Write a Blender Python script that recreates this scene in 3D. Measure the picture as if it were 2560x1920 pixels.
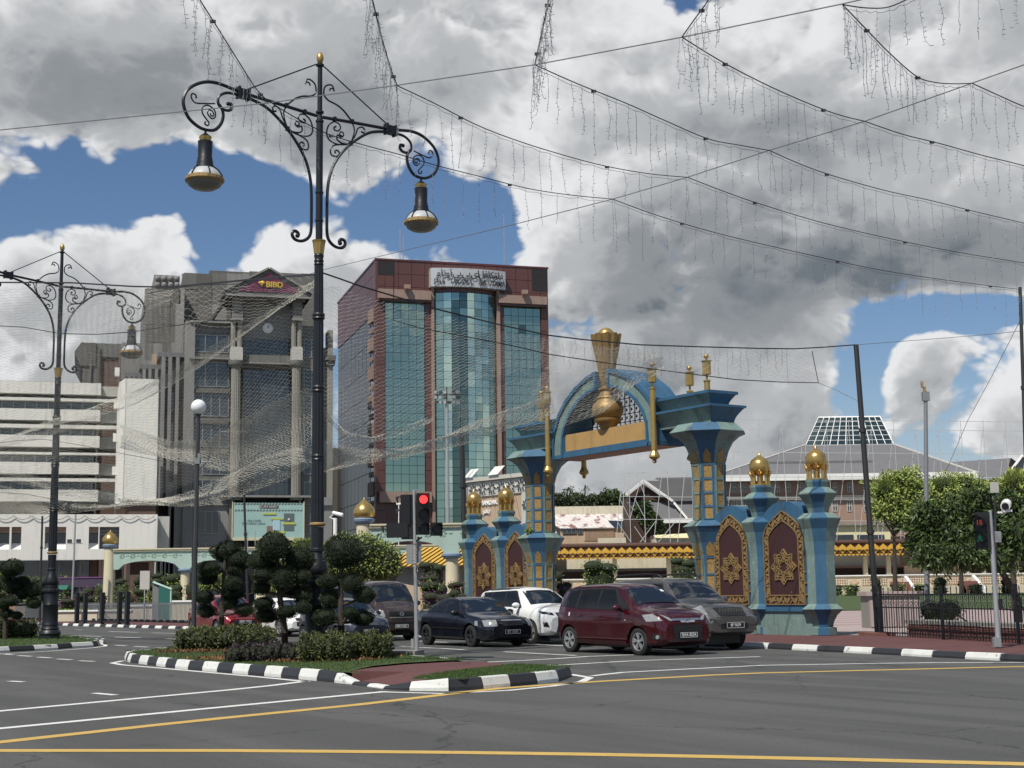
import bpy, bmesh, math, random
import numpy as np
from mathutils import Vector, Matrix
from mathutils.bvhtree import BVHTree
for o in list(bpy.data.objects): bpy.data.objects.remove(o)
random.seed(7); RNG=np.random.default_rng(7)
SC=bpy.context.scene; COL=SC.collection
R_=math.radians
# ---------------------------------------------------------------- camera
FPX=3560.; TH=R_(8.29); RO=R_(0.8); CAM=Vector((0,0,1.6))
cF=Vector((0,math.cos(TH),math.sin(TH))); cU0=Vector((0,-math.sin(TH),math.cos(TH))); cX=Vector((1,0,0))
cR=cX*math.cos(RO)-cU0*math.sin(RO); cU=cU0*math.cos(RO)+cX*math.sin(RO)
cam=bpy.data.cameras.new('camera'); camo=bpy.data.objects.new('camera',cam); COL.objects.link(camo)
m=Matrix((cR,cU,-cF)).transposed().to_4x4(); m.translation=CAM; camo.matrix_world=m
cam.sensor_width=36; cam.lens=FPX/2560*36; cam.clip_start=.1; cam.clip_end=6000
SC.camera=camo
def ray(px,py): return cR*((px-1280)/FPX)-cU*((py-960)/FPX)+cF
def G(px,py,z=0.):          # where the sight line through a photo point meets height z
    d=ray(px,py); return CAM+d*((z-CAM.z)/d.z)
def P(px,py,Y):             # the point of that sight line Y metres ahead
    d=ray(px,py); return CAM+d*(Y/d.y)
# ---------------------------------------------------------------- sky and sun
SUN_EL=R_(55); SUN_AZ=R_(212)     # azimuth clockwise from +Y
sdir=Vector((math.sin(SUN_AZ)*math.cos(SUN_EL),math.cos(SUN_AZ)*math.cos(SUN_EL),math.sin(SUN_EL)))
SC.view_settings.view_transform='Standard'; SC.view_settings.look='None'; SC.view_settings.exposure=0.0
SC.view_settings.gamma=1; SC.view_settings.use_curve_mapping=False
sl=bpy.data.lights.new('sun','SUN'); sl.energy=5.0; sl.angle=R_(.6); sl.color=(1,.95,.855)
so=bpy.data.objects.new('sun',sl); COL.objects.link(so); so.rotation_euler=(-sdir).to_track_quat('-Z','Y').to_euler()
class NT:
    def __init__(s,t): s.t=t; s.n=t.nodes; s.l=t.links
    def node(s,typ,**k):
        n=s.n.new(typ)
        for a,b in k.items(): setattr(n,a,b)
        return n
    def put(s,sock,v):
        if isinstance(v,bpy.types.NodeSocket): s.l.new(v,sock)
        elif v is not None: sock.default_value=v
    def m(s,op,a,b=None,c=None,clamp=False):
        n=s.node('ShaderNodeMath',operation=op,use_clamp=clamp); s.put(n.inputs[0],a)
        if b is not None: s.put(n.inputs[1],b)
        if c is not None: s.put(n.inputs[2],c)
        return n.outputs[0]
    def v(s,op,a,b=None,out=0):
        n=s.node('ShaderNodeVectorMath',operation=op); s.put(n.inputs[0],a)
        if b is not None: s.put(n.inputs[1],b)
        return n.outputs[out]
    def mix(s,f,a,b,mode='MIX'):
        n=s.node('ShaderNodeMix',data_type='RGBA',blend_type=mode); s.put(n.inputs[0],f); s.put(n.inputs[6],a); s.put(n.inputs[7],b); return n.outputs[2]
    def noise(s,vec,scale,detail=4,rough=.5,dist=0,out=0):
        n=s.node('ShaderNodeTexNoise'); s.put(n.inputs['Vector'],vec); n.inputs['Scale'].default_value=scale; n.inputs['Detail'].default_value=detail
        n.inputs['Roughness'].default_value=rough; n.inputs['Distortion'].default_value=dist; return n.outputs[out]
    def smooth(s,x,a,b,c=0.,d=1.):
        n=s.node('ShaderNodeMapRange',interpolation_type='SMOOTHSTEP'); s.put(n.inputs[0],x); n.inputs[1].default_value=a; n.inputs[2].default_value=b
        n.inputs[3].default_value=c; n.inputs[4].default_value=d; return n.outputs[0]
def c4(c): return (c[0],c[1],c[2],1) if not isinstance(c,(int,float)) else (c,c,c,1)
def azel(px,py):
    d=ray(px,py).normalized(); return math.degrees(math.atan2(d.x,d.y)),math.degrees(math.asin(d.z))
# cloud masses: photo centre, half-sizes in degrees, weight; positive = cloud, negative = gap
BL=[(200,0,14,4.4,.55),(700,110,10,4.2,.5),(1150,150,8,4,.5),(60,200,6,2.4,.4),(480,310,5,1.7,.33),(1480,180,6,4,.5),(640,400,3.4,1.2,.28),
 (1900,200,9,5.5,.6),(2350,260,8,7,.6),(1700,480,7.5,4.4,.55),(2050,640,7,2.6,.5),(1500,560,3.2,2.4,.45),(2450,560,6,2.4,.4),(1480,740,3,2.8,.35),(1650,770,4,1.6,.35),
 (400,575,1.6,1.0,.5),(250,630,1.5,1.1,.5),(60,690,2.2,1.2,.42),(330,700,3.0,1.1,.3),(60,900,4.4,3,.4),(150,760,3,1.3,.3),
 (790,600,1.7,1.2,.5),(700,660,1.6,1.5,.42),(900,670,1.8,1.2,.42),(660,760,4,2,.35),
 (1500,1080,7,3.2,.45),(1800,980,5,2.4,.4),(2310,930,1.6,.9,.55),(2300,1040,2.4,1.0,.3),(2530,1030,1.8,1.9,.55),(1950,1080,3,2.0,.3),(1600,1200,6,1.6,.4),
 (40,430,1.8,.5,.30),(170,450,.9,.3,.25),(1500,900,5,1.5,.3),(2400,855,4,.5,.28),
 (330,450,7,1.7,-.5),(620,500,5.0,1.3,-.5),(30,540,3,.9,-.35),(60,350,2.6,.8,-.2),(1080,420,2.6,2.8,-.5),(1230,600,1.2,1.8,-.6),(1010,560,3.0,1.2,-.45),(545,620,1.1,1.3,-.5),(1690,20,1.9,1.2,-1.0),(1330,330,1.4,.6,-.2),
 (2400,780,4.5,.8,-.75),(2170,860,1.5,1.0,-.45),(2150,980,1.2,1.5,-.45),(2420,960,.8,1.2,-.35),(480,700,.9,1.3,-.4),(200,840,2,.7,-.2),(2480,1230,5,1.2,-.3)]
SH=[(1950,330,4.2,1.5,.30),(2020,715,6.0,1.4,.34),(1750,800,5,1.2,.22),(2350,610,5,1.4,.35),(900,190,10,2.2,.16),(100,130,8,2.6,.18),(1550,980,6,1.6,.30),(2100,480,5,1.4,.14),(450,250,7,1.3,.18),(1700,640,4,1.2,.25),
    (1360,560,2.4,2.4,-.26),(790,640,3,2,-.14),(330,640,4,1.8,-.10),(2350,960,4,2,-.08),(1900,90,4,1.6,-.16),(2480,320,3,2.4,-.16),(1520,690,2.2,2.2,-.10),(1250,300,3,1.2,-.2),(1650,420,2.5,1,-.15)]
def build_world():
    w=bpy.data.worlds.new('World'); SC.world=w; w.use_nodes=True; t=NT(w.node_tree); t.n.clear()
    w.cycles.sampling_method='MANUAL'; w.cycles.sample_map_resolution=256
    tc=t.node('ShaderNodeTexCoord').outputs['Generated']
    g=bpy.data.node_groups.new('billows','ShaderNodeTree')
    g.interface.new_socket('Dir',in_out='INPUT',socket_type='NodeSocketVector'); g.interface.new_socket('B',in_out='OUTPUT',socket_type='NodeSocketFloat')
    q=NT(g); gi=q.node('NodeGroupInput').outputs[0]; go=q.node('NodeGroupOutput'); acc=None
    for sc,am in ((13,1.),(29,.52),(61,.30),(130,.17)):
        x=q.m('MULTIPLY',q.m('ABSOLUTE',q.m('SUBTRACT',q.noise(gi,sc,0,0),.5)),am); acc=x if acc is None else q.m('ADD',acc,x)
    q.put(go.inputs[0],acc)
    def B(v):
        n=t.node('ShaderNodeGroup'); n.node_tree=g; t.put(n.inputs[0],v); return n.outputs[0]
    wn=t.noise(tc,7,2,.5,out=1)
    warp=t.v('MULTIPLY',t.v('SUBTRACT',wn,(.5,.5,.5)),(.04,.04,.04)); gv=t.v('ADD',tc,warp)
    def azv(vec):
        sp=t.node('ShaderNodeSeparateXYZ'); t.put(sp.inputs[0],vec)
        az=t.m('MULTIPLY',t.m('ARCTAN2',sp.outputs[0],sp.outputs[1]),57.2958); el=t.m('MULTIPLY',t.m('ARCSINE',sp.outputs[2]),57.2958)
        cb=t.node('ShaderNodeCombineXYZ'); t.put(cb.inputs[0],az); t.put(cb.inputs[1],el); return cb.outputs[0]
    def ellip(vec,lst,dirn=False):
        acc=L=None
        for (px,py,a,b,wt) in lst:
            A,E=azel(px,py)
            d=t.v('MULTIPLY',t.v('SUBTRACT',vec,(A,E,0)),(1/a,1/b,0)); r=t.v('DOT_PRODUCT',d,d,out=1)
            f=t.m('MULTIPLY',t.m('POWER',2.0,t.m('MULTIPLY',r,-1.4)),wt)
            acc=f if acc is None else t.m('ADD',acc,f)
            if dirn and wt>0:
                l=t.m('MULTIPLY',f,t.v('DOT_PRODUCT',d,(-.5,.8,0),out=1)); L=l if L is None else t.m('ADD',L,l)
        return acc,L
    av=azv(gv); e,L=ellip(av,BL,True); sh,_=ellip(av,SH)
    st=t.v('MULTIPLY',gv,(1,1,1.35))
    b0=B(st); b1=B(t.v('ADD',st,(-.006,0,.010)))
    n0=t.noise(st,5.5,4,.5); n1=t.noise(t.v('ADD',st,(-.02,0,.03)),5.5,3,.55)
    d=t.m('ADD',t.m('MULTIPLY',t.m('SUBTRACT',n0,.5),1.55),t.m('ADD',t.m('MULTIPLY',t.m('SUBTRACT',b0,.20),1.35),t.m('MULTIPLY',t.m('SUBTRACT',t.noise(st,42,4,.6),.5),.28)))
    d=t.m('ADD',d,t.m('MINIMUM',e,.62)); d=t.m('SUBTRACT',d,.10)
    alpha=t.smooth(d,-.07,.15)
    thick=t.smooth(d,.05,.7); kb=t.m('SUBTRACT',1.75,t.m('MULTIPLY',t.smooth(d,.10,.55),1.15))
    lit=t.m('ADD',t.m('MULTIPLY',t.m('SUBTRACT',b0,b1),kb),t.m('MULTIPLY',t.m('SUBTRACT',n0,n1),1.05))
    lit=t.m('ADD',lit,t.m('MULTIPLY',L,.45))
    thick=t.smooth(d,.05,.7); lf=t.m('MULTIPLY',t.m('SUBTRACT',t.noise(tc,4.2,2,.45),.5),.85)
    b=t.m('ADD',.90,t.m('ADD',lit,lf)); b=t.m('SUBTRACT',b,t.m('MULTIPLY',thick,.24)); b=t.m('SUBTRACT',b,t.m('MULTIPLY',sh,.80))
    cr=t.node('ShaderNodeValToRGB'); t.put(cr.inputs[0],b); e=cr.color_ramp.elements; cr.color_ramp.interpolation='EASE'
    e[0].position=0; e[0].color=(.155,.18,.205,1); e[1].position=1; e[1].color=(.80,.81,.825,1)
    k=e.new(.35); k.color=(.275,.295,.318,1); k=e.new(.65); k.color=(.46,.475,.49,1)
    sky=t.node('ShaderNodeTexSky',sky_type='NISHITA'); sky.sun_disc=False; sky.sun_elevation=SUN_EL; sky.sun_rotation=SUN_AZ; sky.air_density=1.1; sky.dust_density=.0; sky.ozone_density=3.5
    hs=t.node('ShaderNodeHueSaturation'); hs.inputs['Saturation'].default_value=1.1; t.put(hs.inputs['Color'],sky.outputs[0])
    skyc=t.v('MULTIPLY',hs.outputs[0],(.078,.0755,.080))
    sz=t.node('ShaderNodeSeparateXYZ'); t.put(sz.inputs[0],tc); hz=t.smooth(sz.outputs[2],-.02,.16,.8,0)
    skyc=t.mix(hz,skyc,(.40,.47,.55,1)); lowc=t.m('MULTIPLY',t.smooth(sz.outputs[2],-.04,.10,.55,0),1)
    col=t.mix(t.m('MAXIMUM',alpha,t.m('MULTIPLY',lowc,t.smooth(n0,.35,.62))),skyc,cr.outputs[0])
    bg=t.node('ShaderNodeBackground'); t.put(bg.inputs[0],col); bg.inputs[1].default_value=1.0
    ow=t.node('ShaderNodeOutputWorld'); t.l.new(bg.outputs[0],ow.inputs[0])
build_world()
# ================================================================ helpers
class MB:
    def __init__(s): s.v=[]; s.f=[]
    def add(s,vs,fs):
        b=len(s.v); s.v+= [tuple(x) for x in vs]; s.f+=[tuple(i+b for i in f) for f in fs]; return s
    def box(s,x0,x1,y0,y1,z0,z1):
        return s.add([(x0,y0,z0),(x1,y0,z0),(x1,y1,z0),(x0,y1,z0),(x0,y0,z1),(x1,y0,z1),(x1,y1,z1),(x0,y1,z1)],
            [(0,3,2,1),(4,5,6,7),(0,1,5,4),(1,2,6,5),(2,3,7,6),(3,0,4,7)])
    def cbox(s,c,sx,sy,sz,rz=0,bev=0):
        x,y,z=sx/2,sy/2,sz/2; M=Matrix.Rotation(rz,3,'Z'); c=Vector(c)
        vs=[c+M@Vector(p) for p in [(-x,-y,-z),(x,-y,-z),(x,y,-z),(-x,y,-z),(-x,-y,z),(x,-y,z),(x,y,z),(-x,y,z)]]
        return s.add(vs,[(0,3,2,1),(4,5,6,7),(0,1,5,4),(1,2,6,5),(2,3,7,6),(3,0,4,7)])
    def prism(s,poly,a,b,ax='z',mp=None):   # polygon extruded a..b along axis
        n=len(poly); vs=[]
        for h in (a,b):
            for (p,q) in poly:
                w=(p,q,h) if ax=='z' else ((p,h,q) if ax=='y' else (h,p,q)); vs.append(mp(w) if mp else w)
        return s.add(vs,[tuple(range(n))[::-1],tuple(range(n,2*n))]+[(i,(i+1)%n,n+(i+1)%n,n+i) for i in range(n)])
    def tube(s,pts,r,n=6,cap=True,rs=None):
        pts=[Vector(p) for p in pts]; k=len(pts); b=[]; t0=None; u=None
        for i,p in enumerate(pts):
            t=((pts[min(i+1,k-1)]-pts[max(i-1,0)])); t=t.normalized() if t.length>1e-9 else Vector((0,0,1))
            if u is None: u=t.orthogonal().normalized()
            else:
                u=(u-t*u.dot(t)); u=u.normalized() if u.length>1e-6 else t.orthogonal().normalized()
            w=t.cross(u); rr=rs[i] if rs else r
            b+= [p+(u*math.cos(2*math.pi*j/n)+w*math.sin(2*math.pi*j/n))*rr for j in range(n)]
        fs=[(i*n+j,i*n+(j+1)%n,(i+1)*n+(j+1)%n,(i+1)*n+j) for i in range(k-1) for j in range(n)]
        if cap and n>2: fs+=[tuple(range(n))[::-1],tuple(range((k-1)*n,k*n))]
        return s.add(b,fs)
    def lathe(s,prof,n=16,c=(0,0,0),ph=0,flute=0,cap=True):   # prof [(r,z)]
        vs=[]
        for r,z in prof:
            for j in range(n):
                a=2*math.pi*(j+.0)/n+ph; rr=r*(1-flute*(j%2)); vs.append((c[0]+rr*math.cos(a),c[1]+rr*math.sin(a),c[2]+z))
        k=len(prof); fs=[(i*n+j,i*n+(j+1)%n,(i+1)*n+(j+1)%n,(i+1)*n+j) for i in range(k-1) for j in range(n)]
        if cap: fs+=[tuple(range(n))[::-1],tuple(range((k-1)*n,k*n))]
        return s.add(vs,fs)
    def sphere(s,c,r,n=12,m=8,sz=1):
        return s.lathe([(r*math.sin(math.pi*max(i,.02)/m) if i<m else r*.01,-r*sz*math.cos(math.pi*i/m)) for i in range(m+1)],n,c)
    def grid(s,fn,nu,nv):
        vs=[fn(i/nu,j/nv) for j in range(nv+1) for i in range(nu+1)]
        return s.add(vs,[(j*(nu+1)+i,j*(nu+1)+i+1,(j+1)*(nu+1)+i+1,(j+1)*(nu+1)+i) for j in range(nv) for i in range(nu)])
    def xf(s,M):
        s.v=[tuple(M@Vector(p)) for p in s.v]; return s
    def mesh(s,name,mat,smooth=False):
        me=bpy.data.meshes.new(name); me.from_pydata(s.v,[],s.f); 
        if mat:
            for mm in (mat if isinstance(mat,(list,tuple)) else [mat]): me.materials.append(mm)
        if smooth:
            me.polygons.foreach_set('use_smooth',[True]*len(me.polygons))
            try: me.set_sharp_from_angle(angle=R_(40))
            except Exception: pass
        return me
def link(name,me,parent=None,loc=None,rot=None,scale=None,label=None,kind=None,world=False):
    o=bpy.data.objects.new(name,me); COL.objects.link(o)
    if parent:
        o.parent=parent
        if world: o.matrix_parent_inverse=parent.matrix_basis.inverted()
    if loc is not None: o.location=loc
    if rot is not None: o.rotation_euler=rot
    if scale is not None: o.scale=scale if hasattr(scale,'__len__') else (scale,)*3
    if label: o['label']=label
    if kind: o['kind']=kind
    return o
def part(name,mb,mat,parent,label=None,kind=None,smooth=False,world=False,**k):
    return link(name,mb.mesh(name,mat,smooth) if isinstance(mb,MB) else mb,parent,label=label,kind=kind,world=world,**k)
def thing(name,label,cat,loc=(0,0,0),rz=0,group=None):
    o=bpy.data.objects.new(name,None); COL.objects.link(o); o.empty_display_size=.3
    o.location=loc; o.rotation_euler=(0,0,rz); o['label']=label; o['category']=cat
    if group: o['group']=group
    return o
def tag(o,label,cat,group=None,kind=None):
    o['label']=label; o['category']=cat
    if group: o['group']=group
    if kind: o['kind']=kind
    return o
def struct(name,mb,mat,**k): return link(name,mb.mesh(name,mat),kind='structure',**k)
def kids(o): return KID.get(o.name,[])
KID={}
def copy_tree(root,loc,rz,label,group=None):
    bpy.context.view_layer.update()
    ch={}
    for o in bpy.data.objects:
        if o.parent: ch.setdefault(o.parent.name,[]).append(o)
    def cp(o,par):
        c=o.copy(); COL.objects.link(c)
        if par: c.parent=par
        for k in ch.get(o.name,[]): cp(k,c)
        return c
    r=cp(root,None); r.location=loc; r.rotation_euler=(0,0,rz); r['label']=label
    if group: r['group']=group
    return r
def text(name,s,size,mat,parent,loc,rot,ext=.01,align='CENTER',label=None,sx=1,shear=0,off=0):
    c=bpy.data.curves.new(name,'FONT'); c.body=s; c.size=size; c.extrude=ext; c.align_x=align; c.align_y='CENTER'; c.materials.append(mat); c.shear=shear; c.offset=off; c.resolution_u=3
    tmp=bpy.data.objects.new('tmp',c); me=bpy.data.meshes.new_from_object(tmp); bpy.data.objects.remove(tmp); me.name=name
    if not me.materials: me.materials.append(mat)
    o=link(name,me,parent,loc=loc,rot=rot,label=label); o.scale=(sx,1,1); return o
# ---------------------------------------------------------------- materials
MATS={}
def mat(name,col,rough=.7,metal=0.,var=.0,vscale=3.,bump=0.,bscale=40.,spec=.5,col2=None,c2scale=1.5,c2lo=.5,c2hi=.65,emis=None,island=0.,objc=False,coat=0,streak=0.,trans=0.):
    if name in MATS: return MATS[name]
    m=bpy.data.materials.new(name); m.use_nodes=True; t=NT(m.node_tree); b=t.n['Principled BSDF']; MATS[name]=m
    b.inputs['Roughness'].default_value=rough; b.inputs['Metallic'].default_value=metal; b.inputs['Specular IOR Level'].default_value=spec
    if coat: b.inputs['Coat Weight'].default_value=coat; b.inputs['Coat Roughness'].default_value=.06
    base=c4(col); out=None
    pos=t.node('ShaderNodeTexCoord').outputs['Object'] if objc else t.node('ShaderNodeNewGeometry').outputs['Position']
    if col2 is not None:
        f=t.smooth(t.noise(pos,c2scale,8,.65),c2lo,c2hi); out=t.mix(f,base,c4(col2))
    if streak:
        sv=t.v('MULTIPLY',pos,(1,1,.12)); f=t.smooth(t.noise(sv,2.2,6,.6),.48,.75,0,streak); out=t.mix(f,out if out is not None else base,(.03,.03,.028,1))
    if var:
        f=t.m('ADD',1-var/2-.0,t.m('MULTIPLY',t.m('SUBTRACT',t.noise(pos,vscale,6,.62),.0),var)) 
        cmb=t.node('ShaderNodeCombineXYZ'); [t.put(cmb.inputs[i],f) for i in range(3)]
        out=t.mix(1.0,out if out is not None else base,cmb.outputs[0],'MULTIPLY')
    if island:
        ri=t.node('ShaderNodeNewGeometry').outputs['Random Per Island']
        f=t.m('ADD',1-island,t.m('MULTIPLY',ri,2*island)); cmb=t.node('ShaderNodeCombineXYZ'); [t.put(cmb.inputs[i],f) for i in range(3)]
        out=t.mix(1.0,out if out is not None else base,cmb.outputs[0],'MULTIPLY')
    t.put(b.inputs['Base Color'],out if out is not None else base)
    if bump:
        bn=t.node('ShaderNodeBump'); bn.inputs['Strength'].default_value=bump; bn.inputs['Distance'].default_value=.02; t.put(bn.inputs['Height'],t.noise(pos,bscale,5,.6)); t.l.new(bn.outputs[0],b.inputs['Normal'])
    if emis: b.inputs['Emission Color'].default_value=c4(emis[0]); b.inputs['Emission Strength'].default_value=emis[1]
    return m
M={}
def defmats():
    d=M
    d['iron']=mat('black iron',(.012,.014,.018),.42,.2,.5,8,.15,30)
    d['ironr']=mat('weathered iron',(.014,.015,.018),.5,.1,.5,6,.2,20,col2=(.10,.045,.025),c2scale=3,c2lo=.66,c2hi=.75)
    d['gold']=mat('gold paint',(.40,.28,.095),.36,.6,.5,5,.15,25)
    d['golddark']=mat('tarnished gold',(.27,.175,.065),.5,.45,.7,5,.5,16)
    d['goldleaf']=mat('gold dome',(.52,.35,.12),.28,.8,.35,7,.35,9)
    d['gate_blue']=mat('blue gate paint',(.030,.102,.185),.55,0,.5,2,.2,30,col2=(.07,.17,.23),c2scale=6,c2lo=.66,c2hi=.76,streak=.6)
    d['gate_teal']=mat('grey teal gate paint',(.145,.215,.20),.65,0,.55,2.5,.25,30,col2=(.22,.30,.27),c2scale=7,c2lo=.55,c2hi=.68,streak=.75)
    d['gate_ochre']=mat('ochre mosaic',(.32,.21,.07),.5,.15,.6,12,.5,45,col2=(.22,.12,.04),c2scale=16,c2lo=.5,c2hi=.6)
    d['gate_sand']=mat('sand gold plaster',(.38,.235,.085),.75,0,.45,2,.3,50,streak=.35)
    d['gate_maroon']=mat('maroon panel',(.042,.014,.014),.5,0,.4,4)
    d['filigree']=mat('gold filigree',(.30,.20,.085),.45,.4,.3,10)
    d['asphalt']=mat('asphalt',(.072,.073,.069),.86,0,.30,.35,.5,120)
    d['white_line']=mat('white road paint',(.62,.62,.60),.7,0,.2,3,.2,60,col2=(.22,.22,.22),c2scale=7,c2lo=.62,c2hi=.76)
    d['yellow_line']=mat('yellow road paint',(.50,.33,.085),.7,0,.25,3,.2,60,col2=(.17,.13,.07),c2scale=7,c2lo=.60,c2hi=.76)
    d['kerb_white']=mat('white kerb paint',(.60,.605,.575),.65,0,.3,3,.25,25,col2=(.20,.20,.19),c2scale=5,c2lo=.60,c2hi=.70)
    d['kerb_black']=mat('black kerb paint',(.022,.024,.028),.6,0,.5,4,.25,25,col2=(.12,.12,.12),c2scale=9,c2lo=.70,c2hi=.76)
    d['redpave']=mat('red pavement',(.10,.038,.036),.85,0,.45,1.2,.3,60)
    d['redpave2']=mat('red brick paving',(.18,.075,.06),.85,0,.45,1.2,.3,60)
    d['grass']=mat('grass blades',(.048,.092,.018),.8,0,.9,1.5,0,1,island=.35)
    d['turf']=mat('turf soil',(.045,.072,.018),.9,0,.8,3,.6,40)
    d['litter']=mat('dry leaf litter',(.17,.085,.035),.85,0,.3,3,island=.5)
    d['soil']=mat('brown soil',(.075,.045,.026),.95,0,.6,6,.6,30)
    d['concrete']=mat('grey concrete',(.22,.215,.195),.85,0,.45,1.5,.3,20,streak=.25)
    d['pinkpave']=mat('pale pink paving',(.34,.275,.265),.8,0,.3,.6)
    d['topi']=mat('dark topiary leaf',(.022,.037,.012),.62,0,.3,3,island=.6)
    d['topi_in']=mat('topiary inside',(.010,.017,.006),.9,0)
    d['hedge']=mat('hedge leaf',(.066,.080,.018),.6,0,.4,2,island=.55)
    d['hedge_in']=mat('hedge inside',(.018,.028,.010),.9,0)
    d['purpleleaf']=mat('dark purple leaf',(.028,.015,.020),.6,0,.4,2,island=.6)
    d['lime']=mat('lime leaf',(.27,.36,.055),.6,0,.3,2,island=.45)
    d['olive']=mat('olive leaf',(.19,.24,.06),.6,0,.4,2,island=.5)
    d['redleaf']=mat('red leaf',(.14,.035,.04),.6,0,.4,2,island=.5)
    d['pinkleaf']=mat('pink leaf',(.20,.085,.11),.6,0,.4,2,island=.5)
    d['violet']=mat('violet flowers',(.14,.05,.16),.6,0,.4,2,island=.5)
    d['treeg']=mat('dark tree leaf',(.045,.075,.017),.55,0,.5,1.2,island=.5)
    d['treey']=mat('yellow green tree leaf',(.28,.34,.09),.55,0,.4,.8,island=.4)
    d['treeb']=mat('grey green tree leaf',(.075,.10,.05),.7,0,.5,.5,island=.5)
    d['bark']=mat('bark',(.050,.038,.029),.9,0,.6,6,.5,25)
    d['steel']=mat('galvanised steel',(.38,.39,.40),.45,.45,.25,5)
    d['greypole']=mat('grey pole paint',(.20,.215,.23),.55,.2,.3,3)
    d['darkpole']=mat('dark pole paint',(.04,.042,.045),.5,.1,.5,4,col2=(.14,.14,.13),c2scale=5,c2lo=.68,c2hi=.75)
    d['white']=mat('white paint',(.75,.75,.73),.5,0,.15,2)
    d['cream']=mat('cream plaster',(.55,.50,.35),.75,0,.25,1.5,.1,20,streak=.12)
    d['mint']=mat('mint plaster',(.34,.45,.40),.75,0,.25,1.5,streak=.12)
    d['mintd']=mat('mint ornament',(.27,.38,.31),.75,0,.25,1.5)
    d['bluecap']=mat('blue grey capital',(.16,.22,.31),.6,0,.2,2)
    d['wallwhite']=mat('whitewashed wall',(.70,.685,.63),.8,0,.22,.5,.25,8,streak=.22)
    d['wallwhite2']=mat('darkened white wall',(.44,.43,.39),.8,0,.28,.5,.25,8,streak=.3)
    d['conc1']=mat('stone panel grey',(.135,.132,.122),.8,0,.5,.35,.2,5,streak=.35)
    d['conc2']=mat('stone panel pale',(.215,.21,.20),.8,0,.4,.4,.2,5,streak=.3)
    d['conc3']=mat('stone panel brown grey',(.11,.103,.092),.8,0,.5,.35,.2,5,streak=.3)
    d['colstone']=mat('column stone',(.23,.22,.19),.75,0,.3,.8,streak=.2)
    d['glassdark']=mat('dark window glass',(.018,.024,.032),.06,.0,spec=.9)
    d['glassblue']=mat('blue grey window glass',(.03,.042,.052),.10,.15,spec=.9,var=.3,vscale=.3)
    d['mullion']=mat('aluminium mullion',(.30,.32,.33),.5,.3)
    d['teal1']=mat('teal mirror glass',(.25,.36,.315),.05,.85,.25,.12)
    d['teal2']=mat('pale teal mirror glass',(.42,.56,.49),.06,.85,.2,.12)
    d['teal3']=mat('deep teal mirror glass',(.10,.155,.145),.05,.85,.2,.12)
    d['granite']=mat('maroon granite',(.095,.036,.031),.42,0,.35,.6,spec=.6)
    d['granite2']=mat('dark maroon granite',(.085,.028,.026),.3,0,.35,.6)
    d['pinkstone']=mat('pink stone',(.28,.195,.16),.6,0,.25,.8,streak=.2)
    d['blackglass']=mat('black mirror glass',(.028,.022,.019),.3,.1,.6,.08)
    d['signsteel']=mat('silver sign plate',(.55,.55,.55),.35,.35,.4,2,col2=(.30,.30,.30),c2scale=2,c2lo=.5,c2hi=.7)
    d['signtext']=mat('dark sign letters',(.06,.06,.06),.4,.5)
    d['purple']=mat('purple sign',(.115,.012,.055),.5)
    d['signgold']=mat('gold sign letters',(.62,.42,.05),.4,.2)
    d['brickbrown']=mat('brown brick',(.115,.072,.055),.85,0,.4,1)
    d['pinkwall']=mat('pink brown wall',(.30,.20,.155),.85,0,.3,.6)
    d['tanwall']=mat('tan wall',(.48,.36,.25),.85,0,.3,.6,streak=.2)
    d['creamwall']=mat('pale cream wall',(.62,.57,.44),.8,0,.25,.6,streak=.25)
    d['yellowwall']=mat('pale yellow wall',(.66,.60,.36),.8,0,.15,.6)
    d['rooftile']=mat('grey roof tiles',(.135,.135,.142),.85,0,.35,.5,.5,12)
    d['oldroof']=mat('weathered white roof',(.62,.58,.56),.8,0,.3,.8,col2=(.19,.075,.06),c2scale=.55,c2lo=.5,c2hi=.62)
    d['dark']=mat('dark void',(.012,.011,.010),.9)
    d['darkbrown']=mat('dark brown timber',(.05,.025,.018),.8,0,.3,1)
    d['canopygold']=mat('golden canopy scales',(.55,.32,.04),.55,0,.25,3)
    d['canopydark']=mat('brown canopy board',(.075,.030,.018),.7,0,.3,2)
    d['stepcream']=mat('cream terrace wall',(.52,.46,.35),.8,0,.3,.6)
    d['lattice']=mat('rust lattice',(.26,.12,.085),.8)
    d['pipe']=mat('scaffold pipe paint',(.46,.47,.47),.5,.1,.2,2)
    d['net']=mat('net cord',(.50,.48,.42),.8)
    d['netdk']=mat('light string wire',(.12,.13,.14),.7)
    d['strandw']=mat('pale light string wire',(.20,.215,.23),.7)
    d['cable']=mat('black cable',(.02,.021,.023),.6)
    d['globe']=mat('white globe',(.72,.73,.74),.25,spec=.5)
    d['shade']=mat('frosted shade',(.40,.42,.43),.5,0,.15,8)
    d['lens']=mat('lamp lens',(.15,.15,.13),.35,0,.4,8)
    d['rustgold']=mat('rusty gold rim',(.28,.19,.075),.6,.35,.6,10,.2,30,col2=(.55,.52,.42),c2scale=14,c2lo=.6,c2hi=.66)
    d['tlblack']=mat('traffic light black',(.008,.008,.009),.45)
    d['red_on']=mat('lit red lens',(.5,.01,.01),.3,emis=((1,.03,.03),3.0))
    d['green_on']=mat('lit green lens',(.02,.3,.15),.3,emis=((.03,.75,.38),.06))
    d['digit_on']=mat('lit red digit',(.22,.03,.015),.3,emis=((1,.16,.06),.16))
    d['boxgrey']=mat('grey metal box',(.24,.25,.26),.55,.1,.2,3)
    d['board']=mat('mint advert board',(.30,.45,.42),.55,0,.12,1)
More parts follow.
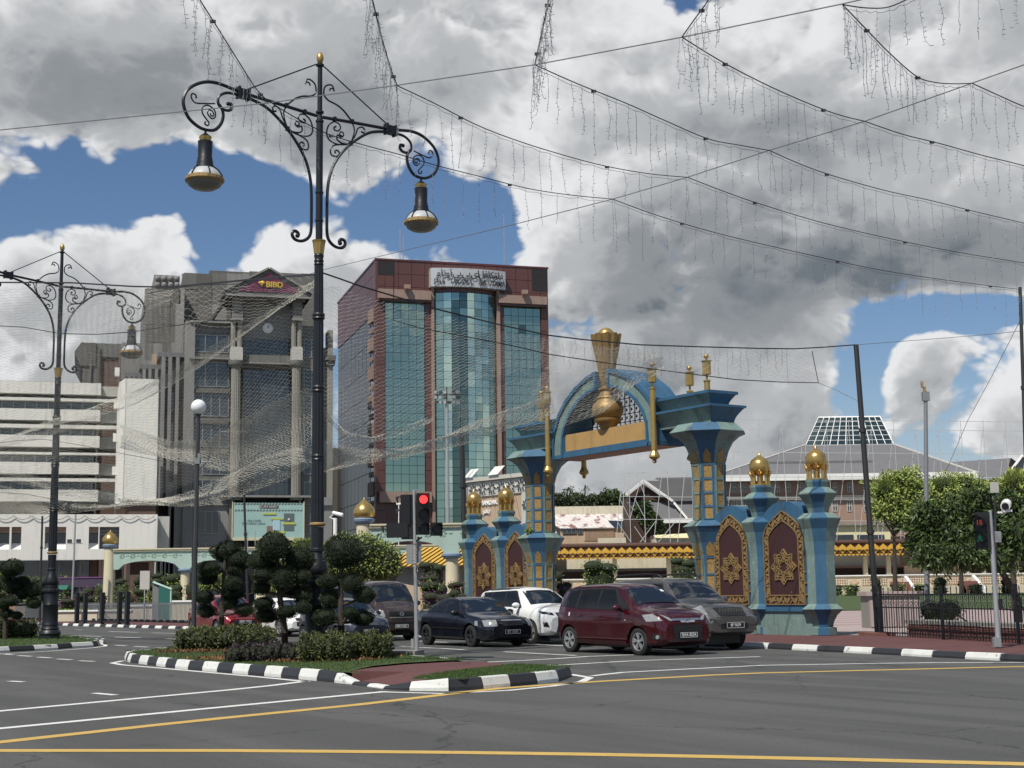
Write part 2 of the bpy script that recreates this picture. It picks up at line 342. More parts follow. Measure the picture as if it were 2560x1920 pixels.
    d['advgrey']=mat('advert grey',(.10,.13,.13),.5); d['advpale']=mat('advert pale blue',(.36,.52,.60),.5); d['advyel']=mat('advert yellow green',(.42,.46,.10),.5); d['advtext']=mat('advert dark text',(.04,.07,.12),.5); d['advdark']=mat('advert banner dark',(.06,.05,.045),.5)
    d['advwhite']=mat('advert lettering',(.6,.6,.55),.5); d['advhand']=mat('advert hand',(.20,.14,.11),.6)
    d['black']=mat('black plastic',(.012,.012,.013),.4); d['tyre']=mat('tyre rubber',(.014,.014,.015),.85,0,.3,20)
    d['rim']=mat('alloy rim',(.40,.41,.42),.35,.55); d['rimdk']=mat('dark alloy rim',(.055,.057,.06),.35,.5)
    d['chrome']=mat('chrome',(.62,.63,.64),.15,.95); d['plate']=mat('black number plate',(.012,.012,.014),.4); d['plate_t']=mat('plate lettering',(.62,.63,.62),.5)
    d['lampglass']=mat('headlight glass',(.36,.37,.36),.12,.4,1.2,22); d['carglass']=mat('car window glass',(.012,.017,.024),.04,0,spec=.55,coat=.15)
    d['carglass2']=mat('tinted side glass',(.010,.011,.012),.05,0,spec=.3)
    d['seatc']=mat('seat cover',(.45,.45,.46),.8)
    d['greensign']=mat('green pylon sign',(.03,.14,.11),.4,0,.2,2); d['greensl']=mat('pale green pylon top',(.45,.62,.55),.5)
    d['umb']=mat('green awning cloth',(.05,.22,.17),.7); d['violetwall']=mat('violet panel',(.05,.035,.065),.6)
    d['stonetan']=mat('tan stone facing',(.40,.30,.21),.8,0,.35,1.2,.2,8,streak=.2); d['paleframe']=mat('pale grey frame',(.44,.43,.39),.75,0,.2,1)
    d['grille']=mat('white fretwork',(.62,.62,.60),.7); d['greywall']=mat('grey plaster wall',(.20,.20,.195),.8,0,.3,.8,streak=.2)
defmats()
def road_wear():
    m=M['asphalt']; t=NT(m.node_tree); b=t.n['Principled BSDF']; old=b.inputs['Base Color'].links[0].from_socket; pos=t.node('ShaderNodeNewGeometry').outputs['Position']
    u=t.v('DOT_PRODUCT',pos,(.55,-.835,0),out=1); w=t.v('DOT_PRODUCT',pos,(.835,.55,0),out=1)
    cb=t.node('ShaderNodeCombineXYZ'); t.put(cb.inputs[0],t.m('MULTIPLY',u,.10)); t.put(cb.inputs[1],w)
    tr=t.smooth(t.noise(cb.outputs[0],.9,3,.5),.42,.62,.86,1.12)                       # wheel tracks along the carriageway
    st=t.smooth(t.noise(pos,.55,5,.6),.60,.74,1.0,.74); sp=t.smooth(t.noise(pos,3.5,3,.5),.70,.78,1.0,.6)
    v=t.node('ShaderNodeTexVoronoi',feature='DISTANCE_TO_EDGE'); wp=t.v('ADD',pos,t.v('MULTIPLY',t.noise(pos,1.5,4,.6,out=1),(.9,.9,0))); t.put(v.inputs['Vector'],t.v('MULTIPLY',wp,(1,1,0))); v.inputs['Scale'].default_value=.16
    ck=t.smooth(v.outputs[0],.0015,.0045,.55,1.0); gr=t.smooth(t.noise(pos,26,3,.7),.3,.7,.82,1.18)
    f=tr
    g2=t.smooth(t.noise(pos,70,2,.6),.3,.7,.84,1.16)
    for x in (st,sp,ck,gr,g2): f=t.m('MULTIPLY',f,x)
    c=t.node('ShaderNodeCombineXYZ'); [t.put(c.inputs[i],f) for i in range(3)]
    t.put(b.inputs['Base Color'],t.mix(1.0,old,c.outputs[0],'MULTIPLY'))
road_wear()
def wall_leaf_mesh(name,pts,nrm,size,mt,seed=0,jit=.6,aspect=.5,droop=0.):
    # many small folded leaves, one diamond quad each
    rg=np.random.default_rng(seed); n=len(pts); pts=np.asarray(pts,float); nrm=np.asarray(nrm,float)
    d=nrm+rg.normal(0,jit,(n,3)); d[:,2]-=droop; d/=np.linalg.norm(d,axis=1)[:,None]+1e-9
    r=rg.normal(0,1,(n,3)); s=np.cross(d,r); s/=np.linalg.norm(s,axis=1)[:,None]+1e-9
    L=size*(.6+.8*rg.random(n))[:,None]; W=L*aspect*.5; up=np.cross(s,d)
    v=np.stack([pts,pts+d*L*.5+s*W+up*L*.08,pts+d*L,pts+d*L*.5-s*W+up*L*.08],1).reshape(-1,3)
    me=bpy.data.meshes.new(name); me.vertices.add(4*n); me.vertices.foreach_set('co',v.ravel()); me.loops.add(4*n); me.loops.foreach_set('vertex_index',np.arange(4*n))
    me.polygons.add(n); me.polygons.foreach_set('loop_start',np.arange(0,4*n,4)); me.polygons.foreach_set('loop_total',np.full(n,4)); me.update(); me.validate(); me.materials.append(mt); return me
def blob_pts(n,rx,ry,rz,c=(0,0,0),seed=0,shell=.12,rough=.1,flat=0):
    rg=np.random.default_rng(seed); d=rg.normal(0,1,(n,3)); d/=np.linalg.norm(d,axis=1)[:,None]
    if flat: d[:,2]=np.maximum(d[:,2],-flat)
    ph=rg.random(6)*6.28; w=1+rough*(np.sin(d[:,0]*4+ph[0])*np.sin(d[:,1]*4+ph[1])+.7*np.sin(d[:,2]*5+ph[2]+d[:,0]*3)+.5*np.sin(d[:,0]*9+ph[3])*np.sin(d[:,2]*9+ph[4]))
    r=w*(1-shell*rg.random(n)); p=d*r[:,None]*np.array([rx,ry,rz])+np.array(c); nn=d/np.array([rx,ry,rz]); nn/=np.linalg.norm(nn,axis=1)[:,None]; return p,nn
def join_me(name,mbs,mats):
    mb=MB(); idx=[]
    for k,x in enumerate(mbs):
        mb.add(x.v,x.f); idx+=[k]*len(x.f)
    me=mb.mesh(name,mats); me.polygons.foreach_set('material_index',idx); return me
def merge_leaf(me,mb,mt):    # add solid geometry to a leaf mesh
    bm=bmesh.new(); bm.from_mesh(me); k=len(me.materials); me.materials.append(mt)
    vs=[bm.verts.new(v) for v in mb.v]
    for f in mb.f:
        try: bm.faces.new([vs[i] for i in f]).material_index=k
        except ValueError: pass
    bm.to_mesh(me); bm.free(); return me
# ================================================================ ground, roads, kerbs, markings
def v2(p): return (p[0],p[1])
struct('ground',MB().box(-1500,1500,-300,3000,-.6,-.02),mat('far ground',(.10,.10,.075),.9,0,.4,.05))
struct('road',MB().box(-170,120,-60,235,-.018,0),M['asphalt'])
KR=[(15.2,20.3),(10.58,30.2),(8.4,34.9),(6.24,39.44),(1.3,46.6),(-5.0,55.2),(-16,70.2),(-24.4,81.2),(-33.4,93.0),(-52,117.5),(-90,167)]
def offs(path,d):
    out=[]; n=len(path)
    for i,p in enumerate(path):
        a=Vector(path[max(i-1,0)]); b=Vector(path[min(i+1,n-1)]); t=(b-a).normalized(); out.append((p[0]+t.y*d,p[1]-t.x*d))
    return out
def strip(mb,pa,pb,z):
    n=len(pa); mb.add([(p[0],p[1],z) for p in pa]+[(p[0],p[1],z) for p in pb],[(i,i+1,n+i+1,n+i) for i in range(n-1)])
inner=offs(KR,.16); mb=MB(); outer=[(p[0]+190,p[1]+110) for p in KR]; outer[-1]=(200,400)
strip(mb,inner,outer,.118); struct('plaza',mb,M['concrete'])
mb=MB(); strip(mb,inner,offs(KR,6.4),.126); struct('pavement',mb,M['redpave'])
def resample(path,step):
    path=[Vector((p[0],p[1],p[2] if len(p)>2 else 0)) for p in path]; L=[0]
    for a,b in zip(path,path[1:]): L.append(L[-1]+(b-a).length)
    n=max(1,round(L[-1]/step)); out=[]
    for k in range(n+1):
        s=L[-1]*k/n; i=max(j for j in range(len(L)) if L[j]<=s+1e-9); i=min(i,len(path)-2)
        f=(s-L[i])/max(L[i+1]-L[i],1e-9); out.append(path[i].lerp(path[i+1],f))
    return out
def kerb(path,step,root,hf=None,h=.15,wd=.17,start=0,closed=False):
    pts=resample(path,step); n=len(pts)
    tn=[]
    for i in range(n):
        a=pts[max(i-1,0)]; b=pts[min(i+1,n-1)]; tn.append((b-a).normalized())
    for i in range(n-1):
        mb=MB(); sec=[]
        for j,p in ((i,pts[i]),(i+1,pts[i+1])):
            t=tn[j]; nr=Vector((t.y,-t.x,0)); q=p+(pts[i+1]-pts[i])*(.012 if j==i else -.012)
            hh=(hf(p) if hf else h)+random.uniform(-.004,.004)
            sec.append([q+nr*o+Vector((0,0,z*hh)) for o,z in ((0,-.1),(.0,.30),(.045,.93),(.07,1.0),(wd,1.0),(wd,-.1))])
        k=6; mb.add([tuple(v) for v in sec[0]+sec[1]],[tuple(range(k))[::-1],tuple(range(k,2*k))]+[(a,(a+1)%k,k+(a+1)%k,k+a) for a in range(k)])
        part('kerb_stone',mb,M['kerb_white' if (i+start)%2==0 else 'kerb_black'],root)
kr=bpy.data.objects.new('kerb',None); COL.objects.link(kr); kr['kind']='structure'
kerb(KR[:4],1.08,kr,h=.15,start=1); kerb(KR[3:10],.82,kr,h=.14)
# ---- central traffic island
F1=[(321,1656),(443,1672),(605.6,1685.7),(801,1703),(877,1711),(953,1722),(1001.6,1726.4),(1072,1728.6),(1170,1727.5),(1262,1718),(1338,1711),(1392,1706),(1415,1697.7)]
front=[v2(G(*p)) for p in F1]
back=[(1.05,27.3),(.35,28.6),(-.9,30.6),(-2.4,33.3),(-4.1,36.2),(-7.6,41.6),(-9.0,42.2),(-9.75,41.0),(-9.85,38.4)]
# order so that the island lies to the right of travel: go back->front
loop=[front[0]]+[v2(G(303,1646))]+back[::-1]+front[::-1]
loop=[front[-1]]+back+[v2(G(308,1645))]+front
def drop(p):
    # dropped kerb where the red crossing leaves the island
    d1=(p.xy-Vector(v2(G(945,1716)))).length; d2=(p.xy-Vector((-.45,29.8))).length
    f=lambda d: min(1,max(0,(d-.9)/.8)); return .055+.145*min(f(d1),f(d2))
ki=bpy.data.objects.new('island_kerb',None); COL.objects.link(ki); ki['kind']='structure'
kerb([p for p in loop[::-1]],.74,ki,hf=drop,start=1)
def poly(mb,pts,z=None): mb.add([(p[0],p[1],(p[2] if len(p)>2 and z is None else z)) for p in pts],[tuple(range(len(pts)))])
inn=offs(loop[::-1],.15)
def dome_turf(name,pts,z,mt): mb=MB(); poly(mb,pts,z); return struct(name,mb,mt)
ra=Vector(v2(G(860,1681,.14))); 
Zp=.187; K1=G(884,1712.5,0); K2=G(1003,1726.4,0); ni=Vector((.84,.54,0)); zv=lambda v,z:Vector((v.x,v.y,z)); Rt1=zv(K1+ni*1.05,Zp); Rt2=zv(K2+ni*1.05+Vector((.35,-.2,0)),Zp)
mp=[Rt2]+[G(x,y,Zp) for x,y in ((1112,1684),(1200,1675),(1289,1668),(1250,1658),(1205,1653.5),(1120,1655),(1012,1661),(930,1669),(880,1677))]+[Rt1]
rp=[Rt2,Rt1,zv(K1+ni*.16,.062),zv(K1.lerp(K2,.5)+ni*.17,.058),zv(K2+ni*.16,.062)]
mb=MB().add([tuple(q) for q in mp]+[(q.x,q.y,-.05) for q in mp],[tuple(range(11))]+[(i,(i+1)%11,11+(i+1)%11,11+i) for i in range(11)])
mb.add([tuple(q) for q in rp]+[(q.x,q.y,-.05) for q in rp],[(0,1,3),(0,3,4),(1,2,3)]+[(i,(i+1)%5,5+(i+1)%5,5+i) for i in range(1,5)])
struct('crossing_path',mb,M['redpave'])
nf=[i for i,p in enumerate(F1)]
tl=[(p[0],p[1]) for p in offs(front,-.14)]
turfL=[v2(G(872,1679,.18)),v2(G(930,1669,.15)),v2(G(1012,1661,.15)),v2(G(1120,1655,.15)),v2(G(1200,1652,.15))]+back[2:]+[v2(G(308,1645))]+tl[0:4]+[v2(G(845,1707,0)+ni*.15),v2(K1+ni*.2)]
dome_turf('island_turf',turfL,.184,M['turf'])
turfR=[v2(K2+ni*.18),v2(G(1072,1728,0)+ni*.16)]+tl[8:]+back[:1]+[v2(G(1289,1668,.13)),v2(G(1200,1676,.15)),v2(G(1115,1685,.15))]
dome_turf('island_turf',turfR,.182,M['turf'])
# ---- left traffic island
F2=[(-160,1640),(0,1631),(77,1626.5),(133,1624),(181,1619.6),(229,1617),(245,1615.5),(249,1607)]
f2=[v2(G(*p)) for p in F2]; b2=[v2(G(245,1601,.15)),v2(G(205,1592,.15)),v2(G(142,1587.5,.15)),v2(G(75,1585,.15)),(-24,65.5),(-27,66),(-30,62)]
lpoly=[f2[-1]]+b2+f2
kl=bpy.data.objects.new('island_kerb',None); COL.objects.link(kl); kl['kind']='structure'; kerb(lpoly[::-1],1.0,kl,h=.16)
dome_turf('island_turf',offs(lpoly,-.14),.15,M['turf'])
# ---- painted markings
def ribbon(mb,path,w,z=.004,world=False):
    pts=[(p if world else v2(G(*p))) for p in path]; pts=[v2(p) for p in resample(pts,1.2)]
    a=offs(pts,w/2); b=offs(pts,-w/2); strip(mb,b,a,z)
def line(px,w,mt,world=False): mb=MB(); ribbon(mb,px,w,.004,world); return struct('road_marking',mb,M[mt])
line([(-300,1888),(0,1856),(463,1805),(926,1759),(1157,1731),(1273,1718.6),(1504,1703.5),(1852,1684),(2560,1666.5),(2800,1662)],.27,'yellow_line')
line([(-300,1880),(0,1877),(579,1877),(1280,1883),(1967,1895.6),(2560,1910.7),(2800,1917)],.26,'yellow_line')
line([(-200,1797),(0,1778),(640,1719),(767,1703)],.20,'white_line')
line([(-200,1841),(0,1821.7),(640,1760),(966,1729)],.20,'white_line')
line([(395,1649),(330,1650),(272,1656),(300,1662),(395,1670),(640,1692),(767,1704.5)],.15,'white_line')
line([(966,1730.5),(1067,1735.5),(1202,1732),(1338,1721),(1447,1707),(1480,1696),(1462,1690),(1425,1686)],.16,'white_line')
line([(1197,1656.5),(1360,1649),(1482,1640.5),(1770,1631)],.16,'white_line')
line([(1287,1669),(1360,1665),(1604,1651),(1900,1642)],.16,'white_line')
line([(1480,1690),(1560,1681),(1900,1663.7),(2300,1657),(2800,1656)],.16,'white_line')
line([(-200,1648),(0,1635.5),(133,1627.5),(230,1620),(272,1614.5),(252,1610)],.13,'white_line')
for a,b in (((22,1703),(59,1705)),((235,1733),(289,1738)),((0,1634.5),(32,1637)),((45,1639),(79,1641)),((94,1643),(127.5,1645)),((143,1647.5),(179,1649.5)),((198,1652),(236,1653.7)),
  ((272,1578.8),(346,1581)),((380,1582),(462,1584.5)),((180,1588.7),(252,1591.5)),((287,1592.6),(376,1596)),((415,1597),(470,1599)),((287,1613),(316,1614.6)),((336,1616),(371,1618)),((390,1619.4),(417,1621)),
  ((188,1574.5),(205,1575)),((1000,1615.7),(1163,1624.6)),((1260,1629.6),(1440,1639)),((1326,1610),(1440,1616.7)),((940,1601),(985,1602.4)),((1050,1603),(1120,1606))):
    line([a,b],.15,'white_line')
# ---- beyond the fence on the right: paving, lawn
def quadpx(name,pts,mt,kind='structure'):
    mb=MB(); mb.add([tuple(p) for p in pts],[tuple(range(len(pts)))]); return link(name,mb.mesh(name,M[mt]),kind=kind)
quadpx('paved_walk',[(9.5,52,.124),(14.5,40,.124),(60,40,.124),(60,92,.124),(2,92,.124)],'pinkpave')
quadpx('lawn',[(0,90,.15),(70,90,.15),(110,183,.62),(-12,183,.62)],'turf')
mb=MB()
for k in range(9): mb.box(10,60,56+k*4.0,57.1+k*4.0,.12,.134)
struct('paving_band',mb,mat('rose paving band',(.30,.21,.205),.8,0,.3,.6))
# ================================================================ buildings
UB=Vector((.958,.287)); RZB=math.atan2(UB.y,UB.x)
class Fac:
    def __init__(s,name,label,cat,px,py,Y,rz=RZB,z0=0,group=None):
        p=P(px,py,Y); s.O=Vector((p.x,p.y)); s.rz=rz; s.u=Vector((math.cos(rz),math.sin(rz))); s.n=Vector((-s.u.y,s.u.x)); s.root=thing(name,label,cat,(p.x,p.y,z0),rz,group)
        s.z0=z0
    def s(s_,px,py,y=0.):
        d=ray(px,py); o=Vector((CAM.x,CAM.y))-s_.O-s_.n*y; dd=Vector((d.x,d.y)); t=-o.dot(s_.n)/dd.dot(s_.n); q=CAM+d*t
        return (Vector((q.x,q.y))-s_.O).dot(s_.u),q.z-s_.z0
    def box(s_,mb,px0,py0,px1,py1,y0,y1):
        x0=s_.s(px0,(py0+py1)/2,y0)[0]; x1=s_.s(px1,(py0+py1)/2,y0)[0]; za=s_.s((px0+px1)/2,py1,y0)[1]; zb=s_.s((px0+px1)/2,py0,y0)[1]
        mb.box(x0,x1,y0,y1,za,zb); return x0,x1,za,zb
    def part(s_,name,mt,boxes,parent=None,label=None,**k):
        mb=MB(); [s_.box(mb,*b) for b in boxes]; return part(name,mb,M[mt] if isinstance(mt,str) else mt,parent or s_.root,label,**k)
    def window(s_,px0,py0,px1,py1,y,nx=2,nz=1,gl='glassdark',bar=.05,fm='mullion',dep=.12,parent=None):
        x0=s_.s(px0,(py0+py1)/2,y)[0]; x1=s_.s(px1,(py0+py1)/2,y)[0]; za=s_.s((px0+px1)/2,py1,y)[1]; zb=s_.s((px0+px1)/2,py0,y)[1]
        g=part('window',MB().box(x0,x1,y,y+.1,za,zb),M[gl],parent or s_.root)
        mb=MB(); f=y-.05
        for i in range(nx+1): c=x0+(x1-x0)*i/nx; mb.box(c-bar/2,c+bar/2,f,y-.003,za,zb)
        for j in range(nz+1): c=za+(zb-za)*j/nz; mb.box(x0,x1,f+.006,y-.004,c-bar/2,c+bar/2)
        part('window_frame',mb,M[fm],g); return g
PM={}
def pieces(name,parent,mt,lst,limit=300):     # lst of (x,y,z,sx,sy,sz,rz[,mat]); alike pieces share one mesh
    rest=[]
    for k,q in enumerate(lst):
        x,y,z,sx,sy,sz,rz=q[:7]; mm=M[q[7]] if len(q)>7 else M[mt]
        if k>=limit: rest.append(q); continue
        key=(name,round(sx,2),round(sy,2),round(sz,2),mm.name)
        if key not in PM: PM[key]=MB().cbox((0,0,0),sx,sy,sz).mesh(name,mm)
        link(name,PM[key],parent,loc=(x,y,z),rot=(0,0,rz))
    if rest:
        mb=MB(); [mb.cbox((q[0],q[1],q[2]),q[3],q[4],q[5],q[6]) for q in rest]; part(name,mb,M[mt],parent,kind='stuff')
# ---------------------------------------------------------------- maroon and teal glass tower
T=Fac('office_tower','maroon stone office tower with tall teal mirror glass strips and curved silver sign','office tower',944,650,185)
Wt=T.s(1369,672)[0]; Ht=T.s(944,650)[1]; Dt=30.
part('body',MB().box(.35,Wt-.2,.35,Dt,0,Ht-.3),M['granite2'],T.root)
X=lambda px,py=900: T.s(px,py)[0]
Z=lambda py,px=1150: T.s(px,py)[1]
x1a,x1b=X(962.7),X(1063); xca,xcb=X(1088),X(1238); x2a,x2b=X(1261),X(1354)
ztop1=Z(754,1010); zc=Z(736,1160); z2=Z(768,1300)
zs=[1.2]; ph=1.72
nrow=int(Ht/ph); ph=Ht/nrow; lst=[]
xs=[0,x1a*.5,x1a]; 
cols=[(0,x1a)]+[(x1a+(x1b-x1a)*i/3,x1a+(x1b-x1a)*(i+1)/3) for i in range(3)]+[(x1b,xca-.45),(xcb+.45,x2a)]+[(x2a+(x2b-x2a)*i/3,x2a+(x2b-x2a)*(i+1)/3) for i in range(3)]+[(x2b,Wt)]
cc=[(xca-.45+(xcb-xca+.9)*i/5,xca-.45+(xcb-xca+.9)*(i+1)/5) for i in range(5)]
nlow=0
for r in range(nrow):
    za=r*ph; zb=za+ph
    for ci,(a,b) in enumerate(cols+cc):
        glass=ci in (1,2,3,6,7,8) and zb<(ztop1 if ci<5 else z2)+1.2 and za>5.0
        mid=ci>=len(cols) and zb<zc+2.2
        if glass or mid: continue
        lst.append(((a+b)/2,.17,(za+zb)/2,b-a-.05,.34,ph-.05,0))
lst.sort(key=lambda q:-q[2]); pieces('cladding_panel',T.root,'granite',lst)
part('dark_corner_panel',MB().box(.02,2.3,-.02,.0,Ht-2.0,Ht-.1).box(Wt-2.3,Wt-.02,-.02,0,Ht-3.2,Ht-.1),M['blackglass'],T.root)
def panes(x0,x1,nx,za,zb,nz,yf,root,frame=True,reflc=(),palec=(),seed=1):
    rg=random.Random(seed); out=[]
    for j in range(nz):
        for i in range(nx):
            xa=x0+(x1-x0)*i/nx; xb=x0+(x1-x0)*(i+1)/nx; z_=za+(zb-za)*(j+.5)/nz
            y=yf((xa+xb)/2); sl=math.atan2(yf(xb)-yf(xa),xb-xa)
            mt='teal3' if i in reflc and rg.random()<.93 else ('teal2' if i in palec and rg.random()<.8 else ('teal3' if rg.random()<.012 else 'teal1'))
            out.append(((xa+xb)/2,y,z_,math.hypot(xb-xa,yf(xb)-yf(xa))-.05,.08,(zb-za)/nz-.05,sl+rg.uniform(-.006,.006),mt))
    return out
mb=MB(); 
allp=[]
fl=lambda x:.22
arc=lambda x: .1-1.25*(1-((x-(xca+xcb)/2)/((xcb-xca)/2))**2)
zlow=Z(1229,1010)
P1=panes(x1a+.05,x1b-.05,5,zlow,ztop1,22,fl,T.root,seed=1); P2=panes(xca,xcb,8,zlow-7.5,zc,32,arc,T.root,reflc=(2,3),palec=(1,4,5,6),seed=2); P3=panes(x2a+.05,x2b-.05,5,zlow,z2,21,fl,T.root,seed=3)  # dark bay columns put a reflection into the pane colour
allp=P2+P1+P3
for k,q in enumerate(allp): pass
pieces('glass_pane',T.root,'teal1',P2[-150:]+P1[-75:]+P3[-75:],300)
r1=[q for q in P2[:-150]+P1[:-75]+P3[:-75]]
for mt in ('teal1','teal2','teal3'):
    mb=MB(); [mb.cbox(q[:3],q[3],q[4],q[5],q[6]) for q in r1 if q[7]==mt]
    if mb.v: part('glass_pane',mb,M[mt],T.root,kind='stuff')
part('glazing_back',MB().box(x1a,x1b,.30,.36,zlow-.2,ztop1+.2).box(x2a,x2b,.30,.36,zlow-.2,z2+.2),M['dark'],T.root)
mb=MB(); n=16
for i in range(n):
    xa=xca+(xcb-xca)*i/n; xb=xca+(xcb-xca)*(i+1)/n; mb.add([(xa,arc(xa)+.06,1),(xb,arc(xb)+.06,1),(xb,arc(xb)+.06,zc+2),(xa,arc(xa)+.06,zc+2)],[(0,1,2,3)])
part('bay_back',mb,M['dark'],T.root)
mb=MB(); n=8
for i in range(n):
    xa=xca+(xcb-xca)*i/n; xb=xca+(xcb-xca)*(i+1)/n; mb.cbox(((xa+xb)/2,(arc(xa)+arc(xb))/2-.02,zc+1.1),math.hypot(xb-xa,arc(xb)-arc(xa))-.03,.12,2.1,math.atan2(arc(xb)-arc(xa),xb-xa))
part('bay_head_panel',mb,M['granite2'],T.root)
for a,b in ((X(1078),X(1085)),(X(1242),X(1250))): part('pilaster',MB().box(a,b,-.35,.3,0,zc+2.4),M['pinkstone'],T.root)
for (a,b,c,d) in ((947,724,1078,750),(1247,739,1368,762)):
    g=T.part('stone_band','pinkstone',[(a,c and b,c,d-2,-.9,.0)] if 0 else [(a,b,c,d-3,-.9,.0)]); T.part('band_soffit','granite2',[(a,d-3,c,d+3,-.7,-.05)],g)
T.part('stone_band','pinkstone',[(949,1229,1080,1256,-.9,0)])
for a,b in ((1013,722),(1305,735)):
    x,z=T.s(a,b); part('floodlight',MB().cbox((x,-1.3,z),.8,.5,.55).cbox((x,-.7,z-.2),.1,1.3,.1),M['pinkstone'],T.root)
# sign
sx0,sx1=X(1072,690),X(1258,700); szt=T.s(1165,672,-1.6)[1]; szb=T.s(1165,718,-1.6)[1]
arc2=lambda x: -1.1-.75*(1-((x-(sx0+sx1)/2)/((sx1-sx0)/2))**2)
mb=MB(); n=10
for i in range(n):
    xa=sx0+(sx1-sx0)*i/n; xb=sx0+(sx1-sx0)*(i+1)/n
    mb.add([(xa,arc2(xa),szb),(xb,arc2(xb),szb),(xb,arc2(xb),szt),(xa,arc2(xa),szt),(xa,0,szb),(xb,0,szb),(xb,0,szt),(xa,0,szt)],[(0,1,2,3),(4,7,6,5),(0,4,5,1),(3,2,6,7)]+([(0,3,7,4)] if i==0 else [])+([(1,5,6,2)] if i==n-1 else []))
sg=part('sign_board',mb,M['signsteel'],T.root)
def arctext(words,size,z,wl):
    for s,fx in words:
        x=sx0+(sx1-sx0)*fx; dy=(arc2(x+.2)-arc2(x-.2))/.4
        text('sign_lettering',s,size,M['signtext'],sg,(x,arc2(x)-.16,z),(R_(90),0,math.atan(dy)),ext=.03,off=.004 if wl else .012,shear=.12 if wl else 0,sx=.76 if wl else .95)
h=szt-szb
arctext([('DAR',.10),('TAKAFUL',.385),('IBB',.665),('UTAMA',.865)],1.0,szb+h*.25,True)
AR=['\ufeb8','x']
arctext([('\ufee1\ufe8e\ufe97\ufeed\u0627',.165),('\ufef2\ufe91',.33),('\ufef2\ufe91',.45),('\u06cc\u0627',.57),('\ufede\ufed3\ufe8e\ufedc\ufe97',.74),('\u0631\u0627\u062f',.90)],1.25,szb+h*.70,False)
# left flank, dark mirror glass with vertical piers
lst=[]
nb=14
for r in range(nrow):
    z_=(r+.5)*ph
    if r>=nrow-4:
        for i in range(nb): lst.append((-.1,1.2+(Dt-1.4)*(i+.5)/nb,z_,.3,(Dt-1.4)/nb-.06,ph-.05,0))
pieces('flank_panel',T.root,'granite',lst,120)
lst=[]
for r in range((nrow-4)//2):
    for i in range(9): lst.append((-.06,4.2+(Dt-4.4)*(i+.5)/9,(2*r+1)*ph,.2,(Dt-4.4)/9-.10,2*ph-.08,random.uniform(-.008,.008)))
pieces('flank_glass',T.root,'blackglass',lst,200)
part('corner_pier',MB().box(-.3,.02,-.02,1.1,0,Ht),M['granite'],T.root)
flh=3.85; k=0
zz=Ht-7.2
while zz>6:
    part('flank_spandrel',MB().box(-.55,.0,1.15,4.1,zz-.9,zz+.9),M['pinkstone'],T.root)
    g=part('window',MB().box(-.12,.0,1.15,4.1,zz-2.9,zz-.95),M['glassdark'],T.root)
    mb=MB()
    for q in (1.5,2.5,3.5): mb.box(-.4,-.12,q,q+.55,zz-2.2,zz-1.6)
    part('window_block',mb,M['pinkstone'],g); zz-=flh
part('roof_slab',MB().box(-.35,Wt+.1,-.08,Dt,Ht,Ht+.25),M['granite2'],T.root)
for px,py,hh in ((1261,672,9),(1000,655,6),(1008,655,5)):
    x,_=T.s(px,py,6); part('aerial',MB().tube([(x,6,Ht),(x,6,Ht+hh)],.07,4),M['steel'],T.root)
# ---------------------------------------------------------------- bank building with pediment
B=Fac('bank_building','grey stone bank with fluted columns, clock, and purple gabled sign','building',575,731,165)
Hb=B.s(620,680,9)[1]
B.part('rear_block','conc1',[(454,683,519,1300,9,30)]); B.part('rear_block','conc3',[(519,678,620,1300,8.9,30)]); B.part('rear_block','conc1',[(620,682,791,1300,8.8,30)]); B.part('rear_block','conc3',[(760,696,806,1300,9.2,30)])
def patchwork(F,x0,y0,x1,y1,nx,nz,d,mts,seed,pr=1.0,parent=None):
    rg=random.Random(seed)
    for i in range(nx):
        for j in range(nz):
            if rg.random()>pr: continue
            a=x0+(x1-x0)*i/nx; b=x0+(x1-x0)*(i+1)/nx; c=y0+(y1-y0)*j/nz; e=y0+(y1-y0)*(j+1)/nz
            F.part('stone_panel',rg.choice(mts),[(a+.25,c+.25,b-.25,e-.25,d-rg.uniform(.02,.10),d+.05)],parent)
patchwork(B,455,684,790,800,9,3,8.9,['conc1','conc3','conc1','conc2'],4)
patchwork(B,361,722,448,945,4,5,5.4,['conc1','conc3','conc1','conc2'],5)
B.part('side_block','conc1',[(360,722,449,1300,5.5,25)]); B.part('plant_room','conc2',[(385,688,449,722,6,20)])
# round ventilation domes on the plant room
for r_ in range(2):
    for c_ in range(4):
        x,z=B.s(394+c_*16.2,696+r_*16,5.9); part('round_vent',MB().sphere((x,5.9,z),.34,10,6),M['conc2'],B.root)
# stepped bays on the left: slim piers and windows
B.part('bay_wall','conc2',[(449,716,456,1300,3.0,9),(435,760,449,1300,4.2,9)])
for (a,b,top,d) in ((400,459,875,1.6),(352,403,905,3.2),(316,356,925,4.6)):
    B.part('stepped_bay','conc1',[(a,top+16,b,1262,d,d+8)])
    g=B.part('stepped_roof','rooftile',[(a-4,top+6,b+2,top+17,d-.5,d+7)])
    w=(b-a)/5
    for i,f in enumerate((0.02,.30,.62)):
        B.part('pier','conc2',[(a+f*(b-a),top+17,a+f*(b-a)+w*.75,1262,d-.9+.2*i,d+.1)])
    for j in range(5):
        yy=top+35+j*74
        if yy+46<1262: B.window(a+.46*(b-a)-6,yy,a+.46*(b-a)+5,yy+46,d-.12,1,2,'glassdark',.06)
B.part('brown_louvre','stonetan',[(379,886,392,921,5.2,5.6)])
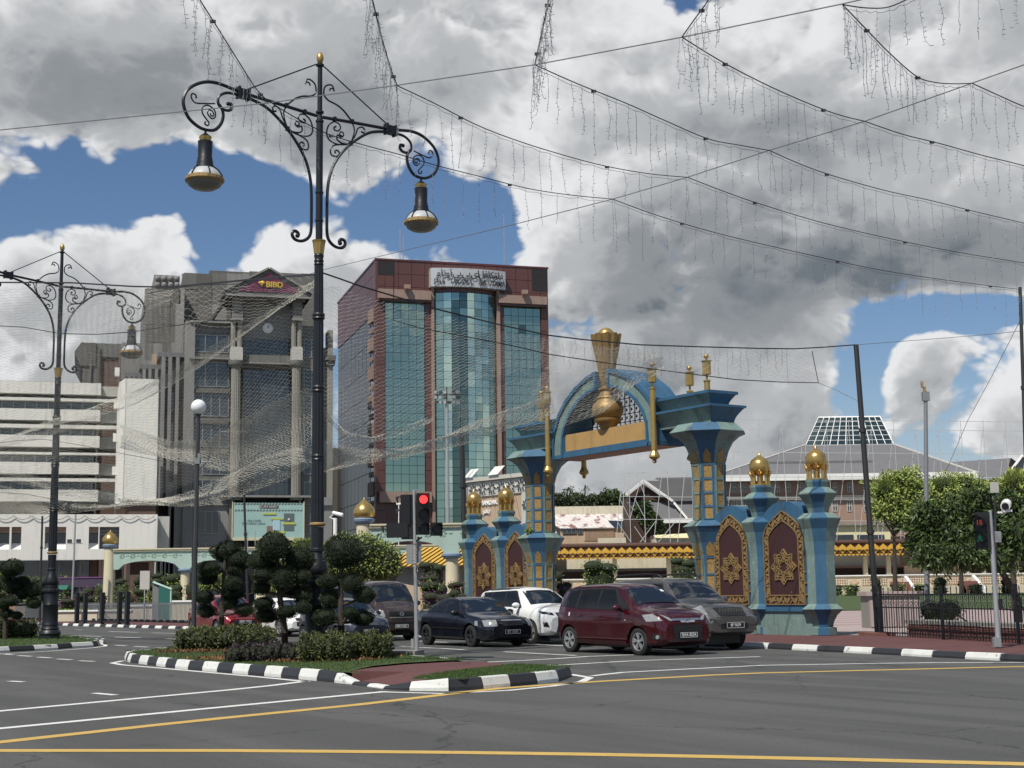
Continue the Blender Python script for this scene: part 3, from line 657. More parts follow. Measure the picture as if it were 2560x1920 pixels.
# left wing
B.part('wing_wall','conc1',[(459,805,574,1290,.9,9)]); B.part('wing_pier','conc2',[(459,804,484,1288,.35,1.0)])
B.part('wing_head','conc2',[(474,802,575,806,.1,1.0)])
rows=[(838,880,3),(906,966,3),(983,1040,4),(1062,1117,4),(1133,1186,4),(1200,1240,4)]
for a,b,n in rows: B.window(484,a,571,b,.85,n,1,'glassblue',.07)
for y in (893,): B.part('wing_cornice','conc2',[(474,y,575,y+4,-.2,1.0)])
for y in (973,1050,1124): B.part('wing_spandrel','conc3',[(484,y,571,y+9,.55,.9)])
# centre bay glazing with grid of mullions
B.part('clock_wall','greywall',[(610,762,731,870,1.6,3)])
def glzgrid(F,x0,y0,x1,y1,nx,nz,d,gl,seed,rg=random.Random(3)):
    for i in range(nx):
        for j in range(nz):
            a=x0+(x1-x0)*i/nx; b=x0+(x1-x0)*(i+1)/nx; c=y0+(y1-y0)*j/nz; e=y0+(y1-y0)*(j+1)/nz
            F.part('glass_pane',gl if rg.random()<.85 else 'glassdark',[(a+.4,c+.4,b-.4,e-.4,d-.08,d)])
B.part('glazing_back','conc2',[(606,846,734,890,1.55,1.8),(606,918,734,1242,1.55,1.8)])
glzgrid(B,608,848,732,888,6,1,1.5,'glassblue',1); glzgrid(B,610,924,731,1238,6,10,1.5,'glassblue',2)
B.part('mid_band','conc1',[(610,888,732,908,.7,1.7)]); B.part('mid_cornice','conc2',[(606,906,736,910,.3,1.7)]); B.part('mid_frieze','conc3',[(608,910,733,922,.9,1.7)])
# clock
x,z=B.s(669.5,821,1.5); ck=part('clock',MB().lathe([(.60,0),(.62,.10)],28).xf(Matrix.Translation((x,1.5,z))@Matrix.Rotation(R_(90),4,'X')),M['white'],B.root)
mb=MB()
for k in range(12):
    a=k*math.pi/6; c=(x+.50*math.sin(a),1.36,z+.50*math.cos(a)); mb.cbox(c,.05,.03,.07)
mb.tube([(x,1.36,z),(x-.05,1.36,z+.30)],.03,4); mb.tube([(x,1.35,z),(x+.16,1.35,z+.43)],.022,4); part('clock_hands',mb,M['black'],ck)
# columns
for a,b in ((574,604),(727,754)):
    cx=(a+b)/2; xc=B.s(cx,1000)[0]; w=(b-a)/2
    zA=B.s(cx,755)[1]; z800=B.s(cx,801)[1]; z868=B.s(cx,869)[1]; z901=B.s(cx,902)[1]; z912=B.s(cx,918)[1]; zbot=B.s(cx,1240)[1]; ww=B.s(b,900)[0]-B.s(a,900)[0]
    cl=part('column',MB().lathe([(ww*.40,zbot),(ww*.40,z912)],32,(xc,0,0),flute=.13),M['colstone'],B.root)
    part('column_capital',MB().lathe([(ww*.40,z912-.1),(ww*.62,z912+.25),(ww*.66,z901-.25),(ww*.66,z901)],28,(xc,0,0)),M['conc1'],cl)
    part('column_plinth',MB().box(xc-ww*.5,xc+ww*.5,-ww*.5,ww*.5,z901,z868-.12).box(xc-ww*.45,xc+ww*.45,-ww*.45,ww*.45,z868-.12,z868),M['paleframe'],cl)
    for sgn in (-1,1): part('small_column',MB().lathe([(.30,z868),(.30,z800)],24,(xc+sgn*ww*.27,0,0),flute=.12),M['colstone'],B.root)
    part('pier_block',MB().box(xc-ww*.42,xc+ww*.42,-.6,1.4,z800+.1,zA+.4),M['conc1'],B.root); part('pier_moulding',MB().box(xc-ww*.5,xc+ww*.5,-.75,1.4,z800-.12,z800+.16),M['conc2'],B.root)
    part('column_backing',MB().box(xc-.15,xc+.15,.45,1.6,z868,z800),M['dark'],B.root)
    part('column_base',MB().box(xc-ww*.55,xc+ww*.55,-.8,.8,zbot-.5,zbot),M['conc2'],B.root)
# pediment
zl=B.s(673,731,-1.2)[1]; za=B.s(673,673,-1.2)[1]; xl=B.s(569,731,-1.2)[0]; xr=B.s(776,741,-1.2)[0]; xm=B.s(673,673,-1.2)[0]
pd=part('pediment',MB().prism([(xl,zl-.5),(xr,zl-.5),(xr,zl),(xm,za),(xl,zl)],-1.2,6.5,'y'),M['conc1'],B.root)
mb=MB(); 
for a,b in (((xl-.2,zl),(xm,za)),((xm,za),(xr+.2,zl))):
    dx,dz=b[0]-a[0],b[1]-a[1]; L=math.hypot(dx,dz); nx,nz=-dz/L*.22,dx/L*.22
    mb.prism([a,b,(b[0]+nx,b[1]+nz),(a[0]+nx,a[1]+nz)],-1.55,6.5,'y')
mb.box(xl-.2,xr+.2,-1.5,-1.2,zl-.62,zl-.42); part('pediment_moulding',mb,M['conc2'],pd)
# sloping wings of the gable, running down to the eaves
xe,ze=B.s(612-43,776,2)[0],B.s(568,778,2)[1]
mb=MB().add([(xl,-1.2,zl-.5),(xl-2.3,2.5,zl-3.7),(xl-2.3,6,zl-3.7),(xl,6,zl-.5),(xl,-1.0,zl-.8),(xl-2.1,2.5,zl-4.0),(xl-2.1,6,zl-4.0),(xl,6,zl-.8)],[(0,1,2,3),(4,7,6,5),(0,4,5,1),(1,5,6,2),(2,6,7,3),(3,7,4,0)])
mb.add([(xr,-1.2,zl-.5),(xr,6,zl-.5),(xr-.9,6,zl-1.9),(xr-.9,-.4,zl-1.9)],[(0,1,2,3)]); part('eaves',mb,M['conc3'],pd)
part('soffit',MB().box(xl+.5,xr-.5,-.9,6,zl-.9,zl-.55),M['conc3'],pd)
yl=B.s(592,727,-1.25); yr=B.s(753,737,-1.25); ya=B.s(673,683,-1.25)
sp=part('sign_panel',MB().prism([(yl[0],yl[1]),(yr[0],yr[1]+.2),(ya[0],ya[1])],-1.3,-1.21,'y'),M['purple'],pd)
x,z=B.s(691,712,-1.4); text('sign_lettering','BIBD',.92,M['signgold'],sp,(x-.22,-1.4,z-.02),(R_(90),0,0),ext=.06,off=.03,sx=1.05)
x,z=B.s(654,709,-1.4); mb=MB()
for k in range(7):
    a=R_(180*k/6); c=(x+.36*math.cos(a),-1.4,z+.10+.22*math.sin(a)); mb.tube([(x,-1.4,z-.30),((x+c[0])/2,-1.42,(z+c[2])/2),c],.0,8,rs=[.03,.12,.09])
part('logo_fan',mb,M['signgold'],sp)
# right wing beyond the lamp post
B.part('wing_wall','conc1',[(754,815,800,1290,.9,9)])
for a,b in ((848,893),(925,975),(990,1045),(1060,1115),(1132,1185),(1205,1240)): B.window(760,a,798,b,.85,2,1,'glassblue',.07)
B.part('round_pier','colstone',[(819,825,832,1290,1.0,3),(805,870,819,1290,2.2,6)]); B.part('pier_ring','conc3',[(817,888,840,900,.5,3),(818,903,838,912,.7,3)])
# ground storeys
B.part('ledge','conc2',[(550,1238,785,1243,-1.2,1)]); B.part('lower_wall','greywall',[(455,1243,585,1524,-.2,6)]); B.part('lower_wall','greywall',[(760,1243,830,1524,-.2,6)])
B.part('cornice_band','conc2',[(460,1259,580,1263,-.5,-.2)]); B.part('cornice_band','conc2',[(762,1259,830,1263,-.5,-.2)]); B.part('lower_pier','conc1',[(571,1243,582,1524,-.6,.4),(760,1243,768,1524,-.6,.4)])
B.window(495,1278,547,1334,-.28,3,1); B.window(775,1281,792,1333,-.28,1,1); B.window(497,1357,545,1400,-.28,3,1)
bb=B.part('billboard','board',[(582,1257,760,1345,-.9,-.6)])
B.part('billboard_frame','cream',[(580,1344,761,1351,-1.0,-.6),(580,1254,582,1351,-1.0,-.5),(759,1254,761,1351,-1.0,-.5)],bb)
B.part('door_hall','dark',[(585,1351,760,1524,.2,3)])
hz=[]
for yy in (1258,1274):
    mb=MB()
    for k in range(22): 
        x0,z=B.s(586+k*7.8,yy+2.0,-.93); mb.add([(x0,-.92,z-.09),(x0+.22,-.92,z-.09),(x0+.34,-.92,z+.09),(x0+.12,-.92,z+.09)],[(0,1,2,3)])
    part('hazard_stripe',mb,M['advgrey'],bb)
B.part('advert_banner','advdark',[(649,1263,696,1270.5,-.94,-.91)],bb)
x,z=B.s(672,1267,-.95); text('advert_lettering','SCAM ALERT',.36,M['advwhite'],bb,(x,-.96,z),(R_(90),0,0),ext=.005,sx=1.0)
x,z=B.s(636,1302,-.95); text('advert_lettering','STAY SAFE,',.33,M['advtext'],bb,(x,-.94,z),(R_(90),0,0),ext=.005)
x,z=B.s(636,1308.5,-.95); text('advert_lettering',"Don't fall for scams!",.33,M['advtext'],bb,(x-.1,-.94,z),(R_(90),0,0),ext=.005)
B.part('advert_picture','advgrey',[(710,1283.5,735,1326,-.96,-.91)],bb); B.part('advert_picture','advpale',[(682,1300,700,1326,-.97,-.91)],bb)
B.part('advert_picture','advyel',[(658,1282,690,1286.5,-.98,-.91),(678,1295,708,1299,-.99,-.91),(707,1305.5,739,1311,-.99,-.91),(672,1328,712,1333,-.99,-.91)],bb)
B.part('advert_picture','advhand',[(667,1315,682,1332,-.95,-.91)],bb); x,z=B.s(722.5,1299,-1); part('advert_picture',MB().sphere((x,-.98,z),.13,10,6),M['advwhite'],bb)
# recess on the left with slim white fins
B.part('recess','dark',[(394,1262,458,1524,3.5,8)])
for k,px in enumerate((403,411,421,433)): B.part('fin','conc2',[(px,1292 if k<2 else 1268,px+4,1524,.8,3.4)])
B.part('lower_pier','greywall',[(434,1262,456,1524,.3,3)])
GAPB=Fac('dark_infill_block','dark low block in the gap between bank and maroon tower','building',815,1150,215)
part('body',MB().box(0,12,0,10,0,GAPB.s(840,1120)[1]),M['conc3'],GAPB.root)
for k in range(4): part('window',MB().box(1+k*2.5,2.6+k*2.5,-.1,-.01,8,14),M['glassdark'],GAPB.root)
# ---------------------------------------------------------------- white block
Wb=Fac('white_block_building','blank white stair tower with bright narrow side, left of the grey bank','building',315,950,150)
D=Wb.s(315,1200)[0]
x0,za=Wb.s(315,1252); x1,_=Wb.s(394,1100); zt=Wb.s(350,947)[1]
part('wall',MB().box(0,x1,0,9,za,zt),M['wallwhite'],Wb.root); part('lower_wall',MB().box(.5,x1,.5,9,0,za),M['brickbrown'],Wb.root)
part('edge_strip',MB().box(x1,x1+.35,.2,9,za,zt-.2),M['conc2'],Wb.root)
xs=Wb.s(297,1100,-2.)[0]
part('side_wall',MB().add([(xs,3.2,za-.2),(0,-.05,za-.2),(0,-.05,zt+.05),(xs,3.2,zt+.05),(xs,12,za-.2),(0,12,za-.2),(0,12,zt+.05),(xs,12,zt+.05)],[(0,1,2,3),(0,3,7,4),(3,2,6,7),(0,4,5,1)]),M['wallwhite'],Wb.root)
for k in range(4): 
    z=za+3+k*3.6; part('bracket',MB().box(xs-.5,xs,3.4,4.2,z,z+.9),M['wallwhite'],Wb.root)
# ---------------------------------------------------------------- banded office block
L=Fac('banded_office_block','long white office block with dark ribbon windows behind the left lamp post','building',253,960,175)
xa=-40; 
def Lz(py): return L.s(200,py)[1]
part('core',MB().box(xa,-.4,1.2,18,Lz(1300),Lz(960)),M['dark'],L.root)
part('parapet',MB().box(xa,0,0,3,Lz(986),Lz(957)),M['wallwhite'],L.root); part('roof_slope',MB().add([(xa,0,Lz(957)+.02),(0,0,Lz(957)+.02),(-1.6,7,Lz(943)),(xa,7,Lz(943))],[(0,1,2,3)]),M['wallwhite'],L.root)
part('end_wall',MB().box(0,3.2,1.2,9,Lz(986),Lz(961)),M['wallwhite2'],L.root)  # end face in darkened white: its shade is put into the colour
ys=[(1025,1053),(1090,1119),(1157,1186),(1225,1254)]
th=[(997,1004),(1063,1072),(1132,1137.5),(1196,1204)]
for a,b in ys:
    part('spandrel',MB().box(xa,0,-.3,1.5,Lz(b),Lz(a)),M['wallwhite'],L.root); part('end_wall',MB().box(.0,3.0,1.0,9,Lz(b),Lz(a)),M['wallwhite2'],L.root)  # end bands carry the same painted shade as the end face
for a,b in th: part('sunshade',MB().box(xa,2.6,-.2,.9,Lz(b),Lz(a)),M['wallwhite'],L.root)
for (a,b) in ((1004,1025),(1072,1090),(1137.5,1157),(1204,1225)):
    g=part('window',MB().box(xa,-.6,.75,.85,Lz(b),Lz(a)),M['glassblue'],L.root); mb=MB(); x=xa
    while x<-.6: mb.box(x,x+.12,.6,.74,Lz(b),Lz(a)); x+=1.35
    part('window_frame',mb,M['greywall'],g)
part('side_wall',MB().box(2.2,3.0,2,12,Lz(1260),Lz(990)),M['brickbrown'],L.root)
# brown block behind
K=Fac('brown_brick_block','brown brick block with flaring stone cornice behind the white offices','building',190,860,215)
def Kz(py): return K.s(250,py)[1]
part('body',MB().box(K.s(243,1000)[0],K.s(330,1000)[0],1,20,0,Kz(890)),M['brickbrown'],K.root); part('stone_frame',MB().box(K.s(204,1000)[0],K.s(247,1000)[0],.4,20,0,Kz(866)),M['conc3'],K.root)
part('upper_wall',MB().box(K.s(232,880)[0],K.s(330,880)[0],.7,20,Kz(890),Kz(856)),M['conc1'],K.root)
part('cornice',MB().prism([(K.s(204,860)[0],Kz(915)),(K.s(187,860)[0],Kz(886)),(K.s(187,860)[0],Kz(880)),(K.s(203,860)[0],Kz(857)),(K.s(240,860)[0],Kz(857)),(K.s(240,860)[0],Kz(915))],.2,20,'y'),M['conc3'],K.root)
part('pilaster',MB().box(K.s(222,1000)[0],K.s(226,1000)[0],.1,.5,0,Kz(895)),M['conc1'],K.root)
J=Fac('brown_side_block','brown block with grey upper wall between white tower and bank','building',318,900,200); part('body',MB().box(-1,J.s(365,900)[0],0,15,0,J.s(330,870)[1]),M['brickbrown'],J.root)
part('upper_wall',MB().box(-.8,J.s(360,900)[0],-.2,14,J.s(330,950)[1],J.s(330,858)[1]),M['conc2'],J.root)
# ---------------------------------------------------------------- low white building
W=Fac('low_white_building','low whitewashed building with recessed dark windows on the far left','building',394,1290,116)
x0=-34; x1=0
zt=W.s(380,1286)[1]; zb=W.s(380,1398)[1]
holes=[(222,246,1317.5,1372),(248.5,298,1317,1371),(112,165,1319,1372),(28.5,53,1319.5,1373),(-12,23.5,1319.5,1373.5)]
hs=[]
for a,b,c,d in holes: hs.append((W.s(a,1340)[0],W.s(b,1340)[0],W.s((a+b)/2,d)[1],W.s((a+b)/2,c)[1]))
hs.sort(); zlo=min(h[2] for h in hs)-.0; zhi=max(h[3] for h in hs)+0.
mb=MB().box(x0,0,0,.9,zhi,zt).box(x0,0,0,.9,zb,zlo); cur=x0
for h in hs: mb.box(cur,h[0],0,.9,zlo,zhi); cur=h[1]
mb.box(cur,0,0,.9,zlo,zhi); part('wall',mb,M['wallwhite'],W.root)
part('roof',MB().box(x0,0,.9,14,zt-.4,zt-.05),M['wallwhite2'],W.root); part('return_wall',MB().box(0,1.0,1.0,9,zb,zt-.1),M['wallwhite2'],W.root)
for i,h in enumerate(hs):
    big=abs(h[1]-h[0]-(hs[-1][1]-hs[-1][0]))<.05
    g=part('window',MB().box(h[0],h[1],.82,.88,zlo,zhi),M['glassdark'],W.root)
    if i==len(hs)-1: part('louvre',MB().box(h[0]+.05,h[1]-.05,.6,.66,zhi-.1-.30,zhi-.22).box(h[0]+.05,h[1]-.05,.6,.66,zhi-.62,zhi-.48),M['greywall'],g)
    else:
        part('blind',MB().box(h[0],h[1],.3,.36,zhi-.48,zhi),M['pinkwall'],g)
        part('sill',MB().add([(h[0],.05,zlo-.02),(h[1],.05,zlo-.02),(h[1],.8,zlo+.5),(h[0],.8,zlo+.5)],[(0,1,2,3)]),M['white'],g)
part('ground_glazing',MB().box(x0,W.s(222,1420)[0],1.6,1.8,0,zb),M['glassdark'],W.root)
mb=MB()
for k in range(20): mb.box(x0+k*1.65,x0+k*1.65+.10,1.45,1.6,0,zb)
part('glazing_bars',mb,M['greywall'],W.root); part('stall_wall',MB().box(x0,W.s(222,1420)[0],1.2,1.45,0,zb-5.2 if zb>6 else 1.0),M['pinkwall'],W.root)
part('brick_wall',MB().box(W.s(222,1420)[0],-4.6,2.0,4,0,zb),M['brickbrown'],W.root); part('shutter',MB().box(W.s(326,1420)[0],W.s(374,1420)[0],1.7,1.95,W.s(350,1436)[1],W.s(350,1404)[1]),M['darkbrown'],W.root)
part('brick_pier',MB().box(W.s(318,1420)[0],W.s(327,1420)[0],1.6,2,0,zb),M['pinkwall'],W.root); part('brick_pier',MB().box(W.s(375,1420)[0],W.s(388,1420)[0],1.6,2,0,zb),M['pinkwall'],W.root)
mb=MB(); 
for k in range(int(34/1.35)):
    xx=x0+k*1.35; mb.tube([(xx+1.35*t,-.12,zt-.12-.9*t*(1-t)*1.4) for t in (0,.17,.33,.5,.67,.83,1)],.028,4,cap=False)
tag(link('light_garland',mb.mesh('light_garland',M['netdk']),loc=(W.O.x,W.O.y,0),rot=(0,0,RZB)),'scalloped garland of light wire along the low white building\'s top edge','light garland')
# ================================================================ ceremonial gate
GO=Vector((3.9045,53.35)); GRZ=R_(-57.01)
GT=thing('ceremonial_gate','blue and teal ceremonial gate with arch, gold crest and star panels beside the road','gate',(GO.x,GO.y,0),GRZ)
GF=Fac.__new__(Fac); GF.O=GO; GF.rz=GRZ; GF.u=Vector((math.cos(GRZ),math.sin(GRZ))); GF.n=Vector((-GF.u.y,GF.u.x)); GF.root=GT; GF.z0=0
def octm(prof,cx,cy=0):
    k=1/math.cos(math.pi/8); mb=MB().lathe([(r*k,z) for r,z in prof],8,(cx,cy,0),ph=math.pi/8); n=len(prof); idx=[]
    for i in range(n-1):
        for j in range(8): idx.append((j+1)%2)
    idx+=[0,0]; return mb,idx
def octpart(name,prof,cx,parent,cy=0):
    mb,idx=octm(prof,cx,cy); me=mb.mesh(name,[M['gate_teal'],M['gate_blue']]); me.polygons.foreach_set('material_index',idx); return link(name,me,parent)
def interp(prof,z):
    for (r0,z0),(r1,z1) in zip(prof,prof[1:]):
        if z0<=z<=z1 and z1>z0: return r0+(r1-r0)*(z-z0)/(z1-z0)
    return prof[-1][0]
def facepoly(cx,prof,k,pts,off,cy=0):
    a=k*math.pi/4; out=[]
    for s,z in pts:
        r=interp(prof,z)+off; out.append((cx+r*math.cos(a)-s*math.sin(a),cy+r*math.sin(a)+s*math.cos(a),z))
    return out
lowp=[(.52,.12),(.52,.35),(.52,2.35),(.56,2.75),(.66,3.15),(.80,3.5),(.90,3.68)]
upp=[(.545,3.88),(.53,5.3),(.56,5.85),(.66,6.25),(.84,6.6),(1.06,6.80),(1.25,6.88)]
for sx in (-1,1):
    cx=5.2*sx
    p=octpart('pillar',[(.70,.10),(.70,.34)]+[(r,z) for r,z in lowp if z>.34],cx,GT)
    octpart('pillar_cornice',[(.90,3.68),(.92,3.70),(.62,3.90)],cx,p); octpart('upper_shaft',upp,cx,p); octpart('pillar_capital',[(1.25,6.88),(1.27,6.91),(.98,7.20)],cx,p)
    rib={0:MB(),1:MB()}
    for k in range(8):
        ci=k%2
        for prof,rows,arch in ((lowp,[(.45,.95),(1.0,1.5),(1.56,2.05),(2.12,2.62)],(2.70,3.02,3.2)),(upp,[(3.97,4.34),(4.42,4.80),(4.88,5.28),(5.36,5.78)],(5.86,6.15,6.36))):
            for za,zb in rows:
                mb=MB().add(facepoly(cx,prof,k,[(-.135,za),(.135,za),(.135,(za+zb)/2),(.135,zb),(-.135,zb),(-.135,(za+zb)/2)],.006),[(0,1,2,5),(5,2,3,4)]); part('mosaic_panel',mb,M['gate_ochre'],p)
                for s0,s1,a,b in ((-.175,-.135,za-.02,zb+.02),(.135,.175,za-.02,zb+.02),(-.175,.175,zb,zb+.04),(-.175,.175,za-.04,za)):
                    f=facepoly(cx,prof,k,[(s0,a),(s1,a),(s1,b),(s0,b)],.03); g=facepoly(cx,prof,k,[(s0,a),(s1,a),(s1,b),(s0,b)],-.01); rib[ci].add(f+g,[(0,1,2,3),(0,4,5,1),(1,5,6,2),(2,6,7,3),(3,7,4,0)])
            a0,a1,a2=arch; mb=MB().add(facepoly(cx,prof,k,[(-.13,a0),(.13,a0),(.12,a1),(0,a2),(-.12,a1)],.012),[(0,1,2,3,4)]); part('mosaic_panel',mb,M['gate_ochre'],p)
    for ci,mt in ((0,'gate_teal'),(1,'gate_blue')): part('rib_frame',rib[ci],M[mt],p,kind='stuff')
    # entablature over the capital
    def cav(x0,x1,hd,z0,z1,fl,n=6):
        mb=MB(); 
        secs=[]
        for i in range(n+1):
            t=i/n; f=fl*(1-math.cos(t*math.pi/2)); z=z0+(z1-z0)*t; secs.append([(x0*sx,-hd-f,z),((x1+f)*sx,-hd-f,z),((x1+f)*sx,hd+f,z),(x0*sx,hd+f,z)])
        vs=sum(secs,[]); fs=[(0,3,2,1),tuple(4*n+i for i in range(4))]+[(4*i+j,4*i+(j+1)%4,4*i+4+(j+1)%4,4*i+4+j) for i in range(n) for j in range(4)]
        return mb.add(vs,fs)
    e=part('entablature',cav(3.15,6.0,.52,7.2,7.72,.26),M['gate_teal'],GT); part('entablature_edge',MB().box(min(3.1*sx,6.32*sx),max(3.1*sx,6.32*sx),-.82,.82,7.72,7.80),M['gate_blue'],e)
    part('upper_entablature',cav(3.2,5.85,.42,7.80,8.20,.2),M['gate_teal'],e); part('entablature_edge',MB().box(min(3.1*sx,6.1*sx),max(3.1*sx,6.1*sx),-.67,.67,8.20,8.30),M['gate_blue'],e)
    part('end_face',cav(5.72,6.03,.50,7.22,7.72,.26),M['gate_blue'],e); part('end_face',cav(5.6,5.88,.40,7.82,8.20,.2),M['gate_blue'],e)
# arch
outer=[(.42,9.74),(1.0,9.60),(1.7,9.30),(2.35,8.88),(2.85,8.38),(3.15,7.82),(3.27,7.3),(3.28,6.74)]
innr=[(.42,9.13),(.95,9.03),(1.5,8.80),(2.05,8.42),(2.42,8.0),(2.62,7.55),(2.67,7.1),(2.68,6.74)]
for sx in (-1,1):
    def band(o,i,y0,y1):
        n=len(o); vs=[]
        for y in (y0,y1): vs+=[(sx*x,y,z) for x,z in o]+[(sx*x,y,z) for x,z in i]
        fs=[]
        for k in range(n-1): fs+=[(k,k+1,n+k+1,n+k),(2*n+k,3*n+k,3*n+k+1,2*n+k+1),(k,2*n+k,2*n+k+1,k+1),(n+k,n+k+1,3*n+k+1,3*n+k)]
        fs+=[(0,n,3*n,2*n),(n-1,3*n-1,4*n-1,2*n-1)]; return MB().add(vs,fs)
    ar=part('arch',band(outer,innr,-.62,.62),M['gate_teal'],GT)
    o2=[(x+.03,z+.05) for x,z in outer]; i2=[(x-.06,z-.07) for x,z in outer]; part('arch_rim',band(o2,i2,-.69,.69),M['gate_blue'],ar)
    o3=[(x+.05,z+.06) for x,z in innr]; i3=[(max(x-.035,.40),z-.03) for x,z in innr]; part('arch_rim',band(o3,i3,-.68,.68),M['gate_blue'],ar)
    part('arch_end',MB().box(min(.36*sx,.48*sx),max(.36*sx,.48*sx),-.685,.685,9.10,9.80),M['gate_blue'],ar)
bm_=part('lintel',MB().box(-3.3,3.3,-.64,.64,6.70,6.84),M['gate_blue'],GT); part('lintel_soffit',MB().box(-3.1,3.1,-.6,.6,6.68,6.70),M['pinkwall'],bm_)
part('inscription_panel',MB().box(-2.63,2.63,-.55,.55,6.84,7.60),M['gate_sand'],GT)
part('panel_frame',MB().box(-2.68,-2.56,-.64,-.5,6.84,7.62).box(2.56,2.68,-.64,-.5,6.84,7.62).box(-2.6,2.6,-.64,-.5,6.84,6.94),M['gate_blue'],GT)
def arch_in(x):
    x=abs(x); pts=innr
    for (a,za),(b,zb) in zip(pts,pts[1:]):
        if a<=x<=b: return za+(zb-za)*(x-a)/(b-a)
    return 9.14 if x<.42 else 6.8
mb=MB(); dm=MB()
x=-2.5
while x<2.6:
    mb.box(x-.014,x+.014,.50,.53,7.55,arch_in(x)); x+=.3
z=7.6
while z<9.1:
    xs=[q/50 for q in range(-135,136) if arch_in(q/50)>z]
    if xs: mb.box(min(xs),max(xs),.495,.525,z-.014,z+.014)
    z+=.3
x=-2.35
while x<2.5:
    z=7.75
    while z<arch_in(x)-.12:
        dm.add([(x,.48,z-.07),(x+.07,.48,z),(x,.48,z+.07),(x-.07,.48,z)],[(0,1,2,3)]); 
        for a in (1,-1): dm.add([(x-.15,.49,z-.15*a),(x-.14,.49,z-.16*a),(x+.15,.49,z+.14*a),(x+.14,.49,z+.15*a)],[(0,1,2,3)])
        z+=.3
    x+=.3
lt=part('iron_lattice',mb,M['iron'],GT); part('lattice_diamonds',dm,M['iron'],lt,kind='stuff')
# crest
def crest(cy,plume=True):
    c=part('crest_bowl',MB().lathe([(.30,7.60),(.34,7.72),(.40,7.80),(.50,7.86),(.52,7.93),(.44,7.98),(.52,8.06),(.60,8.22),(.61,8.36),(.54,8.54),(.42,8.64),(.40,8.70),(.44,8.74),(.42,8.80),(.30,8.86),(.27,9.0),(.33,9.06),(.33,9.12),(.20,9.2)],24,(0,cy,0)),M['golddark'],GT,smooth=True)
    return c
c1=crest(-.38)
for k in range(10):
    a=2*math.pi*k/10; mb=MB(); sec=[]
    for t in range(7):
        z=9.0+(11.12-9.0)*t/6; R=.13+.30*(t/6)**1.1; w=.06+.12*(t/6)
        sec.append([(math.cos(a)*R+w*(math.cos(a)*math.cos(p)-math.sin(a)*math.sin(p)),-.38+math.sin(a)*R+w*(math.sin(a)*math.cos(p)+math.cos(a)*math.sin(p)),z+(.06*math.cos(p) if t==6 else 0)) for p in [math.pi*q/5-math.pi/2 for q in range(6)]])
    vs=sum(sec,[]); mb.add(vs,[(6*i+j,6*i+j+1,6*i+7+j,6*i+6+j) for i in range(6) for j in range(5)]+[tuple(36+j for j in range(6))]); part('crest_petal',mb,M['golddark'],c1)
part('crest_core',MB().lathe([(.12,8.9),(.43,11.05)],16,(0,-.38,0)),M['golddark'],c1); part('crest_ball',MB().sphere((0,-.38,11.12),.33,18,10),M['gold'],c1,smooth=True)
# lanterns
def lantern(x,y,z0,z1,hang):
    g=part('gold_lantern',MB().lathe([(.105,z0+(.45 if hang else 0)),(.105,z1-.98),(.13,z1-.97),(.13,z1-.93),(.04,z1-.92),(.04,z1-.74)],16,(x,y,0)),M['gold'],GT,smooth=True)
    part('lantern_drum',MB().lathe([(.14,z1-.74),(.15,z1-.72),(.15,z1-.28),(.19,z1-.27),(.19,z1-.24),(.05,z1-.22)],32,(x,y,0),flute=.10),M['gold'],g); part('lantern_ball',MB().lathe([(.04,z1-.23),(.04,z1-.17)],8,(x,y,0)).sphere((x,y,z1-.09),.09,14,8),M['gold'],g,smooth=True)
    if hang: part('lantern_drop',MB().lathe([(.13,z0+.47),(.11,z0+.44),(.19,z0+.28),(.20,z0+.22),(.10,z0+.14),(.06,z0+.12),(.09,z0+.06),(.02,z0)],10,(x,y,0)),M['gold'],g)
for sx in (-1,1):
    for y in (-.86,.86): lantern(3.32*sx,y,6.0,9.62,True)
    lantern(5.15*sx,.1,8.28,9.72,False)
# side wings: piers, star panels
pierp=[(.36,.12),(.40,.14),(.40,.36),(.29,.38),(.33,.55),(.44,.75),(.60,.90),(.62,.93),(.43,1.09),(.42,2.6),(.46,3.0),(.54,3.4),(.66,3.68),(.67,3.72),(.46,3.88),(.31,3.90),(.34,4.05),(.46,4.30),(.58,4.46),(.59,4.50),(.36,4.68),(.30,4.70),(.35,4.86),(.35,4.93)]
def star(R,r,n=8,ph=0): return [((R if i%2==0 else r)*math.cos(ph+math.pi*i/n),(R if i%2==0 else r)*math.sin(ph+math.pi*i/n)) for i in range(2*n)]
def outline(mb,pts,w,y0,y1,closed=True):
    n=len(pts)
    for i in range(n if closed else n-1):
        a=Vector(pts[i]); b=Vector(pts[(i+1)%n]); t=(b-a); 
        if t.length<1e-6: continue
        t.normalize(); q=Vector((-t.y,t.x))*w/2; e=t*w*.3
        mb.prism([tuple(a-e+q),tuple(a-e-q),tuple(b+e-q),tuple(b+e+q)],y0,y1,'y')
def pointed(hw,zb,zs,za,n=6):
    pts=[(-hw,zb),(-hw,zs)]
    for i in range(1,n): t=i/n; pts.append((-hw*(1-t**1.75),zs+(za-zs)*(t**.92)))
    pts.append((0,za)); 
    return pts+[(-x,z) for x,z in pts[:-1][::-1]]
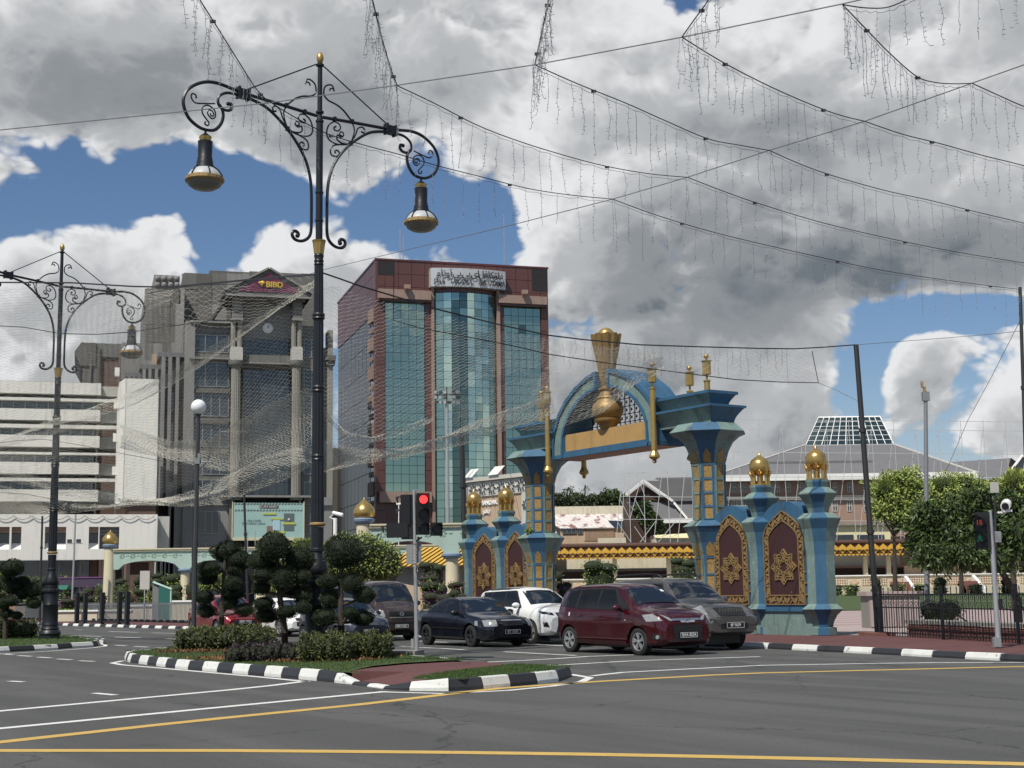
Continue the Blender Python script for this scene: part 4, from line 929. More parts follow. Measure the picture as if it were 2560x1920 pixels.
for sx in (-1,1):
    for cx in (7.75,10.33):
        q=octpart('pier',pierp,cx*sx,GT)
        f=part('pier_finial',MB().lathe([(.34,4.93),(.34,4.97),(.10,4.98),(.10,5.25),(.30,5.38),(.325,5.45),(.34,5.55),(.33,5.66),(.28,5.76),(.17,5.85),(.08,5.90),(.035,5.96),(.008,6.06)],20,(cx*sx,0,0)),M['goldleaf'],q,smooth=True)
        for k in range(8):
            a=k*math.pi/4; mb=MB().tube([(cx*sx+r*math.cos(a),r*math.sin(a),z) for r,z in ((.27,4.96),(.27,5.2),(.30,5.32),(.37,5.42))],.04,6,rs=[.05,.045,.06,.02]); part('finial_post',mb,M['goldleaf'],f)
    for x0,x1 in ((5.7,7.42),(8.1,10.0)):
        a,b=sorted((x0*sx,x1*sx)); c=(a+b)/2; hw=(b-a)/2
        n=14; top=[(c+(hw+.12)*math.cos(math.pi*i/n),3.42+.92*math.sin(math.pi*i/n)) for i in range(n+1)]
        w=part('panel_wall',MB().prism([(a-.12,1.0)]+[(b+.12,1.0)]+top,-.30,.42,'y'),M['gate_blue'],GT)
        part('base_wall',MB().box(a-.2,b+.2,-.34,.45,.12,.86),M['gate_teal'],w); part('sill_beam',MB().box(a-.2,b+.2,-.40,.5,.86,1.0),M['gate_blue'],w)
        po=[(c+x,z) for x,z in pointed(hw-.06,1.08,3.2,4.02)]; pi_=[(c+x,z) for x,z in pointed(hw-.27,1.36,3.12,3.72)]
        pn=part('maroon_panel',MB().prism(po,-.325,-.29,'y'),M['gate_maroon'],w)
        fl=MB(); outline(fl,po,.035,-.36,-.31); outline(fl,pi_,.035,-.36,-.31)
        # leaf scroll between the two outlines
        ro=resample([(x,z) for x,z in po]+[po[0]],.17); ri=resample([(x,z) for x,z in pi_]+[pi_[0]],.17); m_=min(len(ro),len(ri))
        ro=resample([(x,z) for x,z in po]+[po[0]],sum((Vector(po[i])-Vector(po[(i+1)%len(po)])).length for i in range(len(po)))/44)
        ri=resample([(x,z) for x,z in pi_]+[pi_[0]],sum((Vector(pi_[i])-Vector(pi_[(i+1)%len(pi_)])).length for i in range(len(pi_)))/44)
        for i in range(min(len(ro),len(ri))-1):
            A=ro[i].xy; Bq=ri[i+1].xy; A2=ro[i+1].xy; B2=ri[i].xy; m1=(A+Bq+A2+B2)/4
            s_,e_=(A,Bq) if i%2 else (B2,A2); d_=(e_-s_); pq=Vector((-d_.y,d_.x))*.24
            fl.prism([tuple(s_.lerp(e_,.08)),tuple(m1-pq),tuple(s_.lerp(e_,.92)),tuple(m1+pq*.5)],-.35,-.31,'y')
            fl.prism([tuple(m1+Vector((math.cos(u),math.sin(u)))*.035+pq*1.5) for u in (0,1.57,3.14,4.71)],-.35,-.31,'y')
        part('filigree_border',fl,M['filigree'],pn)
        st=MB(); zc_=2.25; S=min(.56,hw-.36)
        for R,r,ww,ph in ((S,S*.72,.035,0),(S*.80,S*.56,.03,0),(S*.42,S*.28,.035,math.pi/8),(S*.52,S*.36,.025,0)): outline(st,[(c+x,zc_+z) for x,z in star(R,r,8,ph+math.pi/2)],ww,-.37,-.315)
        for k in range(8):
            th=k*math.pi/4+math.pi/2
            for o_ in (-.3,.3):
                outline(st,[(c+.42*S*math.cos(th+o_),zc_+.42*S*math.sin(th+o_)),(c+.86*S*math.cos(th-o_*.45),zc_+.86*S*math.sin(th-o_*.45))],.028,-.365,-.315,False)
            st.prism([(c+S*.66*math.cos(th)+.05*math.cos(u),zc_+S*.66*math.sin(th)+.05*math.sin(u)) for u in (0,1.57,3.14,4.71)],-.36,-.315,'y')
        part('star_ornament',st,M['filigree'],pn)
# ================================================================ distant buildings on the right
def quad3(mb,*p): mb.add([tuple(x) for x in p],[tuple(range(len(p)))])
R1=Fac('hipped_roof_building','large brown building with grey hipped roof and glazed roof lantern on the right','building',1812,1195,230,rz=0)
s=lambda px,py,y=0:R1.s(px,py,y)
xl,ze=s(1812,1192); xr=s(2400,1186)[0]; zt=s(2120,1112,26)[1]; tl,tr=s(2013,1112,26)[0],s(2234,1108,26)[0]; Dp=75
mb=MB().add([(xl-2,-2,ze),(xr+2,-2,ze),(xr+2,Dp,ze),(xl-2,Dp,ze),(tl,26,zt),(tr,26,zt),(tr,50,zt),(tl,50,zt)],[(0,1,5,4),(1,2,6,5),(2,3,7,6),(3,0,4,7),(4,5,6,7)])
rf=part('roof',mb,M['rooftile'],R1.root); 
for (a,b) in (((xr+2,-2,ze),(tr,26,zt)),((xl-2,-2,ze),(tl,26,zt))): part('hip_ridge',MB().tube([a,b],.22,5),M['paleframe'],rf)
part('eaves_fascia',MB().box(xl-2.2,xr+2.2,-2.3,-1.6,ze-.9,ze+.1).box(xl-2.2,xl-1.6,-1.6,Dp,ze-.9,ze+.1),M['white'],rf)
part('roof_step',MB().box(xl+8,xr-12,8,8.4,ze+(zt-ze)*.36,ze+(zt-ze)*.36+.35),M['rooftile'],rf)
part('wall',MB().box(xl,xr,0,Dp-3,9.5,ze-.8),M['pinkwall'],R1.root); part('lower_wall',MB().box(xl,xr,.3,Dp-3,0,9.5),M['pinkwall'],R1.root)
part('floor_band',MB().box(xl-.2,xr,-.4,.1,s(2000,1243)[1]-.4,s(2000,1243)[1]+.2),M['stepcream'],R1.root)
for row,(y0,y1) in enumerate(((1207,1230),(1252,1278))):
    for px in (1830,1845,1858,1925,1938,1965,1996,2010,2082,2118,2160,2200):
        R1.window(px,y0+((px-1830)*-.004),px+11 if row else px+10,y1,-.06,2,2,'glassblue',.12,'paleframe')
# glazed lantern
zl=s(2120,1110,27)[1]; zr=s(2120,1043,36)[1]; a0,a1=s(2014,1110,26)[0],s(2234,1110,26)[0]; b0,b1=s(2046,1046,36)[0],s(2200,1040,36)[0]
lan=part('lantern_ridge',MB().tube([(b0,36,zr),(b1,36,zr)],.2,5),M['white'],R1.root)
nx,nz=11,6; gm=MB().cbox((0,0,0),1,.1,1).mesh('roof_pane',M['teal3'])
def lpt(u,v): A=Vector((a0,26,zt)).lerp(Vector((a1,26,zt)),u); Bv=Vector((b0,36,zr)).lerp(Vector((b1,36,zr)),u); return A.lerp(Bv,v)
for i in range(nx):
    for j in range(nz):
        c=[lpt((i+.03)/nx,(j+.03)/nz),lpt((i+.97)/nx,(j+.03)/nz),lpt((i+.97)/nx,(j+.97)/nz),lpt((i+.03)/nx,(j+.97)/nz)]; mb=MB(); quad3(mb,*c); part('roof_pane',mb,M['teal3'],lan)
mb=MB()
for i in range(nx+1): mb.tube([lpt(i/nx,0),lpt(i/nx,1)],.08,4)
for j in range(nz+1): mb.tube([lpt(0,j/nz),lpt(1,j/nz)],.07,4)
E0,E1=Vector((a1,26,zt)),Vector((a1+1,48,zt)); T_=Vector((b1,36,zr))
for t in (0,.2,.4,.6,.8,1): mb.tube([E0.lerp(E1,t),E0.lerp(E1,t).lerp(T_,1 if t in(0,1) else .9)],.12,4)
for t in (.33,.66): mb.tube([E0.lerp(T_,t),E1.lerp(T_,t)],.1,4)
part('lantern_bars',mb,M['white'],lan); mb=MB(); quad3(mb,E0,E1,T_); part('end_glazing',mb,M['teal3'],lan)
R2=Fac('gabled_roof_building','grey tiled building with a white edged gable at the right edge','building',2380,1160,250,rz=0)
s=lambda px,py,y=0:R2.s(px,py,y)
r0=s(2385,1156,8); r1=s(2527,1145,8); e1=s(2560,1200,0); el=s(2370,1195,0)
mb=MB(); quad3(mb,(el[0],0,el[1]),(r1[0]-4,0,el[1]),(r1[0],8,r1[1]),(r0[0]-2,8,r0[1])); rr=part('roof',mb,M['rooftile'],R2.root)
xg=r1[0]
part('gable_wall',MB().prism([(xg-3.6,el[1]-4),(xg+3.2,el[1]-4),(xg+.1,r1[1]-.4),(xg-.3,r1[1]-.4)],2,2.4,'y'),M['glassdark'],R2.root)
mb=MB().tube([(xg-4,1.5,el[1]-.6),(xg,2,r1[1])],.28,4).tube([(xg,2,r1[1]),(xg+3.4,1.5,el[1]-.6)],.28,4); part('bargeboard',mb,M['white'],rr); part('wall',MB().box(el[0],xg+3,2.4,20,0,el[1]),M['pinkwall'],R2.root)
mb=MB(); quad3(mb,(xg+.1,8,r1[1]),(xg+3.6,2,el[1]-.7),(xg+3.6,20,el[1]-.7),(xg+.1,20,r1[1])); part('roof',mb,M['rooftile'],R2.root)
R4=Fac('twin_gable_building','dark gabled house with white bargeboards behind the scaffolding','building',1609,1202,235,rz=0)
s=lambda px,py,y=0:R4.s(px,py,y)
ap=s(1609,1202); l1=s(1565,1239); rr1=s(1681,1253); l2=s(1716,1297); xR=s(1760,1300)[0]
mb=MB(); quad3(mb,(ap[0],0,ap[1]),(ap[0]+14,0,ap[1]-.1),(xR,0,rr1[1]),(rr1[0],0,rr1[1])); part('roof',mb,M['rooftile'],R4.root)
part('gable_wall',MB().prism([(l1[0],l1[1]-.2),(rr1[0]-.4,rr1[1]-.2),(ap[0],ap[1]-.5)],.4,.9,'y'),M['darkbrown'],R4.root)
mb=MB(); quad3(mb,(rr1[0]-7.5,.6,rr1[1]),(xR,.6,rr1[1]),(xR,-.8,l2[1]),(l2[0]-7.5,-.8,l2[1])); part('lower_roof',mb,M['rooftile'],R4.root)
for A,Bq in ((l1,ap),(ap,rr1)): part('bargeboard',MB().tube([(A[0],-.5,A[1]),(Bq[0],-.5,Bq[1])],.30,4),M['white'],R4.root)
part('ridge_board',MB().tube([(rr1[0],-.3,rr1[1]),(l2[0],-1.0,l2[1])],.24,4),M['white'],R4.root); part('eaves_fascia',MB().box(l2[0]-6,xR,-1.2,-.9,l2[1]-.7,l2[1]),M['white'],R4.root)
part('wall',MB().box(l2[0]-6,xR,.8,14,0,l2[1]-.4),M['brickbrown'],R4.root); part('wall',MB().box(l1[0]+.5,xR,1,14,0,l1[1]),M['darkbrown'],R4.root)
u1=s(1632,1197,6); u2=s(1745,1204,6); mb=MB()
quad3(mb,(u1[0],6,u1[1]),(u2[0],6,u1[1]-.2),(u2[0],2,s(1740,1226,2)[1]),(u1[0]+5.5,2,s(1740,1224,2)[1])); part('upper_roof',mb,M['rooftile'],R4.root)
mb=MB()
for k in range(11): t=k/11; mb.box(u1[0]+.5+5*t,u2[0],5.9-4*t,5.95-4*t,u1[1]-(u1[1]-s(1740,1226,2)[1])*t,u1[1]+.16-(u1[1]-s(1740,1226,2)[1])*t)
part('tile_ribs',mb,M['rooftile'],R4.root,kind='stuff')
R3=Fac('old_white_roof_building','old building with a stained white sloping roof and cream parapet','building',1384,1283,252,rz=0)
s=lambda px,py,y=0:R3.s(px,py,y)
x0=s(1340,1283)[0]; x1=s(1598,1283)[0]; zp=s(1500,1265)[1]; zq=s(1500,1285)[1]; zw=s(1500,1319,-5)[1]; x2=s(1634,1319,-5)[0]; xw=s(1401,1319,-5)[0]
part('parapet',MB().box(x0,x1,0,1,zq,zp),M['creamwall'],R3.root)
mb=MB(); nn=16
for k in range(nn):
    a=k/nn; b=(k+1)/nn; quad3(mb,(x0+(xw-x0)*0+a*(x1-x0),-.02,zq),(x0+b*(x1-x0)-.12,-.02,zq),(xw+b*(x2-xw)-.12,-5,zw),(xw+a*(x2-xw),-5,zw))
part('roof',mb,M['oldroof'],R3.root); mb=MB(); quad3(mb,(x0,-.01,zq-.1),(x1,-.01,zq-.1),(x2,-5,zw-.1),(xw,-5,zw-.1)); part('roof_underlay',mb,M['oldroof'],R3.root)
part('wall',MB().box(xw,x2-1,-4.6,8,0,zw-.1),M['tanwall'],R3.root); part('gable_wall',MB().box(x0,xw,-3.0,5,0,zq-1),M['white'],R3.root)
R3.window(1406,1323,1440,1333,-4.8,3,1); R3.window(1443,1323,1456,1333,-4.8,2,1); R3.window(1580,1323,1628,1331,-4.8,6,1)
mb=MB()
for i in range(24):
    for j in range(7):
        a,z=s(1463+i*3.1,1325+j*4,-4.75); mb.box(a,a+.1,-4.75,-4.62,z-.16,z)
part('breeze_blocks',MB().box(s(1459,1330,-4.7)[0],s(1534,1330,-4.7)[0],-4.66,-4.6,s(1500,1352,-4.7)[1],s(1500,1321,-4.7)[1]),M['tanwall'],R3.root); part('block_holes',mb,M['pinkwall'],R3.root,kind='stuff')
mb=MB(); a=s(1520,1301,-3.2); b=s(1558,1302,-3.2); c=s(1572,1319,-5.1); d=s(1536,1319,-5.1); quad3(mb,(a[0],-3.1,a[1]),(b[0],-3.1,b[1]),(c[0],-5.1,c[1]),(d[0],-5.1,d[1])); part('roof_sheet',mb,M['glassblue'],R3.root)
part('lean_to',MB().box(s(1496,1350,-8)[0],s(1740,1350,-8)[0],-8,-6,0,s(1500,1345,-8)[1]),M['creamwall'],R3.root)
YC=Fac('pale_yellow_hall','low pale yellow hall with dark openings behind the golden canopy','building',2070,1314,215,rz=0); s=lambda px,py,y=0:YC.s(px,py,y)
part('wall',MB().box(0,s(2226,1330)[0],0,8,0,s(2100,1314)[1]),M['yellowwall'],YC.root); part('roof',MB().box(-.5,s(2230,1330)[0],-.6,8,s(2100,1314)[1],s(2100,1309)[1]),M['concrete'],YC.root)
for a,b in ((2088,2134),(2143,2176),(2180,2211)): YC.window(a,1337,b,1354,-.08,1,1)
Y2=Fac('pale_yellow_shed','pale yellow roofed shed sloping behind the scaffolding','building',1630,1345,205,rz=0); s=lambda px,py,y=0:Y2.s(px,py,y)
a=s(1633,1338); b=s(1722,1330); mb=MB(); quad3(mb,(a[0],0,a[1]),(b[0]+4,0,b[1]),(b[0]+6,-3,s(1730,1347,-3)[1]),(a[0],-3,s(1630,1345,-3)[1])); part('roof',mb,M['yellowwall'],Y2.root); part('wall',MB().box(a[0],b[0]+4,-2.6,3,0,s(1650,1346,-2)[1]),M['creamwall'],Y2.root)
# ---------------------------------------------------------------- golden canopy walkway, terrace
CY=Fac('golden_canopy_walkway','long terrace walkway under a golden scalloped canopy across the lawn','canopy',1395,1360,188,rz=0); s=lambda px,py,y=0:CY.s(px,py,y)
x0=s(1340,1360)[0]; x1=s(2620,1360)[0]; z0=s(1900,1388)[1]; z1=s(1900,1361)[1]; tz=s(1900,1447)[1]
part('canopy_roof',MB().add([(x0,-.5,z1+.2),(x1,-.5,z1+.2),(x1,5,z1+.6),(x0,5,z1+.6),(x0,-.5,z1),(x1,-.5,z1),(x1,5,z1+.2),(x0,5,z1+.2)],[(0,1,2,3),(0,4,5,1),(7,6,5,4),(2,6,7,3)]),M['canopydark'],CY.root)
part('canopy_board',MB().box(x0,x1,-.3,0,z0,z1+.05),M['canopydark'],CY.root)
n=int((x1-x0)/1.07); me=MB().prism([(-.52,-.12),(.0,-.66),(.52,-.12),(.52,.12),(0,.62),(-.52,.12)],-.12,0,'y').mesh('gold_scale',M['canopygold']); me2=MB().prism([(-.40,0),(0,-.12),(.40,0),(0,.13)],-.20,-.1,'y').mesh('scale_ornament',M['canopydark'])
zc_=(z0+z1)/2+.0
for k in range(n):
    x=x0+.5+k*1.07; o=link('gold_scale',me,CY.root,loc=(x,-.32,zc_-.02)); link('scale_ornament',me2,o,loc=(0,0,-.22))
mb=MB()
for k in range(n*2): x=x0+k*.535; mb.prism([(x,z0-.02),(x+.53,z0-.02),(x+.27,z0-.30)],-.42,-.38,'y')
part('scalloped_fringe',mb,M['canopygold'],CY.root,kind='stuff')
for px in (1497,1537,1672,1716,1868,1950,2163,2221,2420,2460,2540,1800):
    x=s(px,1420,1.5)[0]; part('canopy_column',MB().box(x-.28,x+.28,1.2,1.8,tz-2,z0),M['stepcream'],CY.root)
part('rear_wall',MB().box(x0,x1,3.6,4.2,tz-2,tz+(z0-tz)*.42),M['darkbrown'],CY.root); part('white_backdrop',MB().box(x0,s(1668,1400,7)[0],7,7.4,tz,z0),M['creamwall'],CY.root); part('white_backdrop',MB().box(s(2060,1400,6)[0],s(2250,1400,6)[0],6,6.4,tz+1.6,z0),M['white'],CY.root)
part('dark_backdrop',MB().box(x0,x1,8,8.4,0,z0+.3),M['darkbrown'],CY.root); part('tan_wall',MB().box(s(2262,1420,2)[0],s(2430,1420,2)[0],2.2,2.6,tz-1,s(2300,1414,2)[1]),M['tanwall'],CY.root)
TE=thing('terrace_wall','cream stepped terrace wall with rust lattice panels in front of the canopy','terrace wall',(CY.O.x,CY.O.y-6,0),0)
zt=P(1900,1444,182).z; zb=P(1900,1474,182).z
part('wall',MB().box(x0,x1,0,7.5,0,zt),M['stepcream'],TE); part('coping',MB().box(x0,x1,-.2,.3,zt,zt+.15),M['white'],TE)
k=0; x=x0+1
while x<x1:
    part('lattice_panel',MB().box(x,x+3.2,-.08,-.005,zb+.35,zt-.25),M['lattice'],TE); mb=MB()
    for q in range(11): mb.box(x+q*.3,x+q*.3+.12,-.12,-.082,zb+.35,zt-.25)
    for q in range(4): mb.box(x,x+3.2,-.125,-.084,zb+.45+q*.3,zb+.55+q*.3)
    part('lattice_bars',mb,M['stepcream'],TE); part('diamond_relief',MB().prism([(x+3.5,(zt+zb)/2+.1),(x+4.1,zt-.25),(x+4.7,(zt+zb)/2+.1),(x+4.1,zb+.3)],-.1,-.004,'y'),M['tanwall'],TE); x+=5.0
part('footing',MB().box(x0,x1,-2.4,-.01,0,zb+.1),M['stepcream'],TE)
for px in (2230,2400):
    xx=P(px,1460,181).x-CY.O.x; 
    for j in range(4): part('step',MB().box(xx,xx+1.8,-2.4-.5*(3-j)+0,-.02,.3,zb-.25+.32*j),M['redpave2'],TE)
    part('stair_wall',MB().add([(xx+1.8,-4.2,.5),(xx+2.2,-4.2,.5),(xx+2.2,-4.2,1.2),(xx+1.8,-4.2,1.2),(xx+1.8,0,.5),(xx+2.2,0,.5),(xx+2.2,0,zt),(xx+1.8,0,zt)],[(0,1,2,3),(3,2,6,7),(0,3,7,4),(1,5,6,2)]),M['white'],TE)
# ---------------------------------------------------------------- scaffolding grid
SF=Fac('stage_scaffold','tall open scaffold grid of white pipes behind the golden canopy','scaffold',1560,1360,196,rz=0); s=lambda px,py,y=0:SF.s(px,py,y)
def pipe(p,q,r=.075,y0=0,y1=0,name='scaffold_pipe'):
    r*=.72
    a=s(p[0],p[1],y0); b=s(q[0],q[1],y1); part(name,MB().tube([(a[0],y0,a[1]),(b[0],y1,b[1])],r,4,cap=False),M['pipe'],SF.root)
for y,a,b in ((1051,1835,2620),(1074,1835,2620),(1132,1600,2620),(1191,1550,2620),(1195,1555,2620),(1245,1550,2480),(1249,1820,2470),(1302,1545,2330)): pipe((a,y-.008*(a-1835)*0+(a-2200)*.006),(b,y+(b-2200)*.010),.07)
px=1835
while px<2610:
    top=(px+8,1051+(px-2200)*.01); bot=(px-18+(px-1900)*.03,1356); 
    pipe((px+6,1050),(px+26,1356),.06); pipe((px+6,1075),(px-24,1356),.06,.5,.5); px+=56
for a,b in (((1563,1182),(1551,1356)),((1572,1182),(1577,1356)),((1608,1180),(1614,1356)),((1655,1180),(1634,1356)),((1668,1180),(1676,1356)),((1712,1180),(1694,1356)),((1730,1180),(1734,1356)),((1555,1186),(1540,1356)),((1556,1186),(1574,1240)),((1592,1186),(1612,1240)),((1549,1246),(1575,1298)),((1586,1246),(1614,1298)),((1544,1306),(1578,1356)),((1586,1316),(1613,1356)),((1575,1180),(1549,1246)),((1607,1180),(1574,1300)),((1555,1182),(1730,1182)),((1555,1186),(1608,1181)),((1562,1182),(1580,1040)),((1592,1182),(1606,1040)),((1650,1182),(1664,1040)),((1716,1182),(1722,1040)),((1640,1302),(1600,1356)),((1690,1302),(1645,1356))): pipe(a,b,.08)
pipe((2255,1298),(2387,1198),.10)
# ================================================================ arcade, plaque wall, garden pieces
AD=Vector((.57,-.8216)); ARZ=math.atan2(AD.y,AD.x); AO=P(272,1490,100)
def rosette(mb,x,y,z,r,n=8,w=.34):
    for k in range(n):
        a=k*2*math.pi/n; ca,sa=math.cos(a),math.sin(a); f=lambda u,v:(x+u*ca-v*sa,z+u*sa+v*ca)
        mb.prism([f(r*.3,0),f(r*.62,-r*w*.5),f(r,0),f(r*.62,r*w*.5)],y-.03,y,'y')
def arcade(name,lab,o,spans,domes,smalls,zt=4.85):
    A=thing(name,lab,'arcade',(o.x,o.y,0),0)
    for (a,b) in spans:
        n=12; pts=[(a,zt-.2),(a,3.45)]+[(a+.35+(b-a-.7)*i/n,3.45+(zt-.2-.62-3.45)*min(1,(math.sin(math.pi*min(max(i/n,0),1))**.42))) for i in range(n+1)]+[(b,3.45),(b,zt-.2)]
        s=part('arch_span',MB().prism(pts[::-1],-.2,.2,'y'),M['mint'],A); part('cornice',MB().box(a,b,-.3,.3,zt-.2,zt-.08).box(a,b,-.36,.36,zt-.08,zt),M['cream'],s)
        mb=MB(); x=a+.6
        while x<b-.4: rosette(mb,x,-.203,zt-.47,.2); mb.box(x+.28,x+.45,-.225,-.203,zt-.5,zt-.44); x+=.72
        part('rosette_band',mb,M['mintd'],s,kind='stuff')
    for x in smalls:
        c=part('column',MB().lathe([(.42,.12),(.40,.4),(.34,.5),(.30,3.2)],16,(x,0,0)),M['cream'],A,smooth=True); part('column_capital',MB().lathe([(.31,3.18),(.45,3.25),(.50,3.32),(.50,3.40),(.40,3.46)],16,(x,0,0)),M['bluecap'],c)
    for x in domes:
        c=part('dome_column',MB().lathe([(.50,.12),(.42,1.0),(.36,4.9)],18,(x,0,0)),M['cream'],A,smooth=True); part('column_capital',MB().lathe([(.37,4.88),(.46,4.95),(.50,5.02),(.52,5.12),(.46,5.18)],18,(x,0,0)),M['bluecap'],c)
        part('gold_dome',MB().lathe([(.40,5.18),(.50,5.30),(.53,5.45),(.48,5.65),(.34,5.83),(.16,5.98),(.05,6.08),(.01,6.16)],20,(x,0,0)),M['goldleaf'],c,smooth=True)
    return A
arcade('garden_arcade','long mint and cream arcade behind the garden starting at a gold domed column',P(272,1490,98),[(5.17*k+(.3 if k==0 else 0),5.17*(k+1)) for k in range(5)],[0],[5.17*k for k in range(1,6)])
arcade('garden_arcade','nearer mint arcade with a gold domed column beside the traffic light',P(910,1490,68.5),[(.3,4.2),(4.2,5.3)],[0],[4.2],zt=4.88)
KI=Fac('gold_roof_kiosk','small tan pavilion with striped golden roof behind the arcade column','pavilion',1130,1400,82,rz=-.35)
mb=MB()
for k in range(22): x=-3.6+k*.36; mb.add([(x,-1.6,3.1),(x+.22,-1.6,3.1),(x+.22+.5,1.5,4.25),(x+.5,1.5,4.25)],[(0,1,2,3)])
part('roof_base',MB().add([(-3.8,-1.6,3.02),(4.3,-1.6,3.02),(4.8,1.5,4.18),(-3.2,1.5,4.18)],[(0,1,2,3)]),M['darkbrown'],KI.root); part('roof_slats',mb,M['canopygold'],KI.root,kind='stuff'); part('wall',MB().box(-.2,3.6,-.8,1.5,.12,3.05),M['stonetan'],KI.root); part('wall',MB().box(-3.4,-1.2,-.2,1.5,.12,3.05),M['greywall'],KI.root)
part('doorway',MB().box(.9,1.7,-.86,-.8,.12,2.6),M['glassdark'],KI.root); part('stair_wall',MB().prism([(-2.0,.12),(2.6,.12),(2.6,1.3),(-2.0,2.2)],-3.6,-3.3,'y'),M['stonetan'],KI.root)
PW=Fac('plaque_wall','tan plaque wall with white star fretwork border and raised lettering, between dark pole and gate','monument wall',1170,1197,110,rz=R_(-50))
s=lambda px,py,y=0:PW.s(px,py,y); zt=s(1172,1199)[1]; x1=s(1345,1200)[0]
part('wall',MB().box(0,x1,0,1.2,0,zt),M['stonetan'],PW.root); part('frame',MB().box(-.15,x1+.1,-.35,0,zt-.25,zt+.05).box(x1-.55,x1+.1,-.35,0,0,zt-.25).box(-.15,.1,-.35,0,0,zt-.25),M['paleframe'],PW.root)
zb=s(1240,1238)[1]; part('fret_panel',MB().box(.15,x1-.6,-.12,-.002,zb,zt-.3),M['paleframe'],PW.root); part('fret_panel',MB().box(x1-1.75,x1-.6,-.13,-.002,0,zb),M['paleframe'],PW.root)
mbw=MB(); mbd=MB(); zc_=(zb+zt-.3)/2
def star_fret(x,z,r):
    rosette(mbw,x,-.14,z,r*1.12,8,.62); rosette(mbd,x,-.19,z,r,8,.36)
for k in range(7):
    x=.85+k*(x1-1.9)/5.6
    if x<x1-.5: star_fret(x,zc_,.52); mbd.box(x+.62,x+.86,-.17,-.12,zc_-.06,zc_+.06)
for k in range(5): star_fret(x1-1.18,zb-.9-k*1.65,.46)
part('fretwork',mbw,M['grille'],PW.root,kind='stuff'); part('fret_openings',mbd,M['glassdark'],PW.root,kind='stuff')
a=s(1203,1259,-.1); text('wall_lettering','BANDAR SERI',.46,M['white'],PW.root,(a[0],-.08,a[1]),(R_(90),0,0),ext=.04,align='LEFT',off=.01); a=s(1207,1278,-.1); text('wall_lettering','\ufeae\ufeaa\ufee8\ufe91',.55,M['white'],PW.root,(a[0],-.08,a[1]),(R_(90),0,0),ext=.04,align='LEFT',off=.01)
for px,py in ((1178,1196),(1186,1195),(1238,1187),(1250,1186)):
    a=s(px,py); part('spotlight',MB().add([(a[0]-.3,-.5,zt+.1),(a[0]+.3,-.5,zt+.1),(a[0]+.7,-.1,zt+.75),(a[0]+.1,-.1,zt+.75)],[(0,1,2,3)]).tube([(a[0],0,zt),(a[0]+.2,-.3,zt+.4)],.03,4),M['grille'],PW.root)
# ================================================================ foliage
def foliage(name,blobs,mt,core,leaf,seed,dens,label=None,cat=None,group=None,parent=None,kind=None,droop=0,jit=.7,aspect=.5,coref=.84,rough=.12,shell=.22):
    # blobs: (centre, rx, ry, rz)
    P_=[];N_=[];mb=MB(); tot=sum(b[1]*b[3] for b in blobs)
    for k,b in enumerate(blobs):
        n=max(40,int(dens*b[1]*b[3]/tot)); p,nn=blob_pts(n,b[1],b[2],b[3],b[0],seed+k,shell,rough); P_.append(p);N_.append(nn)
        if core: 
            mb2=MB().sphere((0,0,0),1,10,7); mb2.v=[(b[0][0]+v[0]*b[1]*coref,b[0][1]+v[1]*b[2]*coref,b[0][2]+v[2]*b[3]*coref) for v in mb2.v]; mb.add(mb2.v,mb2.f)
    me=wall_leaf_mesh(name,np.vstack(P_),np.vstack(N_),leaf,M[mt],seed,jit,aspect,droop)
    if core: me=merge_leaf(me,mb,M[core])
    o=link(name,me,parent,kind=kind)
    if label: tag(o,label,cat,group,kind)
    return o
def bush(px,py,rx,rz,Y,mt,label,group=None,name='shrub',cat='shrub',core='hedge_in',sub=1,seed=None):
    c=P(px,py,Y); k=Y/FPX; X_=rx*k; Z_=rz*k; sd=int(px*7+py) if seed is None else seed; rg=random.Random(sd); bl=[]
    if sub==1: bl=[(tuple(c),X_,X_*.9,Z_)]
    else:
        for i in range(sub): 
            u=(i+.5)/sub*2-1; bl.append(((c.x+u*X_*.72,c.y+rg.uniform(-.3,.3)*X_,c.z+rg.uniform(-.35,.35)*Z_),X_*.95/math.sqrt(sub)*rg.uniform(.8,1.2)+.05,X_*.6,Z_*rg.uniform(.55,.85)))
    base=P(px,py,Y).z-Z_
    if base>.25 and name=='shrub':
        zz=base; 
        while zz>.1: bl.append(((c.x,c.y+.1,max(zz-.1,.2)),X_*.92,X_*.7,max(.4,Z_*.85))); zz-=max(.35,Z_*.42)
        n_extra=len(bl)
    n=int(min(3600,max(260,rx*rz*.9)*(1.6 if len(bl)>sub else 1)))
    o=foliage(name,bl,mt,core,max(.05,4.6*k),sd,n,label,cat,group,rough=.08,shell=.15)
    if base>.2: # short stem down to the soil
        st=part('stem',MB().tube([(c.x,c.y,.1),(c.x,c.y,c.z)],.05+.04*X_,5),M['bark'],o)
    return o
z1=lambda x,y:(x/4.366,1260+y/4.366)
GB='clipped shrubs in the garden behind the far fence'
